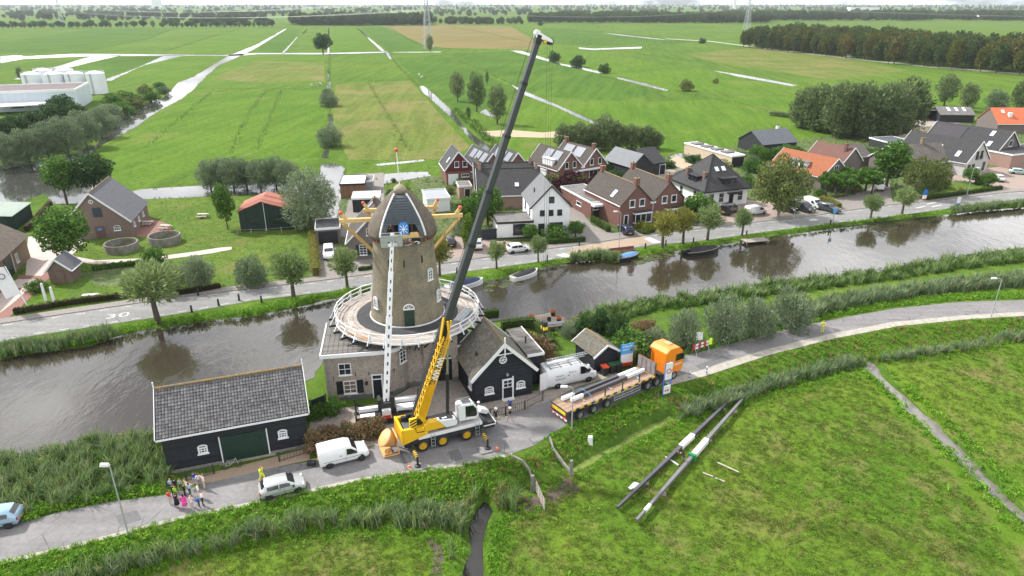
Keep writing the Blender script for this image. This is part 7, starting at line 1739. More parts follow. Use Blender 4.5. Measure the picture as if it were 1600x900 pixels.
def round_tree(mat,R_=2.7,rz=2.8,zc=4.6,th=3.2,n=5200,ls=.34,nl=15,bark=None,style='leaf',r0=.3,r1=.52,tr=.19):
    def f(s):
        lo = blob(90+s*11,nl,R_,rz,zc,r0,r1); return trunk_mesh('trunk',th,tr,lo,bark or m_bark,s+5),leaf_mesh('crown',lo,n,ls*.75,ls,mat,s+9,style,.5)
    return f
def bush(mat,R_=1.6,rz=1.3,n=2600,ls=.24,nl=9,style='leaf',zc=None):
    def f(s):
        zc_ = rz*.75 if zc is None else zc; lo = blob(150+s*13,nl,R_,rz,zc_,.36,.58); return trunk_mesh('stem',.8,.09,lo,m_bark,s+7),leaf_mesh('foliage',lo,n,ls*.6 if style != 'willow' else ls*.3,ls,mat,s+17,style,.45)
    return f
def tall_tree(mat,R_=2.2,rz=4.6,zc=5.6,n=5200,ls=.42,nl=16,style='willow',lw=.3):
    def f(s):
        lo = blob(210+s*17,nl,R_,rz,zc,.32,.5,.7); return trunk_mesh('trunk',3.4,.22,lo,m_bark,s+3),leaf_mesh('crown',lo,n,ls*lw,ls,mat,s+27,style,.5)
    return f
mk('pollard_willow',3,5.0,pollard(lf_pol)); mk('yellow_pollard',2,5.0,pollard(lf_yel,3000)); mk('silver_bush',3,2.6,bush(lf_sil,1.7,1.45,6500,.22,12,'willow'))
mk('leafy_tree',3,7.4,round_tree(lf_grn)); mk('dark_tree',2,7.4,round_tree(lf_drk)); mk('big_willow',2,9.6,tall_tree(lf_sil,3.2,4.6,4.6,9000,.42,20)); mk('grove_willow',4,9.6,tall_tree(lf_wil,2.5,4.8,4.6,5200,.52,18)); mk('alder',4,10.4,tall_tree(lf_wil,2.5,4.7,5.6,4600,.5,16))
mk('olive_tree',2,7.8,round_tree(lf_oliv,3.1,3.3,4.5,3.2,6500,.3,16,m_bark2,'weep')); mk('green_bush',3,2.4,bush(lf_grn)); mk('dark_bush',2,2.4,bush(lf_drk)); mk('copper_shrub',2,2.4,bush(lf_pur,1.7,1.3,3200,.22)); mk('lime_bush',2,1.6,bush(lf_lime,1.0,.85,1500,.16)); mk('bloom_shrub',2,1.7,bush(lf_red,1.5,.95,3200,.2)); mk('olive_bush',2,2.4,bush(lf_oliv))
mk('column_tree',1,6.6,lambda s: (trunk_mesh('trunk',1,.12,[(0,0,2,1,1,1)],m_bark,1),leaf_mesh('crown',[(0,0,1.6,1.1,1.1,1.7),(.1,0,3.2,1.05,1.05,1.8),(-.05,.1,4.8,.75,.75,1.6),(.3,-.2,2.4,.9,.9,1.4)],3600,.2,.32,leafmat('column_leaves',(.14,.22,.025),(.09,.17,.02),None,1.0),3)))
mk('wood_tree',3,18.5,round_tree(lf_wood,6.0,7.6,10.6,6,2600,1.15,17,tr=.4)); mk('autumn_tree',3,18.5,round_tree(lf_aut,6.0,7.4,10.6,6,2600,1.15,17,tr=.4)); mk('green_wood_tree',2,18.5,round_tree(leafmat('yellow_green_leaves',(.115,.125,.025),(.075,.10,.02),None,.05),6.4,7.6,10.6,6,2800,1.15,17,tr=.4)); mk('clipped_lime',2,5.4,round_tree(lf_grn,1.9,1.5,3.8,3.0,2600,.34,10))
TN = [0]
PNAME = {'crown': 'crown'}
def plant(kind,px_,base,top,lab,name=None,w=1.0,rot=None,group=None,cat='tree',p=None,h=None,var=None):
    H,vs = KIND[kind]; p = p or GT(px_,base); h = h or (zat(top,p.y)-p.z); s = h/H; TN[0] += 1; tm,cm = vs[(TN[0] if var is None else var) % len(vs)]
    t = thing(name or kind,lab,cat,tuple(p),rng.uniform(0,6.28) if rot is None else rot,group); t.scale = (s*w,s*w,s)
    a = bpy.data.objects.new(tm.name.split('.')[0],tm); b = bpy.data.objects.new(cm.name.split('.')[0],cm)
    for o in (a,b): COL.objects.link(o); o.parent = t
    return t
PW = 'pollard willows along the canal'; ORD = 'first second third fourth fifth sixth seventh eighth ninth tenth eleventh twelfth'.split()
for px_,b,tp,w,lab,kd in [(247,502,412,1.12,'large pollard willow leaning over the canal beside the painted 30 on the road','pollard_willow'),(459,466,393,1.0,'pollard willow on the canal bank straight left of the mill stage','pollard_willow'),(543,450,388,.9,'slim pollard willow before the grey brown brick house','pollard_willow'),(687,431,370,.8,'yellowing pollard willow just right of the mill tower','yellow_pollard'),(776,420,376,.85,'small pollard willow left of the white hatchback','pollard_willow'),(841,410,370,.8,'small pollard willow right of the white hatchback','pollard_willow'),(1035,387,328,.95,'yellowing pollard before the red bench and brown double house','yellow_pollard'),(1067,381,326,.95,'pale yellow green pollard between two others by the black sloop','yellow_pollard'),(1105,375,322,1.0,'full green pollard willow above the black sloop','pollard_willow'),(1159,369,326,.9,'pollard willow in front of the black boxy van','pollard_willow'),(1360,342,304,1.0,'round pollard before the yard with dark grey van','pollard_willow'),(1409,335,293,1.0,'round pollard next to the blue village sign','pollard_willow')]:
    plant(kd,px_,b,tp,lab,'pollard_willow',w,group=PW)
for a in [('leafy_tree',111,415,326,'tall leafy tree beside the tiny brick shed',1.05),('leafy_tree',103,309,246,'yellow green tree by the pond behind the purple brick house',1.05),('dark_tree',150,306,240,'dark grey green tree behind the purple brick house',1.2),('big_willow',487,358,258,'huge silver willow beside the rusty roofed barn',1.15),('leafy_tree',356,358,288,'thin young tree with a stake on the museum lawn',.55),('leafy_tree',762,352,292,'leafy garden tree close behind the crane boom',1.1),('leafy_tree',735,362,308,'leafy garden tree left of the crane boom',1.0),('column_tree',733,390,331,'bright green column shaped tree by the driveway',1.0),('leafy_tree',829,377,351,'small round topped tree before the white annex',1.3),('leafy_tree',899,371,346,'small round topped tree right of the white house',1.3),('leafy_tree',1385,292,222,'full green tree between clipped trees and birch',1.05),('olive_tree',1216,340,244,'big weeping birch in front of the orange tiled house',.95),('olive_tree',1428,308,246,'left one of two olive birches before the bungalow',.8),('olive_tree',1460,304,248,'right one of two olive birches before the bungalow',.8),('leafy_tree',1091,345,303,'dense bright green tree at the left corner of white villa',1.35),('leafy_tree',1514,286,262,'round clipped tree before the white brick house',1.3),('leafy_tree',1543,292,271,'flat clipped round tree at the lawn edge',1.5),('dark_tree',505,84,52,'lone broad dark tree standing in the open polder',1.3),('alder',672,81,54,'narrow dark tree at the foot of power pylon',.9),('alder',715,158,110,'left tall poplar beside the sandy paddock',1.0),('alder',745,174,113,'middle tall poplar beside the sandy paddock',1.0),('alder',777,194,130,'right tall poplar beside the sandy paddock',1.0),('alder',732,186,166,'tiny young tree before the three poplars',.8),('alder',761,133,110,'slim tree by the ditch beyond the poplars',.5),('alder',1475,166,114,'ragged willow beyond the open farm shelter',1.3),('alder',1510,174,128,'rounded willow behind the farm shed',1.3),('big_willow',1553,180,138,'pale willow left of the bright orange roof',1.2),('alder',1592,178,122,'dark tree by the right picture edge above orange roof',1.2),('leafy_tree',1290,150,132,'small tree far out on the polder left of alder grove',.8),('leafy_tree',560,440,436,'x',.1)]:
    if a[4] == 'x': continue
    plant(a[0],a[1],a[2],a[3],a[4],'tree',a[5])
WB = 'willows behind the red brick houses'
for i,x in enumerate((882,903,924,945,966,987,1008,1024)): plant('grove_willow',x,236-i*.5,(192,189,191,178,190,193,194,204)[i],ORD[i]+' dark willow from the left in the belt behind red brick houses','willow',1.5,group=WB)
for i,x in enumerate((330,348,366,386,408,432,452)): plant('big_willow',x,297-(i % 2)*4,246-(i % 3)*2,ORD[i]+' grey green willow from the left in the row behind the museum lawn','willow',1.05,group='willows along the village ditch')
for i,(x,b,tp) in enumerate(((1252,200,135),(1272,204,128),(1292,208,132),(1312,214,122),(1334,216,126),(1352,218,134),(1374,216,128),(1394,212,122),(1414,206,118),(1300,196,136),(1345,198,132),(1385,196,126))): plant('grove_willow',x,b,tp,ORD[i]+(' front' if i < 9 else ' rear')+' alder counted from the left in the grove by the sand heap','alder',1.25,group='alders in the grove')
for i,(x,b,tp) in enumerate(((18,262,205),(48,256,196),(78,250,188),(108,243,176),(136,230,170),(158,214,164))): plant('big_willow',x,b,tp,ORD[i]+' silver willow from the left at the pond edge before the factory','silver_willow',1.2,group='silver willows before the factory')
for i,(x,b,tp) in enumerate(((8,232,186),(34,222,178),(58,214,172),(82,206,162),(104,198,148),(122,200,160))): plant('dark_tree',x,b,tp,ORD[i]+' dark tree from the left behind the silver willows by the factory','tree',1.15,group='dark trees before the factory')
for i,(x,b,tp) in enumerate(((33,125,104),(75,120,104),(88,121,106),(512,152,138),(514,166,144),(516,229,198),(866,95,80),(901,105,86),(944,114,99),(1073,142,124),(1097,68,59),(844,40,33),(1118,130,122))):
    plant(('alder','alder','alder','silver_bush','silver_bush','silver_bush','dark_bush','dark_bush','dark_bush','olive_bush','dark_bush','dark_bush','olive_bush')[i],x,b,tp,['small dark tree left of the storage tanks','left dark tree behind the storage tanks','right dark tree behind the storage tanks','upper willow bush of two touching ones in the straight ditch','lower willow bush of two touching ones in the straight ditch','round willow bush at the near end of straight ditch','first round bush from the boom tip on the slanting ditch','tallest round bush on the slanting ditch','third bush from the boom tip on the slanting ditch','sprawling bush on the ditch in the right polder','dark bush by the wood corner','tiny dark bush far out on the polder','low olive bush on the right polder ditch'][i],'willow_bush' if i > 2 else 'tree',1.0,cat='bush' if i > 2 else 'tree')
# riverside bushes right of the mill, garden shrubs
for a in [('silver_bush',1068,541,484,'round grey willow behind the orange truck cab',.62),('silver_bush',1131,533,468,'largest round grey willow beside the bend',.66),('silver_bush',1181,524,468,'round grey willow third from the truck',.72),('silver_bush',1232,512,454,'round grey willow last of the row by the bend',.8),('silver_bush',310,449,402,'round silver bush beside the yellow waymark',.75),('silver_bush',265,457,412,'round grey bush left of the silver one by waymark',.7),('silver_bush',394,447,402,'round grey bush right of the grass track',.75),('green_bush',240,410,388,'dark green shrub at the garden path',1.2),('green_bush',58,455,438,'low green shrub before the flag',1.3),('copper_shrub',893,306,270,'wide copper leaved shrub before the red double house',1.3),('copper_shrub',933,296,272,'small copper leaved shrub under the awning',.9),('green_bush',925,300,284,'bright green shrub next to the copper shrub',1.0),('dark_bush',947,272,252,'dark shrub at the right end of red double house',.9),('lime_bush',1001,358,343,'left lime yellow bush before the bay window',.9),('lime_bush',1013,362,347,'front lime yellow bush before the bay window',1.0),('lime_bush',1024,358,344,'right lime yellow bush before the bay window',.9),('bloom_shrub',825,556,518,'pink blooming hydrangea beside the black fence',.95),('bloom_shrub',848,562,536,'low pink hydrangea close to the fence',1.0),('bloom_shrub',1006,519,500,'reddish flowering bush on the riverside lawn',1.1),('bloom_shrub',500,700,674,'faded pink hydrangea beside the long black barn',1.0),('bloom_shrub',528,690,666,'faded pink hydrangea behind the small white van',1.0),('bloom_shrub',556,684,660,'faded pink hydrangea near the aerial lift',1.0),('bloom_shrub',582,678,656,'faded hydrangea next to the tan skip',1.0),('green_bush',520,645,622,'green shrub at the foot of the mill house',1.0),('green_bush',496,652,630,'green shrub between barn and mill house',.9),('dark_bush',910,524,494,'dark leafy bush at the waterside left of the lawn',.62),('dark_bush',935,520,482,'tallest dark leafy bush at the waterside',.62),('dark_bush',965,530,490,'dark leafy bush behind the garden shed',.65),('green_bush',985,560,520,'green bush behind the blue sign',1.2),('silver_bush',1020,552,516,'grey green bush left of the truck cab',.9),('silver_bush',890,524,505,'pale lavender bush at the edge of the terrace',1.1)]:
    plant(a[0],a[1],a[2],a[3],a[4],'bush',a[5],cat='bush')
sr_ = random.Random(21); FOOT = []
bpy.context.view_layer.update()
for o in list(COL.objects):
    if o.name.startswith('wall') and o.parent and o.type == 'MESH': c = [o.matrix_world @ Vector(v) for v in o.bound_box]; FOOT.append([(c[k].x,c[k].y) for k in (0,3,7,4)])
FOOT += [[(o.matrix_world @ Vector((*v,0)))[:2] for v in ((-2.6,-1.1),(2.6,-1.1),(2.6,1.1),(-2.6,1.1))] for o in COL.objects if o.get('category') in ('car','van')]
def free(x,y,r=1.4):
    X,Y = np.array([x]),np.array([y]); return not any(inside(q,X,Y)[0] for q in SHEETS) and not any(inside(q,X,Y)[0] or polydist(q,X,Y)[0] < r for q in FOOT) and not any(inside(q[1],X,Y)[0] for q in WATERS)
gpoly = px([(560,288),(700,272),(860,292),(1060,245),(1240,240),(1380,215),(1600,262),(1600,296),(1450,308),(1240,338),(1090,352),(925,380),(860,386),(690,368),(600,330)]); GX = [q[0] for q in gpoly]; GY = [q[1] for q in gpoly]; n_ = 0
while n_ < 120:
    x,y = sr_.uniform(min(GX),max(GX)),sr_.uniform(min(GY),max(GY))
    if not inside(gpoly,np.array([x]),np.array([y]))[0] or not free(x,y): continue
    kd = sr_.choice(['green_bush','green_bush','dark_bush','olive_bush','lime_bush','green_bush','silver_bush']); n_ += 1; plant(kd,0,0,0,'leafy garden shrub between the village houses','garden_shrub',sr_.uniform(.8,1.3),group='garden shrubs among the houses',cat='shrub',p=Vector((x,y,0)),h=sr_.choice([.9,1.2,1.6,2.0,2.6,3.2]))
for i,(x,y) in enumerate(((1290,306),(1305,303),(1320,308),(1336,304),(1322,298),(1352,298),(1362,303))): plant('clipped_lime',x,y,y-37,['front left','second left','middle front','second right','rear middle','rear right','far right'][i]+' clipped tree in the block beside the orange tiled house','clipped_tree',1.15,group='clipped trees in a block')
for i,(x,y) in enumerate(((1180,244),(1196,250),(1212,248),(1226,243),(1240,246))): plant('leafy_tree',x,y+8,y-18,ORD[i]+' leafy tree from the left before the slate roofed black barn','tree',1.2,group='green trees before the dark barn')
for i,(x,y,t_) in enumerate(((170,186,150),(190,178,146),(212,168,138),(236,158,132),(256,146,128),(200,160,130),(228,146,124),(180,165,135),(162,200,160),(250,138,122))): plant(['silver_bush','green_bush','olive_bush','green_bush'][i % 4],x,y,y-(y-t_)*.62,'shrub in the wild bank between factory and canal','bank_shrub',1.4,group='shrubs on the factory bank',cat='shrub')
# the wood on the right: every tree its own
wr = random.Random(77); cnt = 0
front = [G(1146,73.5),G(1215,81),G(1290,89.5),G(1420,104.5),G(1560,117),G(1660,125)]
seg = list(zip(front,front[1:])); nrm = Vector((.83,.55,0))
for row in range(9):
    for a_,b_ in seg:
        n_ = max(1,round((b_-a_).length/10.5))
        for i in range(n_):
            q = a_.lerp(b_,(i+wr.uniform(.2,.8))/n_) + nrm*(9+row*11+wr.uniform(-3,3)); t_ = (q.x-210)/110; hh = wr.uniform(15,20)*(.9 if row == 0 else 1); u = wr.random()
            kd = 'autumn_tree' if u < .08+.3*(1-min(1,(q.y-380)/300)) and row < 5 else ('green_wood_tree' if u > .82 and row < 3 else 'wood_tree')
            plant(kd,0,0,0,{'autumn_tree': 'bronze autumn tree in the wood beside the country road','green_wood_tree': 'yellow green tree in the wood beside the country road','wood_tree': 'dark green tree in the wood beside the country road'}[kd],'wood_tree',wr.uniform(.7,.9),group='trees of the wood on the polder',p=Vector((q.x,q.y,0)),h=hh)
# avenue of small trees along the far polder road
for i in range(58):
    x = 4+i*7.4+wr.uniform(-2,2)
    if 200 < x < 265 and i % 2: continue
    plant(['dark_tree','leafy_tree','alder'][i % 3],x,44.5-x*.004+wr.uniform(-.6,.6),0,'dark tree in the row along the far polder road','avenue_tree',wr.uniform(1.0,1.5),group='trees along the far polder road',h=wr.uniform(7,13))
# ------------------------------------------------------------------ scattered stuff
def scatter(name,label,pts,scl,srcs,rotz=None,tilt=.12,seed=1):
    n = len(pts)
    if n == 0: return
    r = np.random.default_rng(seed); me = bpy.data.meshes.new(name); me.vertices.add(n); me.vertices.foreach_set('co',np.asarray(pts,np.float32).ravel())
    rt = np.stack([r.normal(0,tilt,n),r.normal(0,tilt,n),r.uniform(0,6.28,n)],1); sc = np.asarray(scl,np.float32); sc = np.repeat(sc[:,None],3,1) if sc.ndim == 1 else sc
    for an,v in (('rot',rt),('scl',sc)): a = me.attributes.new(an,'FLOAT_VECTOR','POINT'); a.data.foreach_set('vector',v.astype(np.float32).ravel())
    o = bpy.data.objects.new(name,me); COL.objects.link(o); o['kind'] = 'stuff'; o['label'] = label
    ng = bpy.data.node_groups.new(name,'GeometryNodeTree'); ng.interface.new_socket('Geometry',in_out='INPUT',socket_type='NodeSocketGeometry'); ng.interface.new_socket('Geometry',in_out='OUTPUT',socket_type='NodeSocketGeometry')
    N = ng.nodes; gi,go,ip,ci = N.new('NodeGroupInput'),N.new('NodeGroupOutput'),N.new('GeometryNodeInstanceOnPoints'),N.new('GeometryNodeCollectionInfo')
    c = bpy.data.collections.new(name+'_kinds')
    for i,m in enumerate(srcs): so = bpy.data.objects.new('%s_kind' % name,m); c.objects.link(so)
    ci.inputs[0].default_value = c; ci.inputs[1].default_value = True; ci.inputs[2].default_value = True; ip.inputs['Pick Instance'].default_value = True
    for an,sk_ in (('rot','Rotation'),('scl','Scale')): a = N.new('GeometryNodeInputNamedAttribute'); a.data_type = 'FLOAT_VECTOR'; a.inputs[0].default_value = an; ng.links.new(a.outputs[0],ip.inputs[sk_])
    ng.links.new(gi.outputs[0],ip.inputs['Points']); ng.links.new(ci.outputs[0],ip.inputs['Instance']); ng.links.new(ip.outputs[0],go.inputs[0])
    md = o.modifiers.new('scatter','NODES'); md.node_group = ng; return o
def tuft(name,n,h,spread,w,bend,mat,seed):
    r = random.Random(seed); V = []; F = []; T = []
    for i in range(n):
        a = r.uniform(0,6.28); q = spread*math.sqrt(r.random()); b = r.uniform(0,6.28); hh = h*r.uniform(.55,1.1); d = Vector((cos(b),sin(b),0)); s = Vector((-sin(b),cos(b),0))*w*r.uniform(.6,1.3)/2; p = Vector((q*cos(a),q*sin(a),-.05)); k = bend*hh*r.uniform(.3,1.2)
        m_ = p+d*k*.35+Vector((0,0,hh*.6)); t = p+d*k+Vector((0,0,hh*(1-.25*bend))); o = len(V); V += [p-s,p+s,m_+s*.9,m_-s*.9,t+s*.25,t-s*.25]; F += [(o,o+1,o+2,o+3),(o+3,o+2,o+4,o+5)]; T += [r.random()]*2
    me = bpy.data.meshes.new(name); me.from_pydata([tuple(v) for v in V],[],F); a = me.attributes.new('leaf_tone','FLOAT','FACE'); a.data.foreach_set('value',[min(1,max(0,.5+.45*(t-.5)*2)) for t in T]); me.materials.append(mat); me.update(); return me
def herb(name,n,h,spread,ls,mat,seed): return leaf_mesh(name,[(0,0,h*.5,spread,spread,h*.55)],n,ls*.6,ls,mat,seed,'leaf',.2)
def fill(poly,density,seed,zf=None,zc=None,edge=0):
    r = np.random.default_rng(seed); P = np.array(poly); x0,y0 = P.min(0); x1,y1 = P.max(0); n = int((x1-x0)*(y1-y0)*density); x = r.uniform(x0,x1,n); y = r.uniform(y0,y1,n); k = inside(poly,x,y); x,y = x[k],y[k]
    for nm,p,zw,bk in WATERS:
        if nm in ('d','p','weed') and len(x): q = ~inside(p,x,y) & (polydist(p,x,y) > {'d': 0,'p': .35,'weed': .75}[nm]); x,y = x[q],y[q]
    for sp in SHEETS[3:]:
        if len(x): q = ~inside(sp,x,y); x,y = x[q],y[q]
    z = hgt_np(x,y) if zc is None else np.full(len(x),zc); return np.stack([x,y,z],1)
def along(line,step,width,seed,zc=None):
    r = np.random.default_rng(seed); out = []
    for a,b in zip(line,line[1:]):
        a,b = np.array(a[:2]),np.array(b[:2]); L = np.hypot(*(b-a)); n = int(L/step)
        if n: t = r.random(n)[:,None]; out.append(a+(b-a)*t+r.normal(0,width,(n,2)))
    q = np.concatenate(out)
    for nm,p,zw,bk in WATERS:
        if nm in ('p','weed'): q = q[~inside(p,q[:,0],q[:,1]) & (polydist(p,q[:,0],q[:,1]) > .3)]
    return np.stack([q[:,0],q[:,1],hgt_np(q[:,0],q[:,1]) if zc is None else np.full(len(q),zc)],1)
t_reed = [tuft('reed_tuft',20,1.9,.34,.07,.4,lf_reed,s) for s in range(3)]; t_reedd = [tuft('dark_reed_tuft',22,1.8,.34,.07,.5,lf_reedd,s+5) for s in range(3)]
t_grass = [tuft('grass_tuft',18,.5,.26,.045,.6,lf_grass,s+9) for s in range(4)]; t_mead = [tuft('meadow_tuft',16,.17,.2,.035,.7,lf_mead,s+19) for s in range(4)]; t_straw = [tuft('straw_tuft',16,.75,.28,.04,.6,lf_straw,s+29) for s in range(3)]
t_herb = [herb('herb_tuft',34,.5,.4,.2,lf_grass,s+33) for s in range(3)]; t_nett = [herb('nettle_tuft',46,1.1,.5,.24,leafmat('nettle_leaves',(.075,.15,.03),(.05,.11,.022),(.12,.19,.045),.7),s+43) for s in range(3)]
u = np.random.default_rng(5).uniform
def sc_(n,a,b,s): return np.random.default_rng(s).uniform(a,b,n)
def S(name,lab,pts,a,b,srcs,seed): return scatter(name,lab,pts,sc_(len(pts),a,b,seed),srcs,seed=seed)
# left bank between canal and road
P_ = px([(-60,735),(0,716),(100,704),(150,688),(246,686),(262,742),(262,762),(175,779),(95,794),(30,812),(-60,835)]); a = fill(P_,5.5,1); S('reeds','tall green reeds between canal and road left of the long barn',a,.5,.95,t_reed+t_nett[:2]+t_reedd[:1],1)
P_ = px([(-60,845),(30,816),(100,797),(175,782),(258,770),(258,758),(175,772),(95,785),(30,800),(-60,825)]); a = fill(P_,14,2); S('verge_grass','bright verge grass between reeds and road',a,.8,1.4,t_grass+t_herb,2)
# verge below the near road, reeds at its foot
L_ = [(x,y) for x,y in zip(RLX,RLY)]
def below(d0,d1,x0,x1): 
    q = [(x,y) for x,y in L_ if x0-14 < x < x1+14]; return offset_strip(q,-d0,-d1)
gp = px([(800,705),(870,680),(905,745),(850,790),(800,770)])
a = fill(below(.1,4.2,-48,2),15,3); a = a[~inside(gp,a[:,0],a[:,1])]; S('verge_grass','rank bright green grass on the slope below the road',a,.5,.95,t_grass+t_herb[:1],3)
a = fill(below(.8,5.5,4,90),9,4); S('verge_grass','coarse grass on the slope below the bend',a,.4,.85,t_grass+t_straw[:1]+t_herb[:1],4)
P_ = pt_([(60,912),(130,893),(250,863),(400,829),(470,812),(540,806),(640,800),(735,800),(745,812),(735,832),(650,826),(560,826),(420,842),(250,884),(170,905),(60,940)]); a = fill(P_,6.5,5); S('reeds','band of grey green reeds along the ditch below the road',a,.55,.95,t_reed+t_reedd,5)
P_ = pt_([(700,905),(706,860),(730,830),(744,802),(752,788),(738,790),(722,812),(712,850),(690,905)]); a = fill(P_,7,6); S('reeds','reeds leaning over the narrow ditch in the foreground',a,.5,.95,t_reed,6)
P_ = pt_([(700,790),(760,772),(815,752),(835,770),(800,800),(775,792),(750,785),(715,800)]); a = fill(P_,9,7); S('dry_grass','dry straw coloured grass around the ditch end',a,.6,1.2,t_straw+t_reed[:1],7)
P_ = pt_([(895,722),(940,700),(985,676),(1040,648),(1080,632),(1075,622),(1030,638),(975,664),(930,690),(890,710)]); a = fill(P_,10,8); S('dry_grass','dry straw coloured grass above the duckweed ditch',a,.6,1.2,t_straw,8)
P_ = pt_([(1050,650),(1130,618),(1230,588),(1300,570),(1352,562),(1350,572),(1300,584),(1230,604),(1130,638),(1060,660)]); a = fill(P_,8,9); S('reeds','dark reeds in the ditch below the bend',a,.5,.9,t_reedd+t_nett[:1],9)
P_ = pt_([(1360,562),(1450,548),(1540,532),(1640,524),(1640,532),(1540,542),(1450,558),(1370,570)]); a = fill(P_,7,10); S('reeds','low dark reeds along the right field ditch',a,.4,.8,t_reedd+t_straw[:1],10)
# pasture tufts
for nm,pl,dn,sd_ in (('meadow_grass',[(790,905),(790,850),(805,806),(850,800),(900,752),(1000,700),(1060,668),(1130,640),(1230,612),(1340,583),(1358,600),(1400,650),(1500,760),(1580,850),(1640,905)],13,11),('meadow_grass',[(1400,572),(1440,560),(1530,545),(1640,535),(1640,780),(1560,740),(1480,660)],9,12),('meadow_grass',[(-20,905),(130,886),(250,872),(420,846),(560,836),(650,832),(680,850),(690,905)],16,13)):
    P_ = pt_(pl); a = fill(P_,dn,sd_); S(nm,['short cropped grass tufts on the big pasture','short cropped grass tufts on the right hand field','short grass tufts in the lower left corner field'][sd_-11],a,.6,1.5,t_mead,sd_)
    b = fill(P_,.1,sd_+50); S('tussocks',['darker tussocks dotted over the big pasture','darker tussocks on the right hand field','darker tussocks in the lower left field'][sd_-11],b,.5,1.0,t_grass+t_herb,sd_)
for nm,q in (('left',[(1338,572),(1372,602),(1420,652),(1470,700),(1540,770),(1600,835)]),('right',[(1390,580),(1440,628),(1500,682),(1560,742),(1640,815)])):
    a = along(pt_(q),.12,.45,31); S('bank_herbs','bright herbs along the %s edge of the ditch across the fields' % ('near' if nm == 'left' else 'far'),a,.5,1.1,t_herb+t_grass,31)
P_ = px([(0,500),(110,470),(100,440),(130,312),(330,304),(480,300),(485,440),(300,462),(120,478)]); a = fill(P_,2.2,17); S('lawn_grass','tufts of longer grass on the museum lawn',a,.15,.5,t_grass,17)
P_ = px([(482,300),(700,275),(1060,240),(1360,205),(1600,180),(1600,298),(1200,342),(800,394),(482,440)]); a = fill(P_,1.2,18); a = a[[free(q[0],q[1],.3) for q in a]] if len(a) < 9000 else a; S('garden_plants','low plants and rough grass in the village gardens',a,.2,.75,t_grass+t_herb+t_nett[:1],18)
a = np.concatenate([along(pt_(q),.06,.55,41) for q in ([(776,905),(777,850),(790,806),(850,799)],[(900,745),(1000,697),(1060,664),(1130,638),(1230,610),(1340,581)],[(-20,906),(130,884),(250,870),(420,844),(560,834),(650,830),(690,840),(704,870),(700,905)],[(1380,565),(1440,558),(1530,542),(1620,532)])]); S('rough_grass','rough bright grass along the edges of the pastures',a,.35,.8,t_grass+t_herb,41)
a = along(pt_([(774,905),(776,860),(784,825),(805,795)]),.04,.6,42); S('rough_grass','bright herbs right of the foreground ditch',a,.4,.8,t_herb+t_grass,42)
a = fill(pt_([(795,795),(830,772),(905,745),(908,770),(870,790),(812,808)]),5,43); S('dry_grass','thin dry tufts on the trampled mud by the gate',a,.2,.55,t_straw+t_mead,43)
a = np.concatenate([along(p+[p[0]],.12,.35,44) for nm,p,z,b in WATERS if nm == 'weed']); S('bank_herbs','herbs along the edges of the duckweed ditch',a,.3,.65,t_herb+t_grass,44)
# canal edges
L2 = px([(-60,560),(0,552),(75,542),(140,534),(180,522),(232,510),(325,497),(400,489),(482,472),(540,459),(620,450)],-.2); a = along(L2,.12,.5,14); S('bank_grass','ragged grass on the far canal bank left of the mill',a,.7,1.5,t_grass+t_herb,14)
L3 = px([(690,447),(740,440),(800,427),(880,408),(925,404),(1025,393),(1117,381),(1200,367),(1375,344),(1492,332),(1600,322)],-.2); a = along(L3,.16,.35,15); S('bank_grass','ragged grass on the far canal bank right of the mill',a,.5,1.1,t_grass+t_herb,15)
a = np.concatenate([along(px([(-30,558),(60,546),(130,536),(175,526)],-.4),.05,.7,16),along(px([(895,410),(930,404),(965,409)],-.4),.05,.5,17),along(px([(1490,333),(1550,327),(1600,322)],-.4),.06,.5,18)]); S('reeds','reeds at the far edge of the canal',a,.5,.85,t_reed+t_reedd,16)
P_ = px([(905,497),(962,481),(1040,469),(1120,461),(1200,446),(1275,439),(1385,425),(1462,410),(1562,398),(1700,388),(1700,402),(1600,412),(1500,424),(1400,440),(1280,456),(1200,464),(1120,478),(1040,488),(990,498),(930,520)],-.3); a = fill(P_,5.5,19,zc=-.35); S('reeds','dense reed belt along the near canal bank on the right',a,.7,1.1,t_reed[:1]+t_nett,19)
P_ = px([(1240,490),(1300,470),(1400,455),(1500,443),(1700,425),(1700,440),(1600,448),(1500,456),(1400,470),(1320,484),(1262,500)]); a = fill(P_,4.5,20); S('reeds','second dark reed belt between lawn and bend',a,.8,1.2,t_reedd,20)
P_ = px([(1070,552),(1150,532),(1200,519),(1250,507),(1325,492),(1400,479),(1500,469),(1700,463),(1700,455),(1500,460),(1400,470),(1320,484),(1262,500),(1200,512),(1100,538)]); a = fill(P_,9,21); S('verge_grass','verge grass on the upper side of the bend',a,.6,1.2,t_grass+t_herb,21)
P_ = px([(900,545),(960,535),(1040,528),(1045,545),(1000,566),(960,560)]); a = fill(P_,5,22); S('undergrowth','green undergrowth behind the shed and signs',a,.8,1.4,t_nett,22)
pad = mb(lf_lily); r7 = random.Random(3)
for i in range(6): x,y = r7.uniform(-.5,.5),r7.uniform(-.5,.5); q = r7.uniform(.12,.2); pad.add([(x+q*cos(t),y+q*sin(t),r7.uniform(.005,.05)) for t in np.linspace(.2,6.0,8)],[tuple(range(8))])
padm = pad.mesh('lily_cluster')
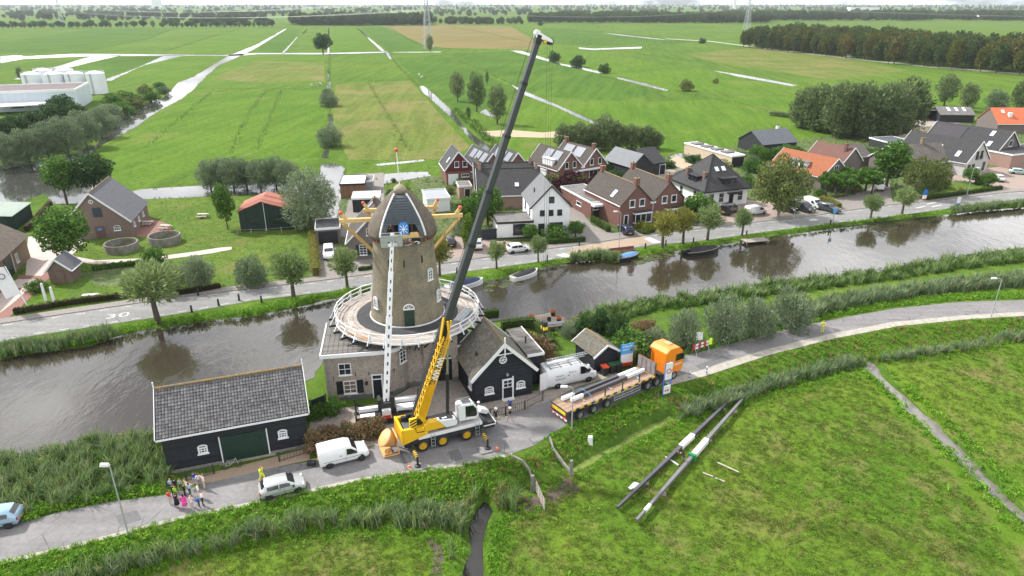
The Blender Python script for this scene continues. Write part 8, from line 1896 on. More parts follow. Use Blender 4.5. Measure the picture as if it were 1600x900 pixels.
for q,d_,sd_,lab in (([(0,706),(90,694),(145,680),(245,672),(245,690),(150,694),(95,714),(0,730)],2.6,23,'pale lily pads along the near bank left of the long barn'),([(985,406),(1010,398),(1045,392),(1060,398),(1030,404),(1000,413)],1.8,24,'lily pads between blue tarp boat and sloop'),([(885,497),(905,487),(915,492),(900,508),(890,512)],2.0,25,'lily pads beside the terrace'),([(740,448),(800,434),(830,430),(800,446),(760,455)],.9,26,'lily pads between the two white boats'),([(1385,423),(1470,405),(1600,388),(1600,396),(1470,413),(1390,430)],1.2,27,'lily pads along the right near bank'),([(180,524),(250,509),(400,490),(400,496),(250,516),(190,530)],.5,28,'lily pads along the far bank left of the mill')):
    a = fill(px(q,ZW),d_,sd_,zc=ZW+.012); scatter('lily_pads',lab,a,sc_(len(a),.7,1.3,sd_),[padm],tilt=0,seed=sd_)
# ditch fringes out on the polder
ed = []
for nm,p,z,bk in WATERS:
    if nm == 'w': ed.append(along(p+[p[0]],1.6,.2,len(ed)+60,zc=-.15))
for q in ([(515,84),(515,110),(514,140),(516,200),(508,250)],[(613,92),(625,106),(645,125),(655,135)],[(690,82),(720,96),(760,114),(800,131)],[(415,142),(390,175),(370,215),(362,240)],[(512,126),(580,126),(640,125)],[(300,138),(420,139),(508,140)],[(1040,142),(1100,152),(1150,160),(1200,173)],[(605,41),(640,62),(665,74)],[(690,76),(760,74),(842,72)],[(1140,150),(1240,150)],[(700,40),(760,52),(846,70)],[(115,84),(235,60),(270,45)],[(255,81),(330,58),(380,44)],[(20,70),(200,52),(330,43)],[(950,56),(1100,66)],[(880,44),(1040,60)],[(1060,84),(1300,106),(1460,128)],[(900,72),(1040,90),(1180,110)],[(575,128),(640,238)],[(440,140),(400,235)],[(330,145),(225,232)],[(930,118),(1100,150)]): ed.append(along(px(q),.5,.6,len(ed)+90))
a = np.concatenate(ed); S('ditch_reeds','dark reed fringes along the polder ditches',a,.16,.36,t_reed+t_nett[:1],60)
a = fill(px([(770,238),(735,200),(705,175),(712,170),(745,190),(790,235)]),.5,61); S('undergrowth','wild growth along the stream by the poplars',a,.6,1.2,t_nett,61)
# far woods to the horizon
rfw = np.random.default_rng(8); FW = []; FS = []
def belt(x0,x1,y0,y1,n,h0,h1,clump=0):
    X = rfw.uniform(x0,x1,n); Yp = rfw.uniform(y0,y1,n)
    if clump: c = rfw.uniform(x0,x1,clump); X = rfw.choice(c,n)+rfw.normal(0,9,n)
    for a_,b_ in zip(X,Yp):
        p = G(a_,b_); FW.append((p.x,p.y,-.5)); h = rfw.uniform(h0,h1)/18.5; q = rfw.uniform(1.0,1.5); FS.append((h*q,h*q,h))
belt(455,670,36.5,40,210,15,22); belt(265,420,37,40.5,60,10,16,9); belt(670,830,35,38.5,60,8,14,8); belt(820,1200,32,36.5,330,14,21); belt(1180,1660,27,33,480,14,22); belt(0,420,24,33,170,9,18,26); belt(0,1640,17,26,520,9,18,70); belt(-60,1700,11.5,17,700,10,20,0); belt(-60,1700,9.2,11.5,800,12,22); belt(560,1650,20,30,160,10,18,30)
scatter('far_woods','distant woods and tree rows fading into haze at the horizon',np.array(FW),np.array(FS),[KIND['wood_tree'][1][i][1] for i in range(3)],tilt=0,seed=9)
# hedges
def hedge(name,lab,pts,w,h,mat,n=55,ls=.16,cat='hedge'):
    t = thing(name,lab,cat,(0,0,0)); q = [GT(*p) for p in pts]; m = mb(mat); lobes = []
    for a,b in zip(q,q[1:]):
        d = (b-a); L = d.length; k = max(1,int(L/.9))
        for i in range(k): c = a.lerp(b,(i+.5)/k); lobes.append((c.x,c.y,c.z+h*.5,max(w*.5,.5),max(w*.5,.5),h*.52))
    m = mb(mat)
    for a,b in zip(q,q[1:]): m.bar((a.x,a.y,a.z+h*.45),(b.x,b.y,b.z+h*.45),w*.5,h*.7)
    m.build('hedge_body',None,t); me = leaf_mesh('foliage',lobes,int(n*2.6*len(lobes)),ls*.7,ls,mat,len(pts)+3,'leaf',.75); o = bpy.data.objects.new('foliage',me); COL.objects.link(o); o.parent = t; return t
hedge('hedge','dark brown green beech hedge along the museum garden and road',[(22,491),(60,485),(110,476),(160,470),(205,464)],1.0,.95,leafmat('beech_hedge',(.07,.06,.025),(.04,.055,.018),None,1.2))
hedge('hedge','low dark hedge right of the large leaning pollard',[(275,462),(310,457),(345,450)],1.0,.9,MATS['beech_hedge'])
hedge('hedge','brown hedge running from yard to the pond',[(42,362),(60,345),(80,322)],1.2,1.3,leafmat('brown_hedge',(.10,.07,.04),(.07,.055,.03),None,1.2))
hedge('hedge','tall yellow topped hedge beside the grey garage',[(489,372),(491,398),(494,432)],1.7,1.7,lf_yhedge,90)
hedge('hedge','clipped green hedge in front of the white house',[(858,382),(885,380),(914,378)],1.1,1.1,lf_hedge,90); hedge('hedge','long clipped hedge beside the brick annex driveway',[(925,346),(938,354),(951,363)],1.3,1.3,lf_hedge,90)
hedge('hedge','low clipped hedge around the lime yellow bushes',[(996,362),(1006,367),(1022,363)],.9,.6,lf_hedge); hedge('hedge','yellow topped block hedge beside the grey suv',[(1282,314),(1296,319),(1311,327)],1.5,1.4,lf_yhedge,90)
hedge('hedge','long dark clipped hedge in front of the right hand lawn',[(1447,313),(1490,307),(1530,301),(1564,296)],1.1,1.0,lf_hedge,90); hedge('hedge','short hedge behind the slim pollard on the roadside',[(560,424),(575,422),(590,420)],.9,.8,lf_hedge)
hedge('hedge','thick clipped hedge on the mill garden lawn, parallel to fence',[(784,516),(810,512),(836,511)],1.6,1.5,lf_hedge,80); hedge('hedge','thick clipped hedge on the mill garden lawn, running to fence',[(838,514),(850,528),(862,545)],1.6,1.4,lf_hedge,80); hedge('hedge','dark hedge block behind the mill stage',[(757,499),(779,497)],1.2,1.5,lf_hedge,80)
hedge('hedge','loose hedge round the vegetable bed',[(145,423),(185,418),(222,414)],1.0,1.0,lf_grn,70); hedge('hedge','grassy field hedge far right of the alder grove',[(1205,180),(1235,184),(1262,190)],3.0,1.6,lf_wil,60,.3)
# ================================================================== people
def skel(pose):
    J = {'pel': (0,0,.95,.125),'wai': (0,0,1.08,.115),'che': (0,0,1.3,.14),'nec': (0,.0,1.46,.055),'hb': (0,-.01,1.54,.07),'hm': (0,-.015,1.63,.092),'ht': (0,0,1.71,.075),'no': (0,-.105,1.62,.018)}
    E = [('pel','wai'),('wai','che'),('che','nec'),('nec','hb'),('hb','hm'),('hm','ht'),('hm','no')]
    for s,k in ((-1,'l'),(1,'r')):
        kn,an,to,el,wr = (.10,-.01,.5),(.10,.03,.09),(.12,-.12,.045),(.235,.03,1.13),(.235,-.07,.9)
        if pose == 'walk': kn,an,to = ((.1,-.18,.52),(.1,-.22,.12),(.12,-.37,.06)) if s > 0 else ((.1,.1,.5),(.1,.36,.16),(.12,.27,.05)); el,wr = ((.24,.14,1.14),(.25,.2,.92)) if s > 0 else ((.24,-.1,1.14),(.22,-.3,1.02))
        if pose == 'hold': el,wr = (.24,-.06,1.14),(.12,-.28,1.24)
        J.update({'sh'+k: (s*.175,0,1.38,.062),'el'+k: (s*el[0],el[1],el[2],.045),'wr'+k: (s*wr[0],wr[1],wr[2],.031),'hi'+k: (s*.085,0,.88,.088),'kn'+k: (s*kn[0],*kn[1:],.06),'an'+k: (s*an[0],*an[1:],.042),'to'+k: (s*to[0],*to[1:],.038)})
        d = (Vector(wr)-Vector(el)).normalized(); h = Vector(wr)+d*.07; J['ha'+k] = (s*h.x,h.y,h.z,.034); E += [('che','sh'+k),('sh'+k,'el'+k),('el'+k,'wr'+k),('wr'+k,'ha'+k),('pel','hi'+k),('hi'+k,'kn'+k),('kn'+k,'an'+k),('an'+k,'to'+k)]
        for i,(o,ln) in enumerate(((-.03,.075),(-.01,.09),(.012,.085),(.03,.065),(.045,.05))):
            b = h+d*(.02 if i < 4 else -.02)+Vector((0,o,0)); c = b+d*ln*.7+Vector((-.012,o*.3-(.02 if i == 4 else 0),0)); J['f%d%s' % (i,k)] = (s*b.x,b.y,b.z,.010); J['g%d%s' % (i,k)] = (s*c.x,c.y,c.z,.008); E += [('ha'+k,'f%d%s' % (i,k)),('f%d%s' % (i,k),'g%d%s' % (i,k))]
    if pose == 'bend':
        for n,v in list(J.items()):
            if v[2] > 1.0 or n[:2] in ('el','wr','ha') or n[0] in 'fg': y,z = v[1],v[2]-.98; a = R(62); J[n] = (v[0],y*cos(a)-z*sin(a),.98+y*sin(a)+z*cos(a),v[3])
    return J,E
POSE = {}; REG = {'pel':3,'wai':2,'che':2,'nec':0,'hb':0,'hm':0,'ht':1,'no':0,'sh':2,'el':6,'wr':0,'ha':0,'hi':3,'kn':4,'an':4,'to':5}
m_skin = plain('skin',(.45,.26,.18),.6,.05)
def body_mesh(pose):
    if pose in POSE: return POSE[pose]
    J,E = skel(pose); ks = list(J); me = bpy.data.meshes.new('b'); me.from_pydata([J[k][:3] for k in ks],[(ks.index(a),ks.index(b)) for a,b in E],[]); o = bpy.data.objects.new('b',me); COL.objects.link(o); sk = o.modifiers.new('s','SKIN'); sb = o.modifiers.new('u','SUBSURF'); sb.levels = 1
    for i,k in enumerate(ks): v = me.skin_vertices[0].data[i]; v.radius = (J[k][3],J[k][3]*(.8 if k in ('che','wai','pel') else 1)); v.use_root = k == 'pel'
    dg = bpy.context.evaluated_depsgraph_get(); r = bpy.data.meshes.new_from_object(o.evaluated_get(dg)); bpy.data.objects.remove(o); r.name = 'person'; r.materials.clear()
    for i in range(7): r.materials.append(m_skin)
    P = [Vector(J[k][:3]) for k in ks]; hm = P[ks.index('hm')]
    for f in r.polygons:
        c = f.center; i = min(range(len(P)),key=lambda q: (P[q]-c).length); g = REG.get(ks[i][:3],REG.get(ks[i][:2],0))
        if ks[i] in ('hm','hb') and (c-hm).y > .02: g = 1
        f.material_index = g; f.use_smooth = True
    POSE[pose] = r; return r
CM = {}
def cm(h):
    if h not in CM: CM[h] = plain('cloth_'+h,hx(h),.85,.1,6)
    return CM[h]
hm_ = mb(m_white); hm_.smooth = True; hm_.ball((0,0,0),.125,12,8,(.95,1.15,.9)); hm_.lathe([(.1,-.03),(.15,-.03),(.15,-.015),(.1,-.015)],14); helmet = hm_.mesh('helmet')
hr_ = mb(m_bark); hr_.ball((0,.05,-.1),.1,8,6,(1,.7,1.9)); longh = hr_.mesh('hair')
fc_ = mb(m_blacktrim).ball((-.035,-.088,.01),.012,6,4).ball((.035,-.088,.01),.012,6,4).box(-.03,.03,-.088,-.08,-.055,-.045); fc_.mat(m_skin).ball((-.093,0,0),.022,6,4).ball((.093,0,0),.022,6,4); face = fc_.mesh('face')
dr_ = mb(m_white); dr_.smooth = True; dr_.lathe([(.14,1.3),(.15,1.1),(.2,.8),(.25,.45),(.24,.45)],14,cap=False); dress = dr_.mesh('dress')
bp_ = mb(m_white).taper(-.15,.15,.09,.27,.98,1.4,.03).box(-.12,.12,.27,.31,1.0,1.2); pack = bp_.mesh('backpack')
def person(lab,px_,py_,rot,h,top,bot,hair='3a2a1c',pose='stand',shin=None,shoe='222222',sleeve=None,kit='',group=None,p=None):
    p = p or GT(px_,py_); t = thing('person',lab,'person',(p.x,p.y,p.z+.035),R(rot),group); s = h/1.77; t.scale = (s,)*3
    o = bpy.data.objects.new('body',body_mesh(pose)); COL.objects.link(o); o.parent = t
    for i,c in ((1,hair),(2,top),(3,bot),(4,shin or bot),(5,shoe),(6,sleeve or top)):
        slotmat(o,i,m_skin if c == 'skin' else cm(c))
    J = skel(pose)[0]; hp = Vector(J['hm'][:3])
    def add(n,me,c,loc=(0,0,0)): q = bpy.data.objects.new(n,me); COL.objects.link(q); q.parent = t; q.location = loc; (c and slotmat(q,0,cm(c)))
    add('face',face,None,hp)
    if 'H' in kit: add('helmet',helmet,'f0f0ee',hp+Vector((0,0,.05)))
    if 'L' in kit: add('hair',longh,hair,hp)
    if 'D' in kit: add('dress',dress,top)
    if 'B' in kit: add('backpack',pack,'2a62b0')
    if 'V' in kit:
        b = mb(cm('e8703a')); b.lathe([(.155,1.12),(.16,1.2)],14,cap=False)
        for sg in (-1,1): b.lathe([(.072,.42),(.075,.5)],10,(sg*.1,0,0),cap=False)
        b.build('reflective_band',None,t)
    return t
K = 'people watching on the road by the long barn'
for a in [('child in red shirt and pale trousers at the left of the group',267,789,160,1.5,'d8302c','b8b0a8','5a3c24'),('person in navy dress with bare legs between red shirt and pink dress',278,794,170,1.55,'141a30','141a30','2a1c14','stand','skin','f0f0f0','skin','D'),('girl in bright pink dress with long dark hair',290,795,185,1.5,'e848a8','skin','2a1a14','stand','skin','f0e8e8',None,'DL'),('small blond girl in pale pink outfit at the front of the group',301,793,190,1.25,'f0c8d0','f0e4e4','d8c088','stand','skin','f4f4f4'),('small child with blue backpack facing the mill',312,793,150,1.2,'4878b8','383c48','7a5c3c','stand',None,'222222',None,'B'),('adult in black trousers and white top at the front right of group',318,791,120,1.62,'e8e8ea','16161a','7a5630','hold'),('adult in white blouse with light brown hair at right of group',312,778,110,1.6,'f0ece8','d8ccc4','8a6840','stand',None,'eeeeee',None,'L'),('person in cream coat standing farthest right by the iron gate',320,764,140,1.6,'e4dcd0','c8bcae','8a7450'),('person in pale top beside the one in cream coat',313,762,200,1.55,'d8d0cc','888890','6a4c30'),('child in royal blue hoodie with arms out by the iron gate',305,758,180,1.4,'2440b4','b0b8c8','5a4028','hold'),('child in light blue shirt leaning forward in the group',298,775,160,1.4,'a8c4e8','40485c','1e1814','stand',None,'eeeeee',None,'L'),('child in black shirt at the middle of the group',290,776,150,1.35,'1a1c22','22242c','6a4a2c'),('child in lime green shirt behind the navy dress',276,780,160,1.35,'90d828','22282c','a88858'),('child in grey green shirt at the back of the group',284,768,180,1.35,'9aa89c','484c54','8a6840'),('dark haired child in black at the back left of the group',276,768,190,1.4,'16181c','2a2c34','241a14'),('blond child in pale blue shirt at the far left of the group',269,768,180,1.35,'9cb8d8','303848','c8a870'),('dark clothed child half hidden behind the red shirt',272,776,170,1.3,'24262e','1e2026','4a3424')]:
    person(*a,group=K)
person('man in yellow hi-vis jacket and trousers walking behind the silver hatchback',411,754,60,1.8,'d4f03c','d4f03c','3a3028','walk',None,'2c2c2c',None,'V')
person('man in yellow hi-vis jacket and trousers alone on the bend',1284,520,-30,1.8,'e4f060','e0ec5c','b89060','stand',None,'2c4a2c',None,'V')
person('man in black jacket and shorts with white helmet close to crane front',775,662,200,1.82,'1c1e22','1c1e22','2a2a2a','stand','skin','222222',None,'H')
person('man in black jacket and grey shorts with white helmet walking on the road',797,661,240,1.82,'141518','8c8e94','2a2a2a','walk','skin','1c1c1c',None,'H')
person('grey haired man in blue shirt at the gabled barn door',797,645,150,1.78,'34509c','2c3854','b8b4ae')
person('man in white helmet behind the crane front bumper',748,652,150,1.8,'3a3c42','22242a','2a2a2a','stand',None,'222222',None,'H')
person('man dressed in black standing beside the white hatchback',788,391,30,1.8,'1a1c20','1e2024','3a2a20')
person('man in dark clothes bending between the two sail stocks',1068,727,250,1.8,'2c2a2c','24262c','3a2a20','bend')
person('man in dark red brown jacket standing in the open mill cap',0,0,10,1.7,'4a2624','241c1c','3a2a20','hold',p=Vector((MX-1.15*cos(MROT)+2.35*sin(MROT),MY-1.15*sin(MROT)-2.35*cos(MROT),15.75)))
# ================================================================== lamps, signs, fences, small things
def lamp(lab,b,tp,arm=0.0,w=.055):
    p = GT(*b); h = zat(tp[1],p.y)-p.z; t = thing('street_lamp',lab,'street lamp',tuple(p),0,'street lamps'); mb(m_steel).tube((0,0,-.2),(0,0,h*.45),w*1.3,8,w*1.2).tube((0,0,h*.45),(0,0,h),w,8,w*.8).build('pole',None,t)
    m = mb(m_steel)
    if arm: m.path([(0,0,h),(arm*.4,0,h+.22),(arm,0,h+.3)],w*.7,6); m.build('arm',None,t)
    m = mb(m_cwhite); a = arm or .001; m.taper(min(a,a+.7*(1 if arm > 0 else -1)),max(a,a+.7*(1 if arm > 0 else -1)),-.14,.14,h+.22 if arm else h,h+.38 if arm else h+.22,.06); m.build('lamp_head',None,t)
for a in [('tall grey street lamp on the verge left of the group',(201,836),(172,728)),('white street lamp in front of the flatbed trailer',(893,674),(895,608),-.5),('street lamp with curved arm at the upper right bend',(1548,496),(1560,438),-.7),('white street lamp above the red bench',(967,387),(969,333),-.6),('slim street lamp before the weeping birch',(1240,344),(1243,315),.3),('street lamp on the lawn of the white brick house',(1510,307),(1517,264),.6)]: lamp(*a)
def board(nm,lab,b,tp,w,cols,rot=20,cat='sign',frm=None,posts=1):
    p = GT(*b); h = zat(tp,p.y)-p.z; t = thing(nm,lab,cat,tuple(p),R(rot)); m = mb(frm or m_steel)
    for x in ((0,) if posts == 1 else (-w/2,w/2)): m.box(x-.05,x+.05,.0,.08,-.2,h)
    m.build('post',None,t)
    for z0,z1,c in cols: mb(c).box(-w/2,w/2,-.05,0,h*z0,h*z1).build('panel',None,t)
    return t,h
m_blue = plain('sign_blue',(.02,.13,.48),.4,.06); m_lblue = plain('sign_light_blue',(.08,.36,.75),.4,.06)
def marks(t,x0,x1,z,n,hh,c,y=-.06):
    m = mb(c)
    for i in range(n): q = x0+(x1-x0)*i/n; m.box(q,q+(x1-x0)/n*.65,y,y+.008,z,z+hh*(.7+.3*((i*7) % 3)/2))
    m.build('lettering',None,t)
t,h = board('information_board','tall blue information board with two posts behind the bins',(978,576),537,1.5,((.6,1,m_lblue),(.26,.6,m_white),(.12,.26,m_red)),20,frm=m_blue,posts=2); marks(t,-.6,.6,h*.88,6,.16,m_white); marks(t,-.6,.5,h*.76,7,.14,m_white)
board('back_of_sign','pale back of a square sign next to the tall blue board',(988,568),540,.9,((.55,1,plain('sign_cream',(.6,.56,.42),.6)),),20)
t,h = board('place_sign','blue sign with red chevron strip in front of orange lorry',(1041,617),566,.85,((.48,.98,m_white),(.05,.3,m_white)),25,frm=m_blue,posts=2); marks(t,-.3,.3,h*.12,2,.3,m_red)
m = mb(m_red).at(MT((0,-.07,h*.74)) @ MR(R(90),4,'X')); m.lathe([(.22,0),(.3,0),(.3,.02),(.22,.02),(.22,0)],18,cap=False); m.build('red_ring',None,t)
t,h = board('round_sign','red and white traffic sign behind the road barrier',(1090,550),519,.8,((.62,1,m_white),),10)
p = GT(1094,552); t = thing('road_barrier','red and white striped road barrier at the roadside','barrier',tuple(p),R(30)); m = MB()
for z in (.75,1.15):
    for i in range(6): m.mat(m_red if i % 2 == 0 else m_white).box(-1.3+i*.42,-1.3+i*.42+.415,-.03,.03,z,z+.25)
m.build('striped_board',None,t)
for x in (-1.0,1.0): mb(m_steel).bar((x,-.5,0),(x,0,1.2),.05).bar((x,.5,0),(x,0,1.2),.05).build('leg',None,t)
mb(cm('d4f03c')).box(1.25,1.7,-.05,.05,.8,1.6).build('yellow_flap',None,t)
for i,(x,y) in enumerate(((1077,593),(1103.5,585))):
    p = GT(x,y); t = thing('marker_post',['blue and white marker post nearer the lorry on the kerb','blue and white marker post farther up the bend'][i],'marker post',tuple(p)); m = MB()
    for k in range(5): m.mat(m_blue if k % 2 else m_white).tube((0,0,k*.2),(0,0,k*.2+.199),.09,10)
    m.build('post',None,t)
for nm,lab,b,tp,w,c in (('village_sign','blue sign with coat of arms beside the right hand lawn',(1443,314),296,1.0,((.55,.98,m_blue),(.2,.5,m_white),(.1,.2,m_red))),('village_sign','blue and white totem sign on the canal verge',(1495,327),308,.8,((.5,1,m_white),(0.1,.5,m_blue))),('round_sign','blue round traffic sign before the dark grey suv',(1301,349),326,.7,((.7,1,m_lblue),)),('waymark','yellow footpath arrow sign beside silver bush',(323,447),432,.9,((.7,1,m_haz),)),('real_estate_sign','small white sign on the navy garden screen',(751,383),372,.5,((.4,1,m_white),))): board(nm,lab,b,tp,w,c,15)
# banner and gate at the museum
p = G(46,484); t = thing('banner','white banner with round emblem on a pole at the pale yard','banner',tuple(p),R(15)); h = zat(416,p.y); mb(m_white).tube((0,0,0),(-1.4,.3,h),.07,8).build('pole',None,t)
mb(m_white).add([(-.45,0,2.4),(-1.5,.1,h),(-3.2,-.1,h),(-2.2,-.2,1.9),(-.45,.03,2.4),(-1.5,.13,h),(-3.2,-.07,h),(-2.2,-.17,1.9)],[(0,1,2,3),(7,6,5,4),(0,4,5,1),(1,5,6,2),(2,6,7,3),(3,7,4,0)]).build('cloth',None,t)
m = mb(MATS['grey_print']).at(MT((-1.95,-.12,h-1.2)) @ MR(R(90),4,'X')); m.lathe([(.32,0),(.42,0),(.42,.03),(.32,.03),(.32,0)],16,cap=False); m.build('emblem',None,t)
for i,(x,y) in enumerate(((86,476),(72,470))): p = G(x,y); t = thing('gate_post',['right white gate post at the museum drive','left white gate post at the museum drive'][i],'post',tuple(p)); mb(m_white).taper(-.14,.14,-.14,.14,0,2.4,.02).ball((0,0,2.5),.16,8,6).build('post',None,t)
def table(lab,x,y,r): p = G(x,y); t = thing('picnic_table',lab,'picnic table',tuple(p),R(r)); m = mb(m_plank2); m.box(-.95,.95,-.38,.38,.72,.78).build('table_top',None,t); [mb(m_plank2).box(-.95,.95,s*.75-.14,s*.75+.14,.43,.48).build('bench',None,t) for s in (-1,1)]; [mb(m_plank).bar((q,-.8,0),(q,-.25,.72),.08).bar((q,.8,0),(q,.25,.72),.08).bar((q,-.85,.4),(q,.85,.4),.08).build('leg',None,t) for q in (-.65,.65)]
for a in (('picnic table nearer the brick house on red gravel',231,352,5),('picnic table farther right on red gravel',259,358,-8),('pale picnic table alone on the museum lawn',317,340,4),('picnic table by the roadside hedge',142,468,10)): table(*a)
for i,(x,y) in enumerate(((300,488),(342,478),(374,470),(409,473),(584,447),(714,428),(855,408),(905,400),(934,396),(1008,389),(1040,384),(1083,380),(1166,369),(1297,352),(310,462),(905,384))): p = G(x,y); o = mb(m_blacktrim).taper(-.11,.11,-.11,.11,-.1,1.0,.02).build('bollard',None,None,(p.x,p.y,.03)); tag(o,'short dark wooden bollard along the village road','bollard','bollards along the village road')
p = G(972,396); t = thing('bench','dark red bench on the far canal bank beside blue tarp','bench',tuple(p),R(17)); m_rw = plain('red_bench',(.16,.05,.035),.7); mb(m_rw).box(-2.2,2.2,-.3,.3,.4,.5).build('seat',None,t); mb(m_rw).box(-2.2,2.2,.25,.33,.55,1.0).build('backrest',None,t); [mb(m_rw).box(x-.1,x+.1,-.3,.33,0,.42).build('leg',None,t) for x in (-2,0,2)]
p = G(1179,379,ZW); t = thing('jetty','small grey timber jetty at the far canal bank','jetty',(p.x,p.y,ZW),R(12))
for k in range(9): mb(m_plank3).box(-2.2+k*.5,-1.73+k*.5,-1,1,.45,.52).build('plank',None,t)
[mb(m_plank3).tube((x,y,-.4),(x,y,.6),.09,6).build('post',None,t) for x in (-2,2) for y in (-.9,.9)]
# yard fences, bins, terrace
def fence(nm,lab,pts,h,mat,solid=True,step=1.8):
    t = thing(nm,lab,'fence',(0,0,0)); q = [GT(*a) for a in pts]
    for a,b in zip(q,q[1:]):
        L = (b-a).length; n = max(1,round(L/step))
        for i in range(n+1): c = a.lerp(b,i/n); mb(mat).box(c.x-.05,c.x+.05,c.y-.05,c.y+.05,-.1,h+.08).build('post',None,t)
        for i in range(n):
            c,d = a.lerp(b,(i+.06)/n),a.lerp(b,(i+.94)/n); m = mb(mat)
            if solid: m.bar((c.x,c.y,h*.5),(d.x,d.y,h*.5),.05,h*.96)
            else:
                for z in (.15,h-.08): m.bar((c.x,c.y,z),(d.x,d.y,z),.03)
                for k in range(9): e = c.lerp(d,k/8); m.bar((e.x,e.y,.05),(e.x,e.y,h+.06*(k % 2)),.02)
            m.build('panel',None,t)
fence('board_fence','black board fence between gabled barn and garden shed',[(838,600),(873,592),(906,583)],1.9,m_black); fence('board_fence','black board fence closing the gap beside the long barn',[(487,650),(511,640)],1.8,m_black)
fence('iron_fence','low iron railing in front of the gabled barn',[(742,655),(790,649),(820,640),(848,626)],1.0,m_dmetal,False); fence('iron_fence','low iron gate left of the barn door',[(292,752),(335,741)],1.0,m_dmetal,False); fence('iron_fence','low iron railing between long barn and hydrangeas',[(437,722),(482,708)],1.0,m_dmetal,False)
sheet('barn_path',xy([(290,760),(330,754),(440,728),(484,719),(484,700),(400,722),(335,738),(285,748)]),-.1,.04,mt_tan)
for i,(x,y,c,lab) in enumerate(((944,585,'d8502c','wheeled bin with orange lid next to garden shed'),(955,582,'2c5034','wheeled bin with green lid, nearer to orange lid'),(965,580,'24442c','wheeled bin with green lid, nearer to blue board'))): p = G(x,y); t = thing('wheelie_bin',lab,'bin',tuple(p),R(20)); mb(m_blacktrim).taper(-.3,.3,-.36,.36,.05,1.0,-.05).build('body',None,t); mb(cm(c)).box(-.38,.38,-.46,.42,1.0,1.1).build('lid',None,t)
fr = G(853,498); sheet('terrace',xy([(826,497),(860,489),(882,498),(884,510),(845,514),(834,506)]),-.6,.12,boards('terrace_boards',(.14,.115,.09),.2,.9,.3),'structure')
p = G(865,513); t = thing('garden_table','long grey garden table at the waterside terrace','table',tuple(p),R(10)); mb(rf_lead).box(-1.3,1.3,-.4,.4,.7,.76).build('table_top',None,t); [mb(m_blacktrim).box(x-.05,x+.05,y-.05,y+.05,0,.7).build('leg',None,t) for x in (-1.2,1.2) for y in (-.3,.3)]
for i,(x,y,r) in enumerate(((858,507,180),(854,522,0),(863,522,0),(873,519,20))): p = G(x,y); t = thing('garden_chair','black garden chair around the long grey table','chair',tuple(p),R(r),'garden chairs at the terrace'); mb(m_blacktrim).box(-.25,.25,-.25,.25,.4,.46).build('seat',None,t); mb(m_blacktrim).box(-.25,.25,-.28,-.23,.46,.95).build('backrest',None,t); [mb(m_blacktrim).box(a-.02,a+.02,b-.02,b+.02,0,.4).build('leg',None,t) for a in (-.22,.22) for b in (-.22,.22)]
for x,y,lab in ((830,502,'planter with orange flowers at the left terrace corner'),(864,494,'planter with orange flowers at the water edge of terrace'),(873,505,'planter with orange flowers at the table end')): p = G(x,y); t = thing('planter',lab,'planter',(p.x,p.y,.1)); mb(m_blacktrim).taper(-.25,.25,-.25,.25,0,.5,-.05).build('pot',None,t); o = bpy.data.objects.new('foliage',KIND['lime_bush'][1][0][1]); COL.objects.link(o); o.parent = t; o.scale = (.35,.35,.35); o.location = (0,0,.4); slotmat(o,0,leafmat('orange_bloom',(.5,.18,.04),(.3,.12,.03)))
# sail stocks and bits on the pasture
for i,(a,b,lab) in enumerate((((964,800),(1143,628),'left one of two long sail stocks lying on the pasture'),((994,820),(1159,630),'right one of two long sail stocks lying on the pasture'))):
    A_,B_ = GT(*a),GT(*b); A_.z += .45; B_.z += .45; t = thing('sail_stock',lab,'beam',(0,0,0)); d = B_-A_; c0_,c1_ = (.49,.60) if i == 0 else (.46,.60); m = mb(plain('stock_lit_grey',(.15,.145,.15),.4,.15,.8) if i else m_stock).bar(A_,A_+d*c0_,.2,.26,w2=.34,h2=.4); m.bar(A_+d*c1_,B_,.34,.4,w2=.2,h2=.26); m.build('shaft',None,t); mb(m_white).bar(A_+d*c0_,A_+d*c1_,.46,.5).build('white_middle',None,t)  # right shaft gets a paler copy: its lit top put into the colour
    if i: mb(m_white).bar(A_+d*.06,A_+d*.10,.262,.30).build('white_band',None,t); mb(cm('1c7a44')).bar(A_+d*.45,A_+d*.465,.7,.7).build('green_clamp',None,t)
    for f in (.2,.45,.62,.9): c = A_+d*f; g = hgt(c.x,c.y); mb(m_plank).box(c.x-.32,c.x+.32,c.y-.1,c.y+.1,g-.1,c.z-.2).build('trestle',None,t)
for i,(a,b,lab) in enumerate((((1121,724),(1154,739),'longest pale batten lying on the pasture'),((1098,740),(1114,746),'left short pale batten on the pasture'),((1117,748),(1132,754),'right short pale batten on the pasture'),((1040,715),(1060,728),'pale batten beside the left stock'),((1082,706),(1090,709),'tiny pale batten beside the right stock'))): A_,B_ = GT(*a),GT(*b); o = mb(m_plank2 if i < 3 else m_white).bar(A_+Vector((0,0,.09)),B_+Vector((0,0,.09)),.11,.08).build('batten'); tag(o,lab,'batten')
q = [GT(*a) for a in ((981,764),(990,756),(996,755),(1001,760),(994,764),(985,768))]; o = mb(m_white).add([(v.x,v.y,v.z+.12+.1*(i % 2)) for i,v in enumerate(q)]+[(q[0].x+1,q[0].y+.3,q[0].z+.3)],[(i,(i+1) % 6,6) for i in range(6)]+[(6,(i+1) % 6,i) for i in range(6)]).build('white_sheet'); tag(o,'crumpled white sheet lying beside the left stock','sheet')
t = thing('field_gate','weathered leaning wooden gate at the pasture entrance','gate',(0,0,0)); a,b = GT(836,768),GT(851,800)
for k in range(5): mb(m_plank3).bar(a+Vector((0,0,.35+k*.24)),b+Vector((0,0,.2+k*.24)),.04,.1).build('rail',None,t)
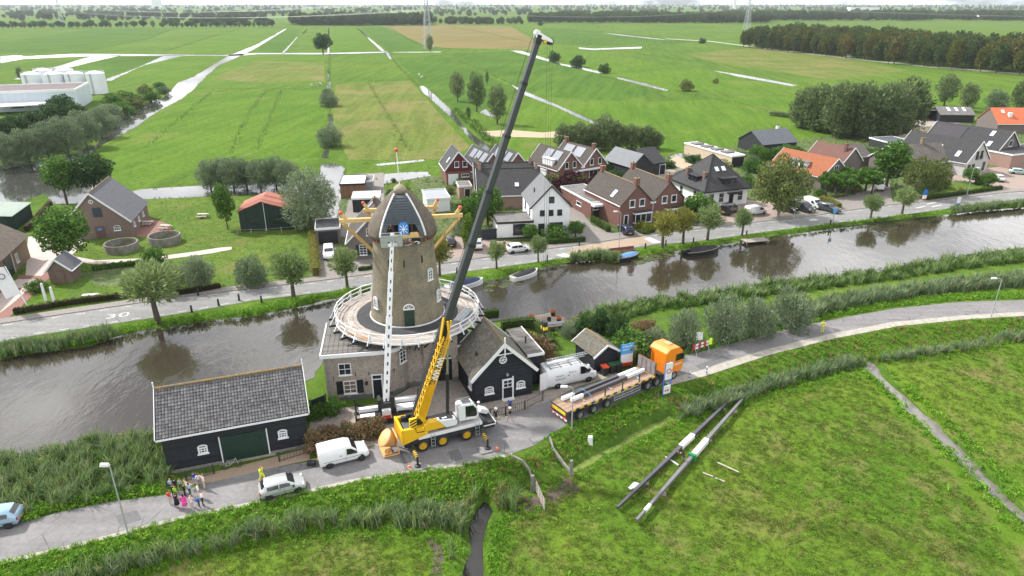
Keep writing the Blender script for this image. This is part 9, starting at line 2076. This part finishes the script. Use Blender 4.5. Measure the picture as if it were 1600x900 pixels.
for k in range(5): c = a.lerp(b,k/4); mb(m_plank3).bar(c+Vector((0,0,.1)),c+Vector((0,0,1.45-.03*k)),.06,.05).build('stile',None,t)
for lab,ps,pt in (('concrete gate post with curved rail left of pasture entrance',((802,718),(817,726),(826,737),(831,752)),(832,768)),('concrete gate post with curved rail right of pasture entrance',((859,688),(864,705),(880,728),(896,747)),(892,744))):
    t = thing('gate_rail',lab,'gate post',(0,0,0)); q = [GT(*a)+Vector((0,0,.3)) for a in ps]; [mb(m_conc).bar(a,b,.16,.3).build('rail',None,t) for a,b in zip(q,q[1:])]; p = GT(*pt); mb(m_conc).taper(p.x-.16,p.x+.16,p.y-.16,p.y+.16,p.z-.2,p.z+1.7,.03).build('post',None,t)
p = GT(922,692); o = mb(m_white).taper(-.24,.24,-.2,.2,-.2,.8,.04).build('marker_stone',None,None,tuple(p)); tag(o,'short white marker stone on the road slope','marker')
p = GT(361,736); t = thing('bicycle','bicycle leaning against the long barn door','bicycle',(p.x,p.y+.35,.05),R(18)); 
for x in (-.55,.55): m = mb(m_tyre).at(MT((x,0,.35)) @ MR(R(78),4,'X')); m.lathe([(.31,-.02),(.35,0),(.31,.02),(.31,-.02)],20,cap=False); [m.bar((0,0,0),(.31*cos(k*.785),.31*sin(k*.785),0),.01) for k in range(8)]; m.build('wheel',None,t)
m = mb(m_alloy).path([(-.55,0,.35),(-.15,.02,.32),(-.3,.08,.85),(-.55,0,.35)],.025,5).path([(-.15,.02,.32),(.35,.08,.85),(-.28,.07,.75)],.025,5).path([(.55,0,.35),(.35,.1,.98)],.025,5); m.build('frame',None,t); mb(m_blacktrim).box(-.42,-.2,.02,.16,.9,.97).build('saddle',None,t); mb(m_blacktrim).path([(.25,-.18,1.0),(.36,.1,1.02),(.25,.38,1.0)],.02,5).build('handlebar',None,t)
p = GT(487,727); o = mb(m_blacktrim).box(-.35,.35,-.22,.22,0,.38).box(-.1,.1,-.02,.02,.38,.46).build('tool_case',None,None,(p.x,p.y,.04),bevel=.03); tag(o,'black tool case on the road behind the small white van','case')
# cows, tractor
for i,(x,y,r) in enumerate(((488,136,10),(500,134,170),(655,119,100),(660,123,20))):
    p = G(x,y); t = thing('cow',['black and white cow left of the straight ditch, lying lower','black and white cow right beside the straight ditch','upper black and white cow on the middle pasture','lower black and white cow on the middle pasture'][i],'cow',tuple(p),R(r)); J = [(-.9,0,1.25,.30),(-.3,0,1.2,.36),(.4,0,1.22,.34),(.8,0,1.35,.22),(1.15,0,1.45,.15),(1.5,0,1.25,.09)]; E = [(k,k+1) for k in range(5)]
    for (a,x0) in ((0,-.8),(2,.55)):
        for s in (-1,1): n = len(J); bk = .1 if a == 0 else -.03; J += [(x0,s*.2,.95,.14),(x0-bk,s*.22,.5,.075),(x0,s*.22,.05,.06)]; E += [(a,n),(n,n+1),(n+1,n+2)]
    me = bpy.data.meshes.new('body'); me.from_pydata([j[:3] for j in J],E,[]); me.materials.append(plain('cow_hide',(.62,.6,.56),.8,.1,1,col2=(.02,.018,.018),c2=(.49,.52),c2scale=.9)); o = bpy.data.objects.new('body',me); COL.objects.link(o); o.parent = t; o.modifiers.new('s','SKIN'); o.modifiers.new('u','SUBSURF').levels = 1
    for k,j in enumerate(J): me.skin_vertices[0].data[k].radius = (j[3],j[3])
p = G(1489,212); t = thing('tractor','small green tractor beside the sand heap','tractor',tuple(p),R(60)); m_tg = plain('tractor_green',(.03,.25,.12),.4); mb(m_tg).taper(.2,2.0,-.4,.4,.8,1.5,.06).build('bonnet',None,t); mb(m_tg).taper(-1.1,.3,-.6,.6,1.0,2.5,.12).build('cab',None,t); [wheel(t,x,s*.75,r_,.4,m_haz,s) for x,r_ in ((-.7,.75),(1.5,.5)) for s in (-1,1)]
for x,y,s in ((1432,222,1.0),(1460,215,1.3)): pass
p = G(1440,219); o = MB(); o.smooth = True; o.mat(mt_sand).lathe([(9,-.1),(7.5,.7),(5,1.7),(2.5,2.6),(.6,3.0),(0,3.0)],20); o = o.build('sand_heap',None,None,(p.x,p.y,0)); o.scale = (1.1,.7,.8); tag(o,'heap of pale sand behind the bungalow','sand heap')
# ================================================================== air
hzm = bpy.data.materials.new('haze'); hzm.use_nodes = True; n_ = hzm.node_tree; n_.nodes.clear(); a = n_.nodes.new('ShaderNodeVolumePrincipled'); b = n_.nodes.new('ShaderNodeOutputMaterial'); a.inputs['Color'].default_value = (.80,.88,.95,1); a.inputs['Density'].default_value = .00007; a.inputs['Anisotropy'].default_value = .2; n_.links.new(a.outputs[0],b.inputs['Volume'])
o = mb(hzm).box(-9100,9100,-70,12100,-3.2,75).build('haze'); o['kind'] = 'stuff'; o['label'] = 'pale summer haze over the polder'
